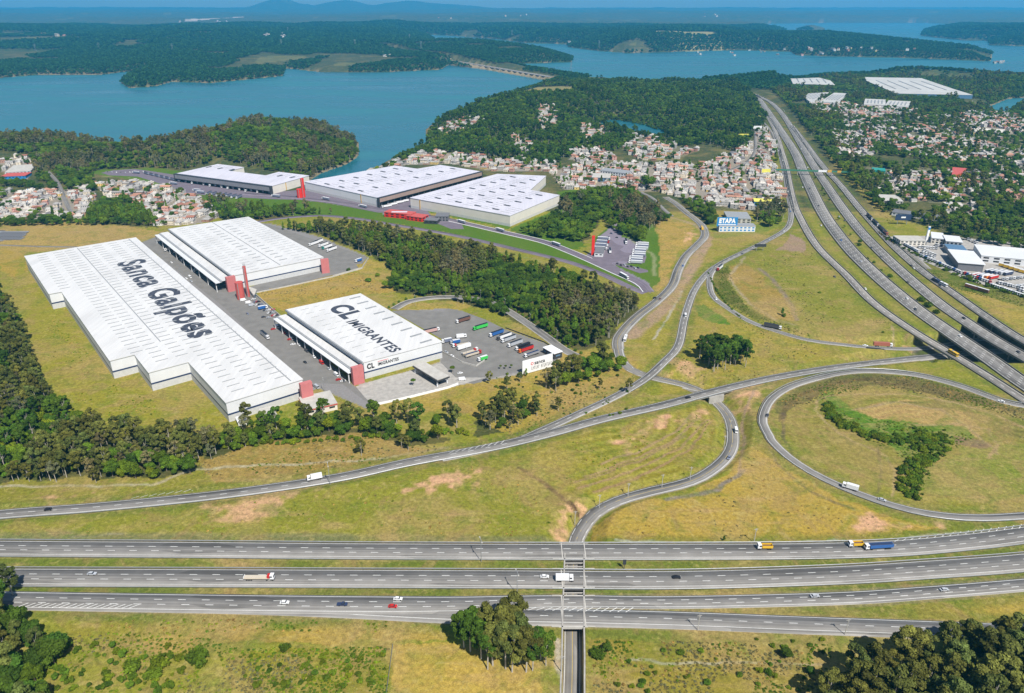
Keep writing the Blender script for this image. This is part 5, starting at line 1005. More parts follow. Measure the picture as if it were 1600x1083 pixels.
def vtruck(kind):
    nm = dict(semi='semi_trailer_truck', flat='flatbed_truck', box='box_truck', dump='dump_truck', bus='bus', tank='tipper_truck', cab='tractor_unit', trailer='trailer', van='delivery_van')[kind]
    t = thing(nm, '', dict(semi='truck', flat='truck', box='truck', dump='truck', bus='bus', tank='truck', cab='truck', trailer='trailer', van='van')[kind])
    def cab(x):
        MB().box(x, -1.2, .9, x+2.1, 1.2, 3.3, 0, .12, .05).obj('cab', 'paint_white', t); MB().box(x+1.75, -1.05, 2.0, x+2.13, 1.05, 2.95, 0).obj('windscreen', 'glass_dark', t); MB().box(x+.1, -1.24, 2.05, x+.0+1.3, 1.24, 2.8).obj('side_window', 'glass_dark', t); MB().box(x+.05, -1.22, .45, x+2.25, 1.22, .95).obj('bumper', 'paint_dark_grey', t)
    if kind in ('semi', 'tank', 'flat'):
        cab(4.6); MB().box(-8.6, -.5, .7, 6, .5, 1.1).obj('chassis', 'paint_black', t)
        if kind == 'semi':
            MB().box(-9, -1.28, 1.1, 4.2, 1.28, 3.95).obj('trailer', 'paint_white', t); MB().box(-8.98, -1.2, 3.96, 4.18, 1.2, 4.02).obj('trailer_roof', 'white_metal', t)
        elif kind == 'tank':
            MB().box(-9, -1.28, 1.15, 4.2, 1.28, 3.0).obj('trailer', 'paint_white', t); MB().box(-8.8, -1.1, 3.0, 4.0, 1.1, 3.15, 0, .3, .3).obj('load_cover', 'paint_navy', t)
        else:
            MB().box(-9, -1.28, 1.1, 4.2, 1.28, 1.5).obj('trailer', 'paint_white', t); MB().box(-9, -1.28, 1.5, -8.8, 1.28, 2.2).obj('tail_board', 'paint_white', t); MB().box(3.2, -1.2, 1.5, 4.5, 1.2, 2.9).obj('load_box', 'paint_red', t); MB().box(-8.5, -1.1, 1.52, 3, 1.1, 1.8).obj('load', 'paint_cream', t)
        wheels(t, (-7.4, -6.2, -5, 3, 5.9), (-1.05, 1.05))
    elif kind == 'trailer':
        MB().box(-6.6, -1.28, 1.1, 6.6, 1.28, 3.95).obj('trailer', 'paint_white', t); MB().box(-6.58, -1.2, 3.96, 6.58, 1.2, 4.02).obj('trailer_roof', 'white_metal', t); MB().box(-6.4, -.5, .7, 6.4, .5, 1.1).obj('chassis', 'paint_black', t); MB().box(4, -.8, 0, 4.2, .8, 1.1).obj('landing_leg', 'steel', t); wheels(t, (-5.4, -4.2, -3), (-1.05, 1.05))
    elif kind == 'box':
        cab(2.5); MB().box(-4.6, -.5, .6, 4, .5, 1).obj('chassis', 'paint_black', t); MB().box(-4.6, -1.25, 1, 2.3, 1.25, 3.7).obj('trailer', 'paint_white', t); MB().box(-4.58, -1.18, 3.71, 2.28, 1.18, 3.77).obj('trailer_roof', 'white_metal', t); wheels(t, (-3.2, -2.1, 3.6), (-1.05, 1.05))
    elif kind == 'dump':
        cab(2.2); MB().box(-3.8, -.5, .6, 3.8, .5, 1).obj('chassis', 'paint_black', t)
        mb = MB(); mb.box(-3.9, -1.25, 1.1, 1.9, 1.25, 1.3); mb.box(-3.9, -1.25, 1.3, 1.9, -1.1, 2.7); mb.box(-3.9, 1.1, 1.3, 1.9, 1.25, 2.7); mb.box(1.75, -1.1, 1.3, 1.9, 1.1, 2.9); mb.box(-3.9, -1.1, 1.3, -3.75, 1.1, 2.5); mb.obj('trailer', 'paint_ochre' if 'paint_ochre' in MATS else 'ochre', t)
        MB().box(-3.7, -1.08, 1.3, 1.7, 1.08, 2.1, 0, .6, .4).obj('load', 'paint_brown', t); wheels(t, (-2.8, -1.6, 3.3), (-1.05, 1.05))
    elif kind == 'cab':
        cab(1.2); MB().box(-3.3, -.5, .7, 2.5, .5, 1.1).obj('chassis', 'paint_black', t); MB().box(.5, -1.1, 1.1, 1.15, 1.1, 3.2).obj('fairing', 'paint_white', t); wheels(t, (-2.5, -1.3, 2.3), (-1.05, 1.05))
    elif kind == 'bus':
        MB().box(-5.2, -1.25, .5, 5.2, 1.25, 3.1, 0, .1, .05).obj('body', 'paint_yellow', t); MB().box(-5, -1.27, 1.7, 4.9, 1.27, 2.5).obj('window_glass', 'glass_dark', t); MB().box(4.95, -1.1, 1.4, 5.22, 1.1, 2.6).obj('windscreen', 'glass_dark', t); MB().box(-2, -.7, 3.1, 0, .7, 3.35).obj('roof_unit', 'paint_grey', t); wheels(t, (-3.4, 3.4), (-1.1, 1.1))
    elif kind == 'van':
        MB().box(-2.8, -1, .4, 2.2, 1, 2.5, 0, .1, .1).obj('body', 'paint_white', t); MB().box(2.0, -.95, .4, 2.9, .95, 1.3).obj('bonnet', 'paint_white', t); MB().box(2.0, -.9, 1.3, 2.5, .9, 2.2, 0, .2, .1).obj('windscreen', 'glass_dark', t); wheels(t, (-1.8, 1.9), (-.9, .9), .38, .25)
    return park(t)
def proto(k):
    if k not in PROTO: PROTO[k] = vcar(k) if k in ('sedan', 'mpv', 'pickup') else vtruck(k)
    return PROTO[k]
def veh(kind, px, hd, label, group=None, body='white', cab='white', z=None, load=None, roof=None):
    """px: ground point in the photo, hd: photo-plane heading vector"""
    zz = None
    p0 = P(*px); best = None
    for r in ROADS.values():
        c = r['c']; i = int(np.argmin(np.hypot(c[:, 0]-p0[0], c[:, 1]-p0[1]))); d = math.hypot(c[i, 0]-p0[0], c[i, 1]-p0[1])
        if d < r['w']/2+3 and (best is None or c[i, 2] > best): best = c[i, 2]
    if z is not None: zz = z
    else: zz = (best if best is not None else 0.0)+.09
    a = P(px[0], px[1], zz); b = P(px[0]+hd[0], px[1]+hd[1], zz); e = b-a
    paint = {}
    if kind in ('sedan', 'pickup', 'van', 'bus'): paint = dict(body=body, bonnet=body, roof_panel=body)
    else:
        paint = dict(cab=cab, trailer=body, fairing=cab)
        if roof: paint['trailer_roof'] = roof
        if load: paint['load_cover'] = load
    return dup(proto(kind), (a[0], a[1], zz), math.atan2(e[1], e[0]), label, group or '', paint)
PL = 'on the upper foreground carriageway'
V = [('sedan',(851,902),(10,0),'white car just behind the white box truck on the middle carriageway','white'),('sedan',(1057,903),(10,0),'black car right of the median gap on the middle carriageway','black'),('sedan',(144,897.5),(10,0),'silver-blue car far left on the middle foreground carriageway','silver'),
 ('sedan',(445,942.5),(10,0),'white car left of the dark pickup on the lower carriageway','white'),('pickup',(535,945.5),(10,0),'dark navy pickup between a white car and a red car','navy'),('sedan',(614,948.5),(10,.4),'red car on the lower foreground carriageway','red'),('sedan',(622,936.8),(10,0),'white car in the far lane just above the red car','white'),
 ('sedan',(1273,932.5),(10,-1),'silver car on the lower carriageway below the middle one','silver'),('sedan',(1475,922.5),(10,-1.2),'silver car nearest the right end of the lower carriageway','silver'),('sedan',(76,797),(10,-1),'black car at the left end of the long ramp','black'),('sedan',(1378,782),(10,3),'pale blue car behind the white truck on the circular ramp','silver'),
 ('sedan',(1564,628),(-10,-3),'white car at the upper right of the circular ramp','white'),('sedan',(1199,650),(-2,10),'dark car at the left bend of the circular ramp','dark_grey'),('van',(1150,674),(2,8),'white van on the curving lane below the overpass','white'),('sedan',(1139,716),(-3,5),'small blue car on the bend of the curving lane','bluegrey'),
 ('sedan',(1075,622),(10,-2),'black car on the long ramp near the overpass','black'),('van',(1071,494),(1,8),'white van on the upper ramp','white'),('sedan',(1119,468),(3,8),'white car on the inside of the loop ramp','white'),('sedan',(1352,541),(10,1),'white car behind the brick red container truck','white'),
 ('sedan',(1180,386),(10,-5),'white car on the upper ramp near the roadside panel','white'),('sedan',(1202,376),(10,-5),'silver car on the upper ramp nearer the highway fork','silver'),('sedan',(1225,362),(8,-6),'white car entering the upper ramp from the highway','white'),('sedan',(1160,397),(10,-6),'dark car on the upper ramp left of the white car','dark_grey'),('sedan',(1067,416),(-2,8),'small blue car on the soil-edged access road','blue'),
 ('sedan',(1023,466),(10,-3),'black car at the mouth of the violet estate road','black'),('sedan',(1031,468),(-5,6),'brown car on the access road beside the estate mouth','brown'),('sedan',(1304,433),(9,9),'dark car alone on the collector road','dark_grey'),('sedan',(1352,452),(9,9),'white car on the collector road above the loop field','white')]
for k, px, hd, lab, col in V: veh(k, px, hd, lab, None, col)
hw = [('sedan',(1283,353),(4,7),'white','second'),('sedan',(1314,376),(6,7),'blue','second'),('sedan',(1345,409),(8,8),'silver','second'),('sedan',(1417,467),(9,8),'white','second'),('sedan',(1430,484),(9,8),'black','second'),('sedan',(1500,526),(9,6),'white','second'),
 ('sedan',(1361,388),(8,8),'black','third'),('sedan',(1376,402),(8,8),'dark_grey','third'),('sedan',(1418,442),(9,8),'black','third'),('sedan',(1506,498),(9,6),'black','third'),('sedan',(1591,551),(9,6),'dark_grey','third'),
 ('sedan',(1424,416),(8,7),'black','service'),('sedan',(1428,420),(8,7),'white','service'),('sedan',(1457,437),(8,6),'silver','service'),('sedan',(1468,447),(8,6),'black','service'),('sedan',(1320,345),(6,8),'dark_grey','third'),('sedan',(1348,371),(6,7),'grey','third'),('sedan',(1311,339),(6,8),'silver','third'),('sedan',(1265,295),(4,8),'black','second'),('sedan',(1279,322),(4,8),'black','second'),('sedan',(1254,293),(4,8),'white','second'),
 ('sedan',(1231,300),(1,8),'white','fork'),('sedan',(1234,307),(1,8),'black','fork'),('sedan',(1235,331),(0,8),'blue','fork'),('sedan',(1248,263),(4,8),'white','second'),('sedan',(1345,335),(6,8),'dark_grey','service'),('sedan',(1216,213),(4,8),'black','upper'),('sedan',(1236,195),(5,7),'white','upper'),('sedan',(1224,172),(6,6),'silver','upper'),('sedan',(1252,233),(4,8),'white','upper'),('sedan',(1216,236),(1,8),'white','upper'),('sedan',(1223,251),(1,8),'white','upper'),('sedan',(1204,184),(4,8),'white','upper'),('sedan',(1231,260),(2,8),'silver','upper'),
 ('sedan',(1268,237),(5,8),'grey','upper'),('sedan',(1216,205),(4,8),'silver','upper'),('sedan',(1242,216),(5,8),'silver','upper'),('sedan',(1262,262),(4,8),'white','upper')]
names = dict(second='second highway carriageway from the left', third='third highway carriageway', service='highway service carriageway', fork='collector road above its fork', upper='highway beyond the footbridge')
for k, px, hd, col, w_ in hw:
    veh(k, px, hd, f'{col.replace("_", " ")} car at {"" if 0 else ("the top of" if px[1] < 300 else "the middle of" if px[1] < 420 else "the lower part of")} the {names[w_]}', 'cars on the '+names[w_], col)
veh('box',(882,907),(10,0),'white and pale green box truck over the underpass','', 'white'); veh('flat',(409,905),(10,0),'cream flatbed truck with red box and white cab on the middle carriageway','', 'cream')
veh('dump',(1195,857),(-10,0),'left ochre dump truck with white cab on the upper carriageway','', 'yellow'); veh('dump',(1337,853),(-10,.4),'right ochre dump truck just ahead of the blue tipper','', 'yellow'); veh('tank',(1369,857),(-10,.6),'blue covered tipper truck following an ochre dump truck','', 'blue', load='navy')
veh('box',(492,749),(-10,2),'white box truck on the long left ramp','', 'white'); veh('box',(1328,764),(-10,-3),'white box truck on the circular ramp','', 'white')
veh('semi',(1209,513),(10,2),'long dark semi-trailer truck with white cab on the loop ramp','', 'dark_grey', roof='black'); veh('semi',(1381,541.5),(10,.5),'brick red container truck near the highway bridge','', 'brick', roof='brick'); veh('semi',(1124,421),(-9,8),'white semi-trailer truck with red cab on the upper ramp','', 'white','red')
veh('bus',(1097,358),(-3,-8),'yellow bus on the access road near the ETAPA building','', 'yellow'); veh('bus',(1489,554),(10,6),'yellow bus crossing the highway bridge on the collector road','', 'yellow'); veh('bus',(977,531),(-3,8),'white bus on the access road beside the forest','', 'white')
veh('bus',(1462,440),(9,5),'dark and white articulated bus left of the dealer fence','', 'navy', z=0.1); veh('bus',(1474,446),(9,4.5),'white bus half behind the dealer yard hedge','', 'white', z=.1); veh('trailer',(1517,451),(10,3),'dark red trailer on the dry grass below the dealer yard','', 'brick', z=.1); veh('trailer',(1534,456),(10,3),'low brown trailer on the dry grass below the dealer yard','', 'brown', z=.1)
veh('semi',(1384,366),(7,7),'pink-red semi-trailer truck last of the roadside line','', 'brick','brick')
for i in range(6): veh('semi' if i % 2 else 'box',(1356+i*4.6,338+i*4.6),(7,7.5),'black truck in the dark queue beside the service carriageway','black trucks queued by the service carriageway','black','white' if i % 2 else 'black', roof='black')
for i in range(8): veh('sedan',(1222+i*3.4,168+i*6.2),(3,6),'dark vehicle parked on the far roadside beyond the footbridge','vehicles parked along the far roadside',['black','white','dark_grey'][i % 3])
ORD0 = ['first','second','third','fourth','fifth','sixth','seventh','eighth','ninth','tenth']
# lorry park beside C
YV = [('semi',(722,503),(-10,3),'maroon trailer truck with white cab at the top of the lorry park','brown','white'),('semi',(749,514),(-10,3),'bright green semi-trailer truck in the lorry park','green','green'),('box',(721,528),(10,-1),'small white box truck in the middle of the lorry park','white','white'),('semi',(676,519),(10,-2.4),'white and pink truck emerging behind the lettered warehouse','pink','white'),
 ('semi',(774,524),(-10,3.5),'blue semi-trailer truck right of the green truck','blue','white'),('semi',(786,529),(-10,3.5),'first white trailer truck right of the blue truck','white','dark_grey'),('semi',(793,533),(-10,3.5),'second white trailer truck right of the blue truck','silver','white'),('semi',(803,540),(-10,3.5),'pale trailer truck two places left of the red truck','silver','white'),('semi',(815,545),(-10,3.5),'black sided trailer truck directly left of the red truck','black','white'),
 ('semi',(820,549),(-10,3.5),'bright red trailer truck with orange cab','red','orange'),('tank',(829,556),(-10,3.5),'dark covered trailer truck right of the red truck','grey','white'),('box',(711,537),(-10,2),'small blue truck in the parked row behind the wall','blue','silver'),('box',(698,535),(-10,2),'grey flat truck next to the lettered warehouse corner','bluegrey','white'),('flat',(718,541),(-10,2),'red and black empty flatbed in the parked row','dark_grey','white'),
 ('trailer',(725,545),(10,-3),'long white trailer in the lower parked row','white','white'),('flat',(736,551),(10,-3),'cream flatbed in the lower parked row','cream','white'),('tank',(741,555),(10,-3),'grey tipper with red cab in the lower parked row','cream','red'),('box',(754,563),(-10,3),'small green and white truck alone on the lower lorry park','green','white'),
 ('sedan',(706,557),(8,3),'white car beside the warehouse lawn','white','white'),('sedan',(697,551),(8,3),'silver car at the warehouse corner','silver','white'),('sedan',(719,584),(10,-2),'white car passing the palm bed','white','white'),('van',(722,594),(10,-1),'dark and white pickup van by the gatehouse exit','white','white'),('sedan',(582,633),(10,-2),'black car at the bottom entrance among the trees','black','white')]
for k, px, hd, lab, b_, c_ in YV: veh(k, px, hd, lab, None, b_, c_)
# street between A and B/C
SV = [('sedan',(252,379),(8,6),'black','parked by the far canopy end'),('semi',(265,391),(-8,2),'white','backed to the far dock'),('sedan',(268,411),(8,5),'white','below the first dock trucks'),('box',(289,408),(-9,3),'blue','backed to the second dock'),('semi',(311,423),(-9,3),'white','backed to the third dock'),('sedan',(291,436),(8,5),'white','in front of the long warehouse eave'),('sedan',(299,440),(8,5),'silver','beside a white car at the eave'),('semi',(334,440),(-9,3),'white','backed to the fourth dock'),('van',(297,434),(8,5),'white','along the eave of the long warehouse'),('sedan',(347,452),(8,5),'dark_grey','at the near canopy end'),
 ('van',(380,470),(10,-2),'white','by the foot of the water towers'),('van',(388,474),(10,-2),'white','second from the water towers'),('van',(393,478),(10,-2),'silver','third from the water towers'),('box',(411,483),(10,-2),'blue','in the tower car park'),('sedan',(404,472),(10,-2),'black','behind the white vans'),('sedan',(427,484),(10,-2),'red','right of the blue truck'),('sedan',(430,493),(10,-2),'red','below another red car'),('sedan',(412,496),(10,-2),'dark_grey','in the lower parked row'),('sedan',(420,497),(10,-2),'silver','in the lower parked row right'),('sedan',(387,491),(6,6),'bluegrey','alone on the wide street'),('sedan',(427,515),(10,-2),'red','at the far end of the lettered warehouse dock'),
 ('sedan',(453,531),(10,-2),'red','under the dock posts'),('sedan',(458,539),(10,-2),'white','beside a red car by the dock posts'),('sedan',(477,567),(8,5),'black','driving down the wide street'),('sedan',(529,594),(10,-2),'red','by the near rust-red block'),('sedan',(536,596),(10,-2),'white','next to a red car by the near block'),('van',(495,606),(8,6),'silver','at the near corner of the longest warehouse'),('sedan',(487,603),(8,6),'black','behind the rust-red block of the longest warehouse')]
for k, px, hd, col, w_ in SV: veh(k, px, hd, f'{col.replace("_", " ")} {dict(sedan="car", semi="trailer truck", box="box truck", van="van")[k]} {w_}', None, col)
veh('semi',(415,527),(8,6.5),'long white trailer truck driving down the street between the warehouses','', 'silver','white')
BV = [((489,383),'white'),((496,380),'silver'),((504,385),'white'),((510,388),'teal'),((517,392),'white')]
for i, (px, c_) in enumerate(BV): veh('semi', px, (-10,3.5), f'{["white","silver","long white","teal fronted","last white"][i]} truck in the row behind the middle warehouse', 'trucks parked behind the middle warehouse', 'white', c_)
veh('box',(560,409),(-10,3),'blue truck alone at the end of the rear yard','', 'blue')
for i in range(26):
    r0, c0 = divmod(i, 9); x = 396+c0*6.2+r0*3; y = 468+c0*4.2+r0*4.6; c_ = ['white','silver','black','red','dark_grey','white','bluegrey'][i*3 % 7]; veh('sedan', (x, y), (10,-2), f'{c_.replace("_"," ")} car, {ORD0[c0]} from the towers in the {["upper","middle","lower"][r0]} car park row', 'cars in the tower car park', c_)
for i in range(9):
    t = i/8; c_ = ['white','silver','white','blue','white'][i % 5]; veh('semi' if i % 3 else 'box', (270+t*76, 387+t*55), (-9,3), f'{c_} truck backed to the middle warehouse dock, {ORD0[i]} from the far end', 'trucks at the middle warehouse dock', c_)
for i in range(10):
    t = i/9; c_ = ['white','red','silver','white','dark_grey'][i % 5]; veh('sedan' if i % 2 else 'van', (433+t*104, 512+t*84), (8,6), f'{c_.replace("_"," ")} {"car" if i % 2 else "van"} by the lettered CL warehouse dock, {ORD0[i]} from its far end', 'vehicles along the CL dock', c_)
for i in range(12):
    c0 = i % 6; veh('box' if i % 2 else 'semi', (716+c0*9, 497+c0*4+(0 if i < 6 else 24)), (-10,3.2), '', 'more trucks in the lorry park', 'silver', 'white') if False else None
# estate vehicles (D yard, canyon, road, lorry park)
for i in range(7): veh('semi',(228+i*8.2,272+i*1.9),(-10,-3.2),f'grey-blue trailer truck, {["first","second","third","fourth","fifth","sixth","last"][i]} from the left in the estate top row','trucks parked in the estate top row','bluegrey','white')
for i in range(7): veh('semi',(326+i*7.8,304+i*.95),(-10,4.2),'blue-grey trailer truck in the diagonal row before the far dock','trucks parked diagonally before the far dock','bluegrey','white')
for i in range(14): veh('semi',(283+i*9.3,282.0+i*1.35+(i % 3)),(-6,4.5),'white truck backed up to the grey far dock','trucks at the grey far dock','silver' if i % 3 else 'white','white')
for i in range(9): veh('sedan',(168+i*7,270-abs(i-3)*.3),(3,5),'small parked car in the far tip of the estate yard','cars in the far tip of the estate yard',['dark_grey','silver','white'][i % 3])
for px, hd, lab in [((212,271),(-10,-1),'blue-grey truck driving in the far estate yard'),((270,288),(-10,-1),'white truck turning left of the far dock'),((307,299),(-10,-1),'blue truck left of the diagonal row'),((312,302),(-10,-1),'dark truck nearest the diagonal row'),((430,308),(-10,-1),'long truck below the far dock pier'),((508,312),(-10,-2),'blue truck passing under the broad far warehouse'),((566,324),(-10,-2),'truck left of the red office pavilion'),((720,348),(-10,-3),'white truck at the estate gate'),((780,361),(-10,-3),'blue and white truck on the estate road below the warehouse corner'),((867,383),(-10,-3.5),'blue and white truck halfway along the estate road'),((976,434),(10,5.5),'largest blue and white truck near the estate mouth')]: veh('semi', px, hd, lab, None, 'bluegrey','white', roof='white')
for i, px in enumerate([(603,324),(612,321),(622,318),(630,316)]): veh('semi', px, (-9,1.5), 'white truck docked in the gap between two far warehouses', 'trucks in the gap between far warehouses', 'white')
for i in range(9):
    veh('semi',(1002-i*.6-(i//3)*3,383+i*3.6),(-10,-.6),'trailer truck in the right hand row of the estate lorry park','right row of the estate lorry park','bluegrey' if i % 2 else 'silver','white',roof='white')
for i in range(4): veh('semi',(945-i*1.6,375+i*5.0),(10,.6),'trailer truck in the left column of the estate lorry park','left column of the estate lorry park','bluegrey','white' if i != 1 else 'red',roof='white')
veh('semi',(978,380),(1,8),'white truck standing upright in the lorry park middle','', 'white'); veh('semi',(953,393),(-1,-8),'white truck driving up beside the red pylon','', 'white')
for i in range(8): veh('sedan',(950+(i % 4)*5,371-i//4*0-(i % 4)*5.5 if i < 4 else 368-(i-4)*5),(6,2) if i < 4 else (6,2),'dark parked car in the estate upper car park','cars in the estate upper car park',['dark_grey','navy','silver'][i % 3]) if i < 4 else veh('sedan',(964+(i-4)*4.4,372-(i-4)*6),(6,1),'dark parked car in the estate upper car park','cars in the estate upper car park',['dark_grey','black','grey'][i % 3])
for i in range(7): veh('sedan',(965+i*5.4,412.5+i*1.1+(i % 2)*1.5),(5,3),'dark parked car in the small white-kerbed car park','cars in the small kerbed car park',['dark_grey','black','silver'][i % 3])
# dealer yard: rows of white tractor units
kk = 0
ORD = ['second','third','fourth','fifth','sixth','seventh','eighth','ninth','tenth','eleventh','twelfth','thirteenth','fourteenth','fifteenth','sixteenth','seventeenth']
ROWN = {(1410,378):'below the cream showroom',(1412,383):'curving along the upper fence',(1436,387):'under the slanted white pylon',(1444,392):'just left of the blue canopy shadow',(1462,384):'nearest the blue panelled canopy',(1437,400):'following the fence below the hall',(1441,396):'inside the fence bend',(1502,427):'with blue and red cabs',(1546,446):'along the lowest fence',(1560,443):'second above the lowest fence',(1564,438):'on the grassy strip',(1580,449):'at the right picture edge',(1592,455):'in the lower right corner of the yard',(1524,432):'of coloured trailers',(1545,426):'of dark trailers',(1570,418):'of yellow trailers',(1512,375):'behind the workshop'}
def rowcab(a, b, n, hd, pal, grp='white trucks parked in the dealer yard', kind='cab'):
    global kk
    for i in range(n):
        t = i/max(1, n-1); x = a[0]+(b[0]-a[0])*t; y = a[1]+(b[1]-a[1])*t; c = pal[kk % len(pal)]; kk += 1
        veh(kind, (x, y), hd, f'{c.replace("_"," ")} {"truck cab" if kind == "cab" else "trailer"}, {"first" if i == 0 else "last" if i == n-1 else ORD[i-1]} in the dealer row {ROWN[a]}', grp, c, c, z=.05)
W = ['white','white','white','silver','white']
rowcab((1410,378),(1446,381),9,(-2,5),W); rowcab((1412,383),(1432,394),8,(6,2),W); rowcab((1436,387),(1462,389),7,(3,5),W); rowcab((1444,392),(1460,400),5,(3,5),W); rowcab((1462,384),(1474,386),4,(1,6),['white','navy','silver'])
rowcab((1437,400),(1500,427),18,(5,3),W+['blue']); rowcab((1441,396),(1458,405),5,(5,3),W); rowcab((1502,427),(1545,442),12,(4,3),['white','white','red','blue','white']); rowcab((1546,446),(1606,466),18,(4,3),W)
rowcab((1560,443),(1610,455),13,(4,3),W); rowcab((1564,438),(1604,434),8,(6,1),['white','silver']); rowcab((1580,449),(1606,447),6,(6,1),W); rowcab((1592,455),(1612,460),5,(4,3),W)
rowcab((1524,432),(1552,436),5,(-9,2),['white','orange','red','navy'], 'trailers in the dealer yard','trailer'); rowcab((1545,426),(1575,430),5,(-9,2),['navy','bluegrey','silver','navy'], 'trailers in the dealer yard','trailer')
rowcab((1570,418),(1602,428),5,(-9,-2),['yellow'], 'yellow trailers in the dealer yard','trailer'); rowcab((1512,375),(1526,381),4,(2,5),['white','silver'])
# ------------------------------------------------------------------ poles, lamps, pylons
def lamp_proto():
    t = thing('street_lamp', '', 'street lamp'); MB().cyl(0, 0, 0, 12, .16, 6, 0, .1).obj('pole', 'steel', t); MB().box(-.1, -1.6, 11.8, .1, 1.6, 11.95).obj('arm', 'steel', t)
    for s in (-1.8, 1.8): MB().box(-.22, s-.4, 11.75, .22, s+.4, 11.95).obj('lamp_head', 'pale_concrete', t)
    return freeze(t)
def pole_proto():
    t = thing('utility_pole', '', 'utility pole'); MB().cyl(0, 0, 0, 10, .22, 6, 0, .14).obj('pole', 'pale_concrete', t); MB().box(-1.2, -.1, 9.2, 1.2, .1, 9.4).obj('crossarm', 'concrete', t); MB().cyl(.35, 0, 8, 8.8, .25, 6).obj('transformer', 'grey_metal', t); return freeze(t)
LPR = lamp_proto(); UP = pole_proto()
for px, lab in [((752,878),'tall lamp between the two upper foreground carriageways'),((516,757),'tall lamp beside the white truck on the left ramp'),((808,930),'tall lamp behind the big tree clump'),((649,478),'lamp at the left of the yard loop road'),((697,466),'second lamp along the yard loop hedge'),((751,470),'third lamp along the yard loop hedge'),((789,484),'fourth lamp along the yard loop hedge'),((828,508),'fifth lamp along the yard loop hedge'),((870,534),'lamp at the lower end of the loop hedge'),((507,612),'lamp on the wide street end between two warehouses'),((729,562),'lamp on the low wall in the lorry park')]:
    g = ground(*px); g[2] = max(g[2], 0) if px[1] < 700 else g[2]; dup(LPR, g, .3, lab, None if 'hedge' not in lab else 'lamps along the yard loop', scale=1.25 if px[1] > 700 else .95)
for px, lab in [((898,820),'concrete utility pole at the foot of the curving lane'),((936,794),'utility pole second up the curving lane'),((981,776),'utility pole halfway along the curving lane'),((1034,762),'utility pole where the curving lane levels out'),((1078,750),'utility pole near the bend of the curving lane'),((1131,700),'utility pole inside the lane bend'),((1140,675),'utility pole below the overpass'),((1178,848),'utility pole at the verge left of the dump truck'),((966,505),'utility pole by the access road forest edge'),((952,528),'utility pole beside the white bus'),((877,1050),'utility pole beside the lower lane'),((1090,985),'utility pole on the slope below the slip road'),((1320,992),'utility pole on the slope nearer the dark trees')]:
    g = ground(*px); dup(UP, g, .2, lab)
g = ground(975,889); t = thing('road_sign', 'dark leaning sign post in the first median', 'road sign', g); MB().box(-.15, -.15, 0, .15, .15, 5).obj('post', 'dark_metal', t); MB().box(-.9, -.2, 3, .9, -.1, 6.5).obj('sign_face', 'dark_metal', t)
def pylon():
    t = thing('pylon', '', 'power pylon'); mb = MB()
    for sx in (-1, 1):
        for sy in (-1, 1): b = len(mb.v); mb.v += [(sx*4-.3,sy*4-.3,0),(sx*4+.3,sy*4-.3,0),(sx*4+.3,sy*4+.3,0),(sx*4-.3,sy*4+.3,0),(sx*.8-.2,sy*.8-.2,40),(sx*.8+.2,sy*.8-.2,40),(sx*.8+.2,sy*.8+.2,40),(sx*.8-.2,sy*.8+.2,40)]; mb.f += [(b,b+1,b+5,b+4),(b+1,b+2,b+6,b+5),(b+2,b+3,b+7,b+6),(b+3,b,b+4,b+7)]; mb.m += [0]*4
    mb.obj('lattice_leg', 'steel', t)
    for z in (28, 33, 38): MB().box(-8, -.4, z, 8, .4, z+.5).obj('crossarm', 'steel', t)
    return freeze(t)
PY = pylon()
for i, px in enumerate([(270,80),(155,78),(56,80),(440,72),(555,72),(640,62),(658,76),(892,112),(936,74),(1412,62),(1283,60),(800,55),(450,50),(260,28)]):
    g = ground(*px); dup(PY, g, .5, 'distant lattice power pylon rising above the far woods', 'distant power pylons')
# ------------------------------------------------------------------ leaf materials and trees
def leaf_mat(name, col, hue=.12):
    m, t, b = nodes(name); L = t.links.new; at = N(t, 'ShaderNodeAttribute', attribute_name='tint'); oi = N(t, 'ShaderNodeObjectInfo')
    k = N(t, 'ShaderNodeMapRange'); k.inputs[3].default_value = .65; k.inputs[4].default_value = 1.4; L(oi.outputs['Random'], k.inputs[0])
    mu = N(t, 'ShaderNodeMath', operation='MULTIPLY'); L(at.outputs['Fac'], mu.inputs[0]); L(k.outputs[0], mu.inputs[1])
    w_ = N(t, 'ShaderNodeTexWhiteNoise', noise_dimensions='1D'); L(oi.outputs['Random'], w_.inputs['W'])
    mx = N(t, 'ShaderNodeMix', data_type='RGBA'); L(w_.outputs['Value'], mx.inputs[0]); mx.inputs[6].default_value = (*[c*(1-hue) if i == 0 else c for i, c in enumerate(col)], 1); mx.inputs[7].default_value = (col[0]*(1+hue*2.2), col[1]*1.06, col[2]*.8, 1)
    vm = N(t, 'ShaderNodeVectorMath', operation='SCALE'); L(mx.outputs[2], vm.inputs[0]); L(mu.outputs[0], vm.inputs['Scale']); L(vm.outputs[0], b.inputs['Base Color']); b.inputs['Roughness'].default_value = .75; b.inputs['Specular IOR Level'].default_value = .12
    tr = N(t, 'ShaderNodeBsdfTranslucent'); L(vm.outputs[0], tr.inputs[0]); ms = N(t, 'ShaderNodeMixShader'); ms.inputs[0].default_value = .22; L(b.outputs[0], ms.inputs[1]); L(tr.outputs[0], ms.inputs[2]); L(ms.outputs[0], t.nodes['Material Output'].inputs[0])
leaf_mat('leaf_green', (.09,.155,.013)); leaf_mat('leaf_grey', (.115,.132,.032)); leaf_mat('leaf_dark', (.058,.112,.013)); leaf_mat('leaf_dry', (.15,.145,.072)); leaf_mat('leaf_bright', (.15,.21,.012)); leaf_mat('leaf_far', (.032,.088,.026), .05); leaf_mat('leaf_straw', (.30,.22,.075))
mat('bark', (.20,.165,.13), .9, var=.3, scale=.6); mat('bark_pale', (.42,.38,.32), .85, var=.25, scale=.5)
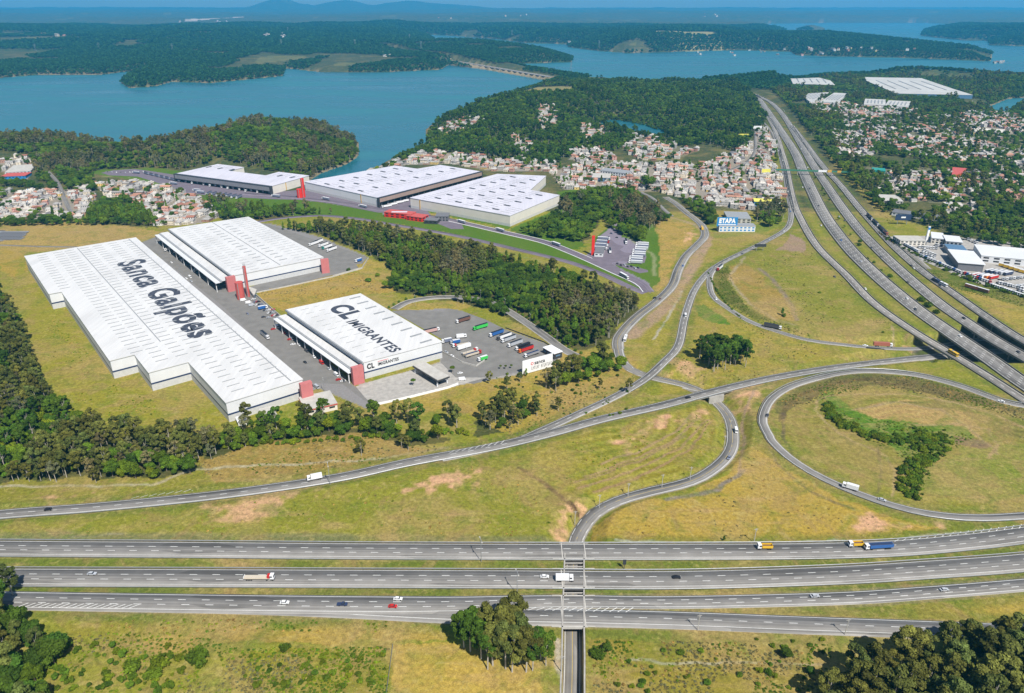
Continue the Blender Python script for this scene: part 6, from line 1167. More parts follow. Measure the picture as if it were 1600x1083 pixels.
def crown_arrays(rg, blobs, n, size):
    """leaf sprays on lumpy blobs; blobs: (x,y,z,rx,rz)"""
    vol = np.array([b[3]**2 for b in blobs]); cnt = np.maximum(6, (n*vol/vol.sum()).astype(int)); V_, T_ = [], []
    for b, c in zip(blobs, cnt):
        d = rg.normal(size=(c, 3)); d /= np.linalg.norm(d, axis=1)[:, None]; d[:, 2] = np.where(d[:, 2] < -.5, -d[:, 2], d[:, 2])
        r = rg.uniform(.62, 1.08, c)[:, None]; ctr = np.array(b[:3])+d*r*np.array([b[3], b[3], b[4]])
        nr = d+rg.normal(size=(c, 3))*.55+np.array([0, 0, .25]); nr /= np.linalg.norm(nr, axis=1)[:, None]
        a = np.cross(nr, rg.normal(size=(c, 3))); a /= np.linalg.norm(a, axis=1)[:, None]; e = np.cross(nr, a); s = size*rg.uniform(.6, 1.35, c)[:, None]; e = e*rg.uniform(.55, 1, c)[:, None]
        V_.append(np.stack([ctr-a*s-e*s*.4, ctr+a*s*.3-e*s, ctr+a*s+e*s*.5, ctr-a*s*.2+e*s], 1).reshape(-1, 3)); T_.append(np.repeat(rg.uniform(.7, 1.3)*rg.uniform(.7, 1.3, c), 1))
    v = np.concatenate(V_); t = np.concatenate(T_); return v, np.arange(len(v)).reshape(-1, 4), t
def trunk_mesh(h, r, branches):
    mb = MB(); b = 0
    def tube(p, q, r0, r1, n=6):
        p = np.array(p, float); q = np.array(q, float); d = q-p; d /= np.linalg.norm(d); x = np.cross(d, [.3, .9, .1]); x /= np.linalg.norm(x); y = np.cross(d, x); k = len(mb.v)
        for c, rr in ((p, r0), (q, r1)):
            for i in range(n): a = 2*math.pi*i/n; mb.v.append(tuple(c+(x*math.cos(a)+y*math.sin(a))*rr))
        for i in range(n): j = (i+1) % n; mb.f.append((k+i, k+j, k+n+j, k+n+i)); mb.m.append(0)
    lean = (.04*h, .02*h)
    tube((0,0,-.6), (lean[0]*.4, 0, h*.5), r, r*.7); tube((lean[0]*.4, 0, h*.5), (lean[0], lean[1], h), r*.7, r*.35)
    for q in branches: tube((lean[0]*.5, lean[1]*.3, h*q[3]), q[:3], r*.4, r*.15, 4)
    return mb
SPEC = {}
def species(key, name, cat, leaf, bark, seeds, n, size, shape):
    out = []
    for s in seeds:
        rg = np.random.default_rng(s); blobs, th, tr, br = shape(rg)
        v, f, t = crown_arrays(rg, blobs, n, size); me = npmesh('crown', v, f, [M(leaf)]); me.attributes.new('tint', 'FLOAT', 'FACE').data.foreach_set('value', t.astype(np.float32))
        tm = trunk_mesh(th, tr, br).mesh('trunk', bark); out.append((me, tm))
        # joined copy for woods too many to count
    SPEC[key] = (name, cat, out)
def sh_euc(rg, H=17, R=4.4):
    b = []; br = []
    for i in range(19):
        z = H*rg.uniform(.42, .97); k = 1-abs(z/H-.72)*1.6; a = rg.uniform(0, 6.28); d = R*k*rg.uniform(.3, 1); s = rg.uniform(.75, 1.6); b.append((math.cos(a)*d, math.sin(a)*d, z, s, s*.85)); br.append((math.cos(a)*d*.8, math.sin(a)*d*.8, z-.5, rg.uniform(.4, .6)))
    b.append((.5, .3, H*.95, 1.5, 1.4)); return b, H*.9, .28, br[:6]
def sh_round(rg, H=10, R=4.2):
    b = [(0, 0, H*.62, R*.75, H*.3)]
    for i in range(9): a = rg.uniform(0, 6.28); d = R*rg.uniform(.35, .8); z = H*rg.uniform(.4, .82); s = rg.uniform(1.3, 2.2); b.append((math.cos(a)*d, math.sin(a)*d, z, s, s*.8))
    return b, H*.6, .3, [(q[0]*.8, q[1]*.8, q[2]-.5, .5) for q in b[1:5]]
def sh_tall(rg, H=14, R=2.6):
    b = []
    for i in range(9): a = rg.uniform(0, 6.28); t = i/8; z = H*(.3+.66*t); d = R*(1-t*.6)*rg.uniform(.1, .8); s = (1.9-t*.7)*rg.uniform(.8, 1.2); b.append((math.cos(a)*d, math.sin(a)*d, z, s, s))
    return b, H*.85, .24, []
def sh_bush(rg, H=2.6, R=2.0):
    b = [(0, 0, H*.4, R*.7, H*.45)]
    for i in range(5): a = rg.uniform(0, 6.28); d = R*rg.uniform(.3, .8); b.append((math.cos(a)*d, math.sin(a)*d, H*rg.uniform(.3, .6), rg.uniform(.7, 1.2), rg.uniform(.6, 1)))
    return b, H*.5, .12, []
def sh_palm(rg): return [(0,0,5.2,1.6,.7)], 5, .18, []
DN = 3400
species('euc', 'eucalyptus_tree', 'tree', 'leaf_grey', 'bark_pale', (1,2,3), DN, .34, sh_euc)
species('euc_dark', 'eucalyptus_tree', 'tree', 'leaf_dark', 'bark_pale', (4,5), DN, .34, sh_euc)
species('dry', 'grey_crowned_tree', 'tree', 'leaf_dry', 'bark_pale', (6,7), 1700, .32, sh_euc)
species('broad', 'broadleaf_tree', 'tree', 'leaf_green', 'bark', (8,9,10), DN, .38, sh_round)
species('broad_dark', 'broadleaf_tree', 'tree', 'leaf_dark', 'bark', (11,12), DN, .38, sh_round)
species('bright', 'leafy_tree', 'tree', 'leaf_bright', 'bark', (13,), 2200, .36, sh_round)
species('tall', 'tall_tree', 'tree', 'leaf_green', 'bark', (14,15), 2000, .34, sh_tall)
species('bush', 'bush', 'bush', 'leaf_green', 'bark', (16,17), 700, .24, sh_bush)
species('bush_bright', 'bush', 'bush', 'leaf_bright', 'bark', (18,), 700, .24, sh_bush)
species('palm', 'palm_tree', 'palm', 'leaf_green', 'bark_pale', (19,), 500, .5, sh_palm)
LOWT = []
mixes = dict(
 west=['euc']*5+['dry']*1+['broad']*4+['euc_dark']*2+['bright']*2+['broad_dark']*2, bank=['euc']*4+['broad_dark']*2+['dry'], bank2=['broad']*3+['euc']*2+['dry'],
 middle=['dry']*3+['euc']*4+['tall']*2+['broad']*3+['broad_dark']*2, strip=['broad_dark']*3+['broad']*2+['tall']*2+['dry'], gap=['broad_dark']*3+['broad']*3+['tall'], headland=['broad_dark']*3+['broad']*5+['dry']*2+['euc'],
 headland2=['broad']*3+['broad_dark']*2, peninsula=['broad_dark']*4+['broad']*3+['euc_dark']*2, slope=['broad']*4+['broad_dark']*3+['dry'], etapa=['broad']*2+['broad_dark'], etapa2=['broad']*2+['dry'],
 right=['broad_dark']*2+['broad']*6+['euc']*2+['bright']*1, se=['euc']*7+['broad']*1+['dry']*2, sw=['euc']*1+['broad_dark']*3+['broad']*3+['bright'], grove=['euc_dark']*3+['broad_dark'], yardside=['broad_dark'])
spacing = dict(west=6.3, bank=7, bank2=7, middle=6.6, strip=8, gap=8, headland=9, headland2=10, peninsula=9.5, slope=8, etapa=9, etapa2=9, right=9.5, se=7.0, sw=6.5, grove=6, yardside=9)
TREES = []   # x, y, z, species, scale
VP = {k: PP(p) for k, p in VILL.items()}
def clear_of(X, Y, roadm=3.0):
    ok = np.ones(X.shape, bool)
    for k, r in ROADS.items():
        if k == 'FA': continue
        c = r['c'][:, :2]; b = (X > c[:, 0].min()-20) & (X < c[:, 0].max()+20) & (Y > c[:, 1].min()-20) & (Y < c[:, 1].max()+20) & ok
        if b.any(): d, _ = dist_line(X[b], Y[b], c); o = ok[b]; o[d < r['w']/2+roadm] = False; ok[b] = o
    for p in EXCL: ok &= ~inside(X, Y, p)
    return ok
CLEAR = PP([(810,148),(835,140),(880,139),(898,150),(895,163),(850,166),(820,160)])
for k, poly in FOREST.items():
    p = PP(poly); s = spacing[k]; x0, y0 = p.min(0); x1, y1 = p.max(0); gx, gy = np.meshgrid(np.arange(x0, x1, s), np.arange(y0, y1, s*.95)); gx = gx.ravel()+rng.uniform(-.42, .42, gx.size)*s; gy = gy.ravel()+rng.uniform(-.42, .42, gy.size)*s
    m = inside(gx, gy, p); gx, gy = gx[m], gy[m]; m = clear_of(gx, gy); gx, gy = gx[m], gy[m]
    for vk, vp in VP.items():
        d = inside(gx, gy, vp); keepf = dict(east=.42, east3=.5, east5=.45, east6=.45, east2=.25, east4=.35, middle=.5, hill=.2, farm=.4).get(vk, .2); keep = ~d | (rng.random(len(gx)) < keepf); gx, gy = gx[keep], gy[keep]
    gx, gy = [a[~inside(gx, gy, CLEAR)] for a in (gx, gy)]
    for L in LAKES: q = inside(gx, gy, L); gx, gy = gx[~q], gy[~q]
    if k == 'right': q = (fbm(gx, gy, 120, 3, 9) > .36) ; gx, gy = gx[q], gy[q]
    z = height(gx, gy); q = z > WZ+.4; gx, gy, z = gx[q], gy[q], z[q]
    mx = mixes[k]; nn = fbm(gx, gy, 60, 3, 14)
    for x, y, zz, v in zip(gx, gy, z, nn):
        i = min(len(mx)-1, max(0, int((v-.25)/.5*len(mx)+rng.uniform(-2.5, 2.5)))); big = 1.3 if k == 'se' else 1.25 if k == 'sw' else .95 if k in ('west', 'middle', 'bank') else 1.1
        TREES.append((x, y, zz, mx[i], rng.uniform(.5, 1.22)*big, k))
for vk, vp in VP.items():
    x0, y0 = vp.min(0); x1, y1 = vp.max(0); n_ = int((x1-x0)*(y1-y0)/330); gx = rng.uniform(x0, x1, n_); gy = rng.uniform(y0, y1, n_); m = inside(gx, gy, vp) & (fbm(gx, gy, 50, 3, 88) > .42); gx, gy = gx[m], gy[m]; m = clear_of(gx, gy); gx, gy = gx[m], gy[m]; z = height(gx, gy)
    for x, y, zz in zip(gx, gy, z): TREES.append((x, y, zz, ['broad', 'broad_dark', 'broad', 'tall', 'bright'][rng.integers(5)], rng.uniform(.55, 1.05), 'village'))
def at(px, py, sp, s=1.0, reg='single', lab=None): g = ground(px, py); TREES.append((g[0], g[1], g[2], sp, s, reg, lab))
for px, py, s in [(725,1012,.9),(762,1046,.95),(822,1050,1.0),(853,1040,.8),(742,1000,.85),(800,1000,1.15),(735,1018,.95),(752,1030,.9),(770,1040,1.05),(785,1022,1.2),(800,1050,1.0),(812,1035,1.1),(832,1048,.9),(760,1010,1.0),(845,1030,.75),(790,1045,1.1)]: at(px, py, 'euc_dark' if s < 1.0 else 'euc', s*1.4, 'clump')
for px, py, s in [(565,712,.75),(628,700,.7),(638,704,.65),(425,690,.8),(500,675,.9),(540,672,1.0),(590,680,.9),(650,685,.9)]: at(px, py, 'euc', s, 'bankside')
for px, py, sp, s, lab in [(447,1014,'bush',1.3,'round dark green bush in the mown strip left of the tree clump'),(312,1035,'bush',2.6,'large brown-green domed bush in the foreground grass'),(210,1045,'bush',2.2,'left bush of the pair in the foreground grass'),(252,1040,'bush_bright',2.0,'right bush of the pair in the foreground grass'),(238,1058,'bush',1.9,'low bush below the bush pair'),(1228,1028,'broad_dark',.62,'small round dark tree on the slope below the slip road'),(1265,1052,'broad_dark',.4,'smaller dark tree beside the round one on the slope'),(948,1018,'broad_dark',.5,'dark bushy tree right of the sunken lane'),(935,1028,'bush',1.8,'bush right of the sunken lane'),(1012,1055,'bush',.8,'tiny dark bush in the scrub right of the lane'),(1131,845,'tall',.25,'tiny dark conifer on the upper carriageway verge'),(600,1020,'bush',.6,'small bush at the scrub plot corner'),(20,930,'euc',1.1,'tall dark eucalyptus at the left edge by the lower carriageway'),(10,960,'euc_dark',1.2,'dense eucalyptus at the left edge of the foreground'),
  (1343,359+22,'broad_dark',.6,'largest round tree in the highway median'),(1310,338+6,'broad',.45,'median tree second above the largest'),(1319,350+6,'broad',.42,'median tree just above the largest'),(1328,363+6,'broad',.4,'median tree touching the largest one'),(1285,292+6,'broad_dark',.55,'median tree group upper member'),(1288,302+4,'broad_dark',.5,'median tree group lower member'),(1295,312+3,'broad',.4,'median tree below the group of two'),(1274,276+4,'broad_dark',.5,'median tree just below the footbridge'),
  (1343,384,'bush',1.5,'round bush low in the median'),(1356,405,'bush',.9,'first small shrub in the lower median'),(1365,411,'bush',1.1,'second small shrub in the lower median'),(1377,423,'bush',.9,'third small shrub in the lower median'),(1389,433,'bush',1.7,'single round bush in the lower median'),(1440,471,'bush',2.0,'upper of three big bushes near the highway bridge'),(1450,480,'bush',2.2,'middle of three big bushes near the highway bridge'),(1463,490,'bush',1.6,'lowest of three big bushes near the highway bridge'),
  (440,437-12,'bush',1.6,'bush by the rear corner road'),(545,424,'bush',1.5,'bush beside the rear yard corner'),(575,440,'bush',1.8,'bush on the slope behind the yard'),(590,432,'bush_bright',1.4,'yellow-green bush on the slope behind the yard'),(707,583,'palm',1.0,'palm in the round bed by the gatehouse exit'),(646,603,'palm',1.0,'palm in the round bed before the gatehouse'),(782,577,'palm',.6,'first small palm in the row by the lorry park kerb'),(790,577,'palm',.6,'second small palm in the row by the lorry park kerb'),(799,576,'palm',.6,'third small palm in the row by the lorry park kerb'),
  (1222,493,'tall',.55,'thin tree in the loop field'),(1380,520,'bush',.6,'tiny shrub near the bridge soil patch'),(1225,495,'bush',1.2,'dark shrub beside the thin tree in the loop field'),(1280,458,'bush',.8,'shrub by the dark hollow in the loop field'),(812,590,'broad_dark',.5,'small round tree at the billboard left end'),(822,588,'tall',.5,'slim tree in front of the billboard'),(606,270,'euc',1.0,'lone tall tree at the lake edge left of the village'),(1512,436,'bush',2.0,'dark tree left on the dry grass below the dealer yard'),(1012,297,'broad',2.2,'broad spreading tree amid the central village')]: at(px, py, sp, s, 'single', lab)
for i in range(430):
    t = rng.uniform(0, len(GUL)-1.001); k = int(t); q = GUL[k]+(GUL[k+1]-GUL[k])*(t-k); wd = 5 if k < 5 else 13 if k < 9 else 9; at(q[0]+rng.normal()*wd, q[1]+rng.normal()*wd*.5, ['bush','bush_bright','bush','bush_bright','broad'][i % 5], rng.uniform(.4, 1.3) if i % 5 < 4 else rng.uniform(.18, .35), 'gully')
for i in range(60): at(rng.uniform(380, 600), rng.uniform(1022, 1078), ['bush', 'bush_bright'][i % 2], rng.uniform(.35, .9), 'scrub')
for i in range(50): at(rng.uniform(935, 1290), rng.uniform(1000, 1090), ['bush', 'bush_bright'][i % 2], rng.uniform(.3, .9), 'scrub')
for i in range(90): at(rng.uniform(60, 290), rng.uniform(1008, 1082), ['bush', 'bush_bright', 'broad'][i % 3], rng.uniform(.4, 1.1) if i % 3 < 2 else rng.uniform(.15, .4), 'scrub')
for i in range(90):
    t = rng.random(); at(1382+t*230, 372+t*95-18*math.sin(t*3.1)*-0.6+rng.uniform(-2, 2), 'bush' if i % 2 else 'broad_dark', rng.uniform(.7, 1.3) if i % 2 else rng.uniform(.25, .4), 'verge')
for i in range(60): t = rng.random(); at(1106+t*55-8*math.sin(t*3), 425+t*75, 'bush', rng.uniform(.3, .7), 'loopedge')
for i in range(70): at(rng.uniform(760, 985), rng.uniform(585, 650), ['bush', 'euc'][i % 7 == 0], rng.uniform(.35, .8), 'bankside')
for i in range(60): t = i/60; at(60+t*680, 690-t*12+rng.uniform(-3, 3)+ (50*(1-t)**2), 'bush_bright' if i % 3 else 'bush', rng.uniform(.7, 1.5), 'bankside')
# projected size decides which stand as single trees
for i in range(18): at(392+i*19+rng.uniform(-6, 6), 664+rng.uniform(-4, 10), ['euc','euc','euc_dark','broad'][i % 4], rng.uniform(.85, 1.2), 'west')
def in_frame(t):
    x, y = proj(t[0], t[1], t[2]+5); return -30 < x < 1630 and -20 < y < 1110
base = dict(euc=17, euc_dark=17, dry=17, broad=10, broad_dark=10, bright=10, tall=14, bush=2.6, bush_bright=2.6, palm=5.5)
vis = [t for t in TREES if in_frame(t)]
def quota(kinds, n):
    c = [t for t in vis if t[3] in kinds]; c.sort(key=lambda t: (0 if len(t) > 6 and t[6] else 1, -(base[t[3]]*t[4])/math.hypot(t[1], 270))); return c[:n]
single = quota(('euc','euc_dark','dry','broad','broad_dark','bright','tall'), 285)+quota(('bush','bush_bright'), 230)+quota(('palm',), 10)
sset = set(id(t) for t in single)
REGN = dict(west='in the belt of woods below the long warehouse', bank='on the grass bank above the ramps', bank2='on the bank right of the lorry park', middle='in the wood between the warehouses and the violet road', se='in the dark wood at the lower right corner', sw='in the thicket at the lower left corner', grove='in the small grove inside the interchange', clump='in the tall clump beside the sunken lane', bankside='along the dry bank', gully='in the wet gully inside the circular ramp', scrub='in the foreground scrub', verge='along the dealer yard verge', loopedge='on the inner edge of the loop ramp', strip='behind the middle warehouse', slope='on the slope by the access road')
ADJ = dict(euc='tall grey-green eucalyptus', euc_dark='dark green eucalyptus', dry='grey-brown thin crowned tree', broad='round green broadleaf tree', broad_dark='round dark broadleaf tree', bright='yellow-green leafy tree', tall='slender green tree', bush='low green bush', bush_bright='low yellow-green bush', palm='small palm')
MARKS = [('long warehouse far corner',35,398),('first step of the long warehouse',90,470),('second step of the long warehouse',200,570),('third step of the long warehouse',265,590),('long warehouse near corner',350,655),('office annex',500,640),('white truck on the left ramp',492,748),('black car on the left ramp',76,797),('gate apron',640,625),('palm bed',650,605),('tall lamp by the ramp',516,757),('left picture edge woods',5,560),('woods below the steps',130,700),('footpath start',300,735),
 ('white billboard',838,580),('grass bank pine belt',940,575),('ramp fork',745,705),('rear yard corner',575,420),('violet road bend',560,342),('red office pavilion',640,335),('yard loop lamp',751,470),('lower loop lamp',870,534),('estate road mouth',1010,460),('access road white bus',977,531),('truck halfway along the estate road',867,383),('far tip of the middle wood',450,350),
 ('sunken lane portal',895,975),('sunken lane pole',877,1050),('right end of the slip road',1460,985),('lower right corner',1590,1075),('round slope tree',1228,1028),('lower carriageway end',1590,1000),('bottom edge near the corner wood',1330,1075),('lower left corner',10,1075),('left edge of the lower carriageway',20,940),('brown-green domed bush',312,1035),('scrub plot corner',380,1025),('scrub plot fence',605,1040),('foreground bush pair',230,1045),
 ('circular ramp truck',1328,764),('gully head',1290,640),('gully bend',1430,700),('gully foot',1425,770),('upper circular ramp car',1564,628),('loop ramp dark truck',1209,513),('loop ramp start',1115,440),('dealer hall',1510,410),('yellow trailers',1590,425),('articulated bus',1462,440),('red trailer on the grass',1517,451),
 ('village street top',75,268),('village street foot',112,335),('far truck yard tip',165,270),('diagonal truck row',350,308),('wooded hump between villages',150,320),('field edge below the village',60,348),('middle warehouse far corner',264,355),('yellow hoarding',1161,218),('yellow shopfront',1192,315),('ETAPA board',1134,345),('grey market hall',965,268),('blue-edged hall',940,275),('spreading village tree',1012,297),('footbridge stair',1211,272),('access road end',1045,310),('slope wood edge',960,345),('pylon in the estate park',926,399),
 ('long dark sheds',1435,335),('grey square building',1390,310),('red roofed hall',1498,268),('turquoise shop',1372,265),('pale farm building',32,262),('terracotta farm building',25,272)]
def near(x, y, up=0):
    n_, mx_, my_ = min(MARKS, key=lambda m: math.hypot(m[1]-x, (m[2]-y)*1.6)); dx, dy = x-mx_, (y-my_)*1.6; r = math.hypot(dx, dy)
    far_ = 'beside' if r < 14 else 'near' if r < 42 else 'well off'
    d = ('right of' if dx > 0 else 'left of') if abs(dx) > abs(dy)*2 else ('below' if dy > 0 else 'above') if abs(dy) > abs(dx)*2 else ('lower ' if dy > 0 else 'upper ')+('right of' if dx > 0 else 'left of')
    return {'beside': 'close', 'near': 'a little', 'well off': 'further'}[far_]+' '+d+' the '+n_
PROT = {}
for k, (nm, ct, ms) in SPEC.items():
    PROT[k] = []
    for cm, tm in ms: PROT[k].append((cm, tm))
base_mean = {k: float(np.mean([t[4] for t in single if t[3] == k] or [1])) for k in SPEC}
def place_tree(t):
    k = t[3]; nm, ct, ms = SPEC[k]; cm, tm = ms[rng.integers(len(ms))]
    r = bpy.data.objects.new(nm, None); COL.objects.link(r); r.location = t[:3]; r.rotation_euler = (0, 0, rng.uniform(0, 6.28)); s = t[4]; r.scale = (s*rng.uniform(.9, 1.15), s*rng.uniform(.9, 1.15), s)
    lab = t[6] if len(t) > 6 and t[6] else (('large ' if s > base_mean.get(k, 1)*1.0+.12 else 'small ' if s < base_mean.get(k, 1)-.12 else '')+ADJ[k]+' '+near(*proj(t[0], t[1], t[2])))
    tag(r, lab, ct, None if len(t) > 6 and t[6] else ADJ[k].replace('eucalyptus', 'eucalypt').replace('bush', 'bushe')+'s '+REGN.get(t[5], 'among the woods'))
    for n_, me in (('trunk', tm), ('crown', cm)): o = bpy.data.objects.new(n_, me); COL.objects.link(o); o.parent = r
for t in single: place_tree(t)
# the rest of the woods: one object, leaf-built trees set on points
def scatter(name, pts, meshes, kind='stuff'):
    """pts: x,y,z,scale,index"""
    a = np.array(pts, float); me = bpy.data.meshes.new(name); me.vertices.add(len(a)); me.vertices.foreach_set('co', a[:, :3].astype(np.float32).ravel())
    me.attributes.new('size', 'FLOAT', 'POINT').data.foreach_set('value', a[:, 3].astype(np.float32)); me.attributes.new('pick', 'INT', 'POINT').data.foreach_set('value', a[:, 4].astype(np.int32)); me.attributes.new('turn', 'FLOAT', 'POINT').data.foreach_set('value', (rng.uniform(0, 6.28, len(a)) if a.shape[1] < 6 else a[:, 5]).astype(np.float32))
    o = bpy.data.objects.new(name, me); COL.objects.link(o); c = bpy.data.collections.new(name+'_sources')
    for i, m in enumerate(meshes): q = bpy.data.objects.new('%s_source_%02d' % (name, i), m); c.objects.link(q)
    g = bpy.data.node_groups.new(name, 'GeometryNodeTree'); g.interface.new_socket('Geometry', in_out='INPUT', socket_type='NodeSocketGeometry'); g.interface.new_socket('Geometry', in_out='OUTPUT', socket_type='NodeSocketGeometry')
    n = g.nodes; L = g.links.new; gi = n.new('NodeGroupInput'); go = n.new('NodeGroupOutput'); ip = n.new('GeometryNodeInstanceOnPoints'); ci = n.new('GeometryNodeCollectionInfo'); ci.inputs[0].default_value = c; ci.inputs[1].default_value = True; ci.inputs[2].default_value = True
    def na(nm, ty): k = n.new('GeometryNodeInputNamedAttribute'); k.data_type = ty; k.inputs[0].default_value = nm; return k.outputs[0]
    cx = n.new('ShaderNodeCombineXYZ'); L(na('turn', 'FLOAT'), cx.inputs[2]); L(gi.outputs[0], ip.inputs['Points']); L(ci.outputs[0], ip.inputs['Instance']); ip.inputs['Pick Instance'].default_value = True; L(na('pick', 'INT'), ip.inputs['Instance Index']); L(cx.outputs[0], ip.inputs['Rotation']); L(na('size', 'FLOAT'), ip.inputs['Scale']); L(ip.outputs[0], go.inputs[0])
    md = o.modifiers.new('scatter', 'NODES'); md.node_group = g; o['kind'] = kind; return o
def joined(cm, tm, name):
    nv = len(cm.vertices); a = np.zeros(nv*3, np.float32); cm.vertices.foreach_get('co', a); b = np.zeros(len(tm.vertices)*3, np.float32); tm.vertices.foreach_get('co', b); v = np.concatenate([a, b]).reshape(-1, 3)
    fc = np.zeros(len(cm.loops), np.int32); cm.loops.foreach_get('vertex_index', fc); ft = np.zeros(len(tm.loops), np.int32); tm.loops.foreach_get('vertex_index', ft)
    f = np.concatenate([fc.reshape(-1, 4), ft.reshape(-1, 4)+nv]); me = npmesh(name, v, f, [cm.materials[0], tm.materials[0]], np.concatenate([np.zeros(len(fc)//4), np.ones(len(ft)//4)]))
    t = np.zeros(len(fc)//4, np.float32); cm.attributes['tint'].data.foreach_get('value', t); me.attributes.new('tint', 'FLOAT', 'FACE').data.foreach_set('value', np.concatenate([t, np.ones(len(ft)//4, np.float32)])); return me
JM = []; JI = {}
for k, (nm, ct, ms) in SPEC.items():
    JI[k] = []
    for cm, tm in ms: JI[k].append(len(JM)); JM.append(joined(cm, tm, 'tree_'+k))
# sparser canopies for the far bank
FARS = []
for s in range(4):
    rg = np.random.default_rng(50+s); b, *_ = sh_round(rg, 11, 5.2); v, f, t = crown_arrays(rg, b, 260, .95); me = npmesh('far_crown', v, f, [M('leaf_far')]); me.attributes.new('tint', 'FLOAT', 'FACE').data.foreach_set('value', t.astype(np.float32)); FARS.append(me)
rest = [t for t in TREES if id(t) not in sset]
scatter('woodland', [(t[0], t[1], t[2], t[4], JI[t[3]][rng.integers(len(JI[t[3]]))]) for t in rest], JM)
# far woods beyond the water
def farwood():
    pts = []
    for (ya, yb, s, sc_) in ((141, 84, 13, 1.15), (84, 62, 19, 1.6), (62, 46, 28, 2.3)):
        Y0, Y1 = P(800, ya)[1], P(800, yb)[1]; W0 = P(1640, (ya+yb)/2)[0]; gx, gy = np.meshgrid(np.arange(-W0*1.12, W0*1.12, s), np.arange(Y0, Y1, s)); gx = gx.ravel()+rng.uniform(-.5, .5, gx.size)*s; gy = gy.ravel()+rng.uniform(-.5, .5, gy.size)*s
        k = (np.abs(gx) < gy*.75) & (fbm(gx, gy*.8, 420, 3, 77) < .665); gx, gy = gx[k], gy[k]
        z = height(gx, gy); k = z > WZ+.5; gx, gy, z = gx[k], gy[k], z[k]
        for fp in [PP(FOREST['right']), PP(FOREST['peninsula']), PP(FOREST['headland'])]: q = inside(gx, gy, fp); gx, gy, z = gx[~q], gy[~q], z[~q]
        d, _ = dist_line(gx, gy, ROADS['FA']['c'][:, :2]); k = d > 42; gx, gy, z = gx[k], gy[k], z[k]
        for e in EXCL: q = inside(gx, gy, e); gx, gy, z = gx[~q], gy[~q], z[~q]
        a = P(1062, 68); q = (np.abs(gx-a[0]) < 230) & (np.abs(gy-a[1]) < 260); gx, gy, z = gx[~q], gy[~q], z[~q]
        pts += list(zip(gx, gy, z-1, rng.uniform(.7, 1.25, len(gx))*sc_, rng.integers(0, 4, len(gx))))
    scatter('distant_woods', pts, FARS); print('far', len(pts))
farwood()
# ------------------------------------------------------------------ rough grass and weeds on banks and scrub
TUF = []
for i, lm in enumerate(('leaf_green', 'leaf_bright', 'leaf_straw', 'leaf_grey', 'leaf_dry')):
    rg = np.random.default_rng(70+i); v, f, t = crown_arrays(rg, [(0,0,.15,.8,.4), (.6,.3,.1,.5,.3), (-.4,.6,.1,.5,.25)], 46, .26); me = npmesh('tuft', v, f, [M(lm)]); me.attributes.new('tint', 'FLOAT', 'FACE').data.foreach_set('value', t.astype(np.float32)); TUF.append(me)
def tufts():
    out = []
    for poly, s, cut, mixw, z in (([(375,1018),(612,1010),(604,1110),(372,1110)], 1.3, .38, (0,1,1,0,4), 0), ([(60,985),(300,990),(372,1018),(372,1100),(20,1100)], 1.8, .45, (0,1,1,4), 0), ([(925,1000),(1300,1008),(1290,1110),(925,1110)], 1.7, .42, (0,1,2,4,4), 0),
            ([(745,640),(860,600),(985,580),(1000,590),(880,655),(800,682)], 2.6, .5, (0,2,4,4), 0), ([(300,722),(420,692),(560,680),(700,700),(560,728),(420,745),(320,745)], 2.6, .5, (0,2,4,4), 0), ([(1212,632),(1313,588),(1431,592),(1566,634),(1700,664),(1700,690),(1499,632),(1364,606),(1240,640)], 2.0, .34, (0,2,4,4), -2),
            ([(1280,630),(1330,660),(1440,676),(1525,690),(1460,730),(1440,778),(1400,778),(1410,730),(1360,700),(1300,660)], 2.2, .35, (0,1,0,1,3), -5), ([(1120,420),(1140,418),(1145,450),(1175,490),(1300,535),(1180,512),(1128,470)], 2.6, .3, (0,0,3), 0), ([(1260,380),(1330,440),(1400,505),(1300,520),(1200,480),(1160,420)], 4.2, .58, (1,4,3), 0),
            ([(1040,560),(1180,500),(1300,550),(1180,590),(1060,615)], 3.6, .52, (0,2,4), 0), ([(100,965),(700,972),(870,985),(700,990),(100,985)], 2.4, .52, (0,2,1), 0), ([(860,700),(1110,640),(1120,700),(960,765),(880,790)], 4.4, .60, (1,2,1), 0), ([(300,790),(760,725),(860,790),(860,838),(100,838)], 4.6, .60, (1,2,2), 0), ([(950,840),(1180,700),(1390,815),(1380,842)], 4.6, .60, (2,2,4), 0), ([(400,455),(560,425),(618,455),(440,488)], 3, .56, (2,4,2), 0), ([(80,470),(240,605),(340,655),(200,668),(70,600)], 3.4, .58, (1,1,2), 0), ([(1300,235),(1345,285),(1400,345),(1390,350),(1330,290)], 3.5, .4, (0,4,2), 0), ([(1390,378),(1480,436),(1600,465),(1600,480),(1480,450)], 2.6, .3, (0,0,1,3), 0)):
        p = PP(poly, z); x0, y0 = p.min(0); x1, y1 = p.max(0); gx, gy = np.meshgrid(np.arange(x0, x1, s), np.arange(y0, y1, s)); gx = gx.ravel()+rng.uniform(-.6, .6, gx.size)*s; gy = gy.ravel()+rng.uniform(-.6, .6, gy.size)*s
        m = inside(gx, gy, p) & (fbm(gx, gy, 11, 3, 93) > cut); gx, gy = gx[m], gy[m]; m = clear_of(gx, gy, .8); gx, gy = gx[m], gy[m]; nn = fbm(gx, gy, 14, 2, 95); mw = np.array(mixw); pick = mw[np.clip(((nn-.25)*2*len(mw)+rng.uniform(-1, 1, len(nn))).astype(int), 0, len(mw)-1)] if len(gx) else []
        out += list(zip(gx, gy, height(gx, gy), rng.uniform(.3, .95, len(gx)), pick))
    scatter('rough_grass', out, TUF); print('tufts', len(out))
tufts()
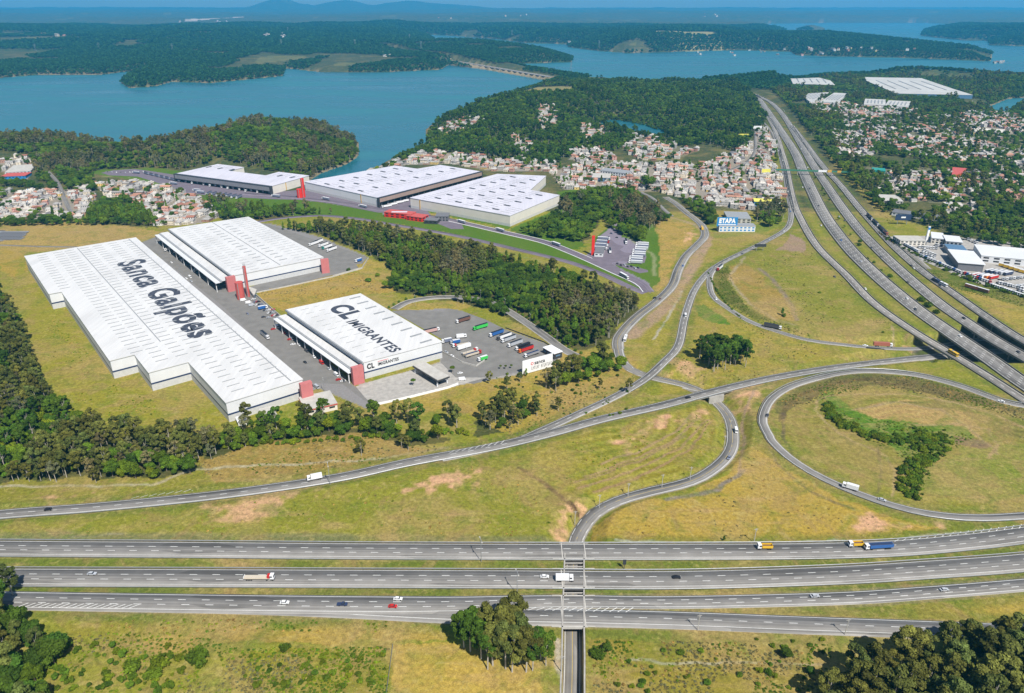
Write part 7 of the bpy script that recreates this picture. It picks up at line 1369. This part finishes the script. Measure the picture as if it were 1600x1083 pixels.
# ------------------------------------------------------------------ hedges round the yard loop
c = ROADS['S1']['c']; s, _ = strip(c, 6.2, 6.2, 0); s = s[int(len(s)*.0):]
hm = MB()
pts = [p for p in s]
rg = np.random.default_rng(3); blobs = [(p[0]-s[0][0], p[1]-s[0][1], 1.0, 1.5, 1.2) for p in pts[::1]]; v, f, t = crown_arrays(rg, blobs, 5200, .3); me = npmesh('hedge', v, f, [M('leaf_green')]); me.attributes.new('tint', 'FLOAT', 'FACE').data.foreach_set('value', t.astype(np.float32))
o = bpy.data.objects.new('hedge', me); COL.objects.link(o); o.location = (s[0][0], s[0][1], 0); tag(o, 'clipped green hedge curving along the outer side of the yard loop road', 'hedge')
# ------------------------------------------------------------------ village houses
WALLS = dict(brick=(.36,.21,.155), cream=(.62,.54,.42), white=(.66,.62,.56), grey=(.38,.37,.35), yellow=(.62,.45,.16), blue=(.20,.35,.48), pink=(.58,.33,.28), green=(.28,.42,.28))
ROOFS = dict(terracotta=(.40,.205,.14), grey=(.34,.32,.30), pale=(.55,.51,.46), dark=(.15,.14,.14), slab=(.45,.43,.40), rust=(.28,.12,.08))
for k, c_ in WALLS.items(): mat('house_'+k, c_, .85, var=.18, scale=.4, rnd=.18)
for k, c_ in ROOFS.items(): mat('roof_'+k, c_, .85, var=.22, scale=.5, rnd=.22)
mat('tank_blue', (.12,.25,.42), .4)
HS = []
combos = [('brick','terracotta'),('grey','pale'),('white','pale'),('cream','slab'),('white','grey'),('cream','terracotta'),('brick','terracotta'),('pink','terracotta'),('brick','slab'),('grey','slab'),('white','pale'),('white','slab'),('cream','grey'),('brick','grey'),('grey','grey'),('white','grey'),('yellow','slab'),('cream','pale'),('grey','dark'),('grey','pale'),('white','rust'),('brick','pale')]
def house(i, wl, rf):
    rg = np.random.default_rng(100+i); w2, l2 = rg.uniform(3.0, 4.6), rg.uniform(3.8, 6.5); h = [3.2, 5.8, 5.8, 8.4][rg.integers(4)] if rf in ('slab', 'pale') else [3.2, 5.6][rg.integers(2)]
    b = MB().box(-l2, -w2, -2.5, l2, w2, h, 0)
    for fl in range(int(h//2.7)+0 or 1):
        for x in np.arange(-l2+1.3, l2-.8, 2.4):
            b.box(x-.5, -w2-.04, fl*2.7+1.0, x+.5, -w2+.1, fl*2.7+2.2, 1); b.box(x-.5, w2-.1, fl*2.7+1.0, x+.5, w2+.04, fl*2.7+2.2, 1)
        b.box(-l2-.04, -.6, fl*2.7+1, -l2+.1, .6, fl*2.7+2.2, 1); b.box(l2-.1, -.6, fl*2.7+1, l2+.04, .6, fl*2.7+2.2, 1)
    r = MB()
    if rf in ('terracotta', 'rust', 'grey', 'dark'):
        ov = .45; rh = 1.3; r.v += [(-l2-ov,-w2-ov,h-.05),(l2+ov,-w2-ov,h-.05),(l2+ov,w2+ov,h-.05),(-l2-ov,w2+ov,h-.05),(-l2-ov,0,h+rh),(l2+ov,0,h+rh)]; r.f += [(0,1,5,4),(2,3,4,5),(0,4,3),(1,2,5),(0,3,2,1)]; r.m += [0]*5
    else:
        r.box(-l2-.15, -w2-.15, h+.01, l2+.15, w2+.15, h+.2, 0); r.box(-l2-.15, -w2-.15, h+.2, l2+.15, -w2+.05, h+.9, 0); r.box(-l2-.15, w2-.05, h+.2, l2+.15, w2+.15, h+.9, 0); r.box(l2*.2, -w2*.5, h+.2, l2*.8, w2*.6, h+2.3, 0)
        if i % 5 == 0: r.cyl(-l2*.5, w2*.3, h+.2, h+1.5, .6, 8, 1)
    mw = b.mesh('house_walls', ['house_'+wl, 'glass_dark']); mr_ = r.mesh('house_roof', ['roof_'+rf, 'tank_blue'])
    # joined version
    j = MB(); j.v = b.v+r.v; j.f = b.f+[tuple(q+len(b.v) for q in f_) for f_ in r.f]; j.m = b.m+[m_+2 for m_ in r.m]; mj = j.mesh('house_joined', ['house_'+wl, 'glass_dark', 'roof_'+rf, 'tank_blue'])
    return mw, mr_, mj, wl, rf, h
for i, (a, b) in enumerate(combos): HS.append(house(i, a, b))
HOUSES = []
vsp = dict(east5=13, east6=12.5, east=12.5, east3=14, middle=11.5, hill3=13, farm=14, east2=10.5, east4=11, near=11, hill4=12, hill5=12)
for k, poly in VILL.items():
    p = PP(poly); s = vsp.get(k, 10.2); e = p[1]-p[0]; a = math.atan2(e[1], e[0])*.0+rng.uniform(-.4, .4); ca, sa = math.cos(a), math.sin(a)
    c0 = p.mean(0); R0 = np.abs(p-c0).max()*1.5; gx, gy = np.meshgrid(np.arange(-R0, R0, s*1.12), np.arange(-R0, R0, s)); gx = gx.ravel(); gy = gy.ravel()
    street = (np.round(gx/(s*1.12)) % 7 == 3); gx = gx+rng.uniform(-.2, .2, gx.size)*s; gy = gy+rng.uniform(-.2, .2, gy.size)*s; X = c0[0]+gx*ca-gy*sa; Y = c0[1]+gx*sa+gy*ca
    m = inside(X, Y, p) & ~street; X, Y = X[m], Y[m]; m = clear_of(X, Y, 5); X, Y = X[m], Y[m]
    if k in ('east', 'east3', 'middle', 'east5', 'east6'): m = fbm(X, Y, 90, 3, 6) > .42; X, Y = X[m], Y[m]
    m = rng.random(len(X)) > .14; X, Y = X[m], Y[m]; z = height(X, Y)
    for x, y, zz in zip(X, Y, z): HOUSES.append((x, y, zz, int(rng.integers(len(HS))), a+rng.choice([0, math.pi/2])+rng.uniform(-.12, .12), k, rng.uniform(.68, 1.3)))
hv = [h for h in HOUSES if (lambda q: 0 < q[0] < 1600)(proj(h[0], h[1], h[2]))]
hv.sort(key=lambda h: h[1]); hs = set(id(h) for h in hv[:290])
HN = dict(west_a='in the small village at the left edge', west_b='in the village below the far truck yard', central='in the dense central village', ridge='on the ridge left of the highway', east3='among trees right of the highway', near='by the street above the truck dealer', farm='at the farm top left', shore='in the strip behind the far warehouses')
prow = {}
for h in hv[:290]:
    mw, mr_, mj, wl, rf, ht = HS[h[3]]; r = bpy.data.objects.new('house', mw); COL.objects.link(r); r.location = h[:3]; r.rotation_euler = (0, 0, h[4]); r.scale = (h[6], h[6], 1)
    x, y = proj(h[0], h[1], 0); py = PP(VILL[h[5]]); vx = [q[0] for q in VILL[h[5]]]; fx = (x-min(vx))/(max(vx)-min(vx)+1); vy = [q[1] for q in VILL[h[5]]]; fy = (y-min(vy))/(max(vy)-min(vy)+1)
    st = {1: 'one-storey', 2: 'two-storey', 3: 'three-storey'}[max(1, int(h[3] >= 0 and ht//2.7))]
    pos = ('front ' if fy > .66 else 'rear ' if fy < .33 else 'middle ')+('left' if fx < .33 else 'right' if fx > .66 else 'centre')
    rn = dict(slab='concrete slab', pale='pale flat', grey='grey pitched', dark='dark pitched', terracotta='terracotta', rust='rusty red')[rf]
    lab = f'{wl} {st} {rn}-roofed house {near(*proj(h[0], h[1], h[2]))}'; words = lab.split()
    tag(r, lab, 'house', 'houses '+HN.get(h[5], 'in the hillside village')); o = bpy.data.objects.new('roof', mr_); COL.objects.link(o); o.parent = r
scatter('hillside_houses', [(h[0], h[1], h[2], h[6], h[3], h[4]) for h in HOUSES if id(h) not in hs], [q[2] for q in HS])
print('trees', len(TREES), 'houses', len(HOUSES), 'objects', len(bpy.data.objects))
# buildings scattered on the far shore
fb_ = []
for i, (px, py, n, sx, sy) in enumerate([(340,34,5,14,1.5),(425,56,12,22,3),(60,56,8,50,1),(455,62,3,8,1),(800,24,4,30,2),(690,28,3,15,1),(1080,24,5,60,2),(880,66,5,20,2),(1560,98,4,10,1),(1200,83,20,110,7),(1350,76,14,90,4),(600,85,6,30,3),(1580,60,0,1,1)]):
    for j in range(n): g = ground(px+rng.uniform(-sx, sx), py+rng.uniform(-sy, sy)); fb_.append((g[0], g[1], g[2], rng.uniform(1.5, 3.0) if py < 60 else rng.uniform(1, 1.8), int(rng.integers(len(HS))), rng.uniform(0, 3)))
scatter('distant_houses', fb_, [q[2] for q in HS])
cleanup()
for k_, v_ in PROTO.items():
    pass
# ------------------------------------------------------------------ haze
def haze():
    m = bpy.data.materials.new('haze'); m.use_nodes = True; t = m.node_tree; t.nodes.clear(); o = t.nodes.new('ShaderNodeOutputMaterial'); v = t.nodes.new('ShaderNodeVolumePrincipled')
    v.inputs['Color'].default_value = (.06, .53, 1, 1); v.inputs['Density'].default_value = HAZE; v.inputs['Anisotropy'].default_value = .1; t.links.new(v.outputs[0], o.inputs['Volume'])
    MATS['haze'] = m; h = MB().box(-48000, -2500, -22, 48000, 30000, 560).obj('haze', 'haze'); h['kind'] = 'stuff'
HAZE = 5.8e-5
haze()
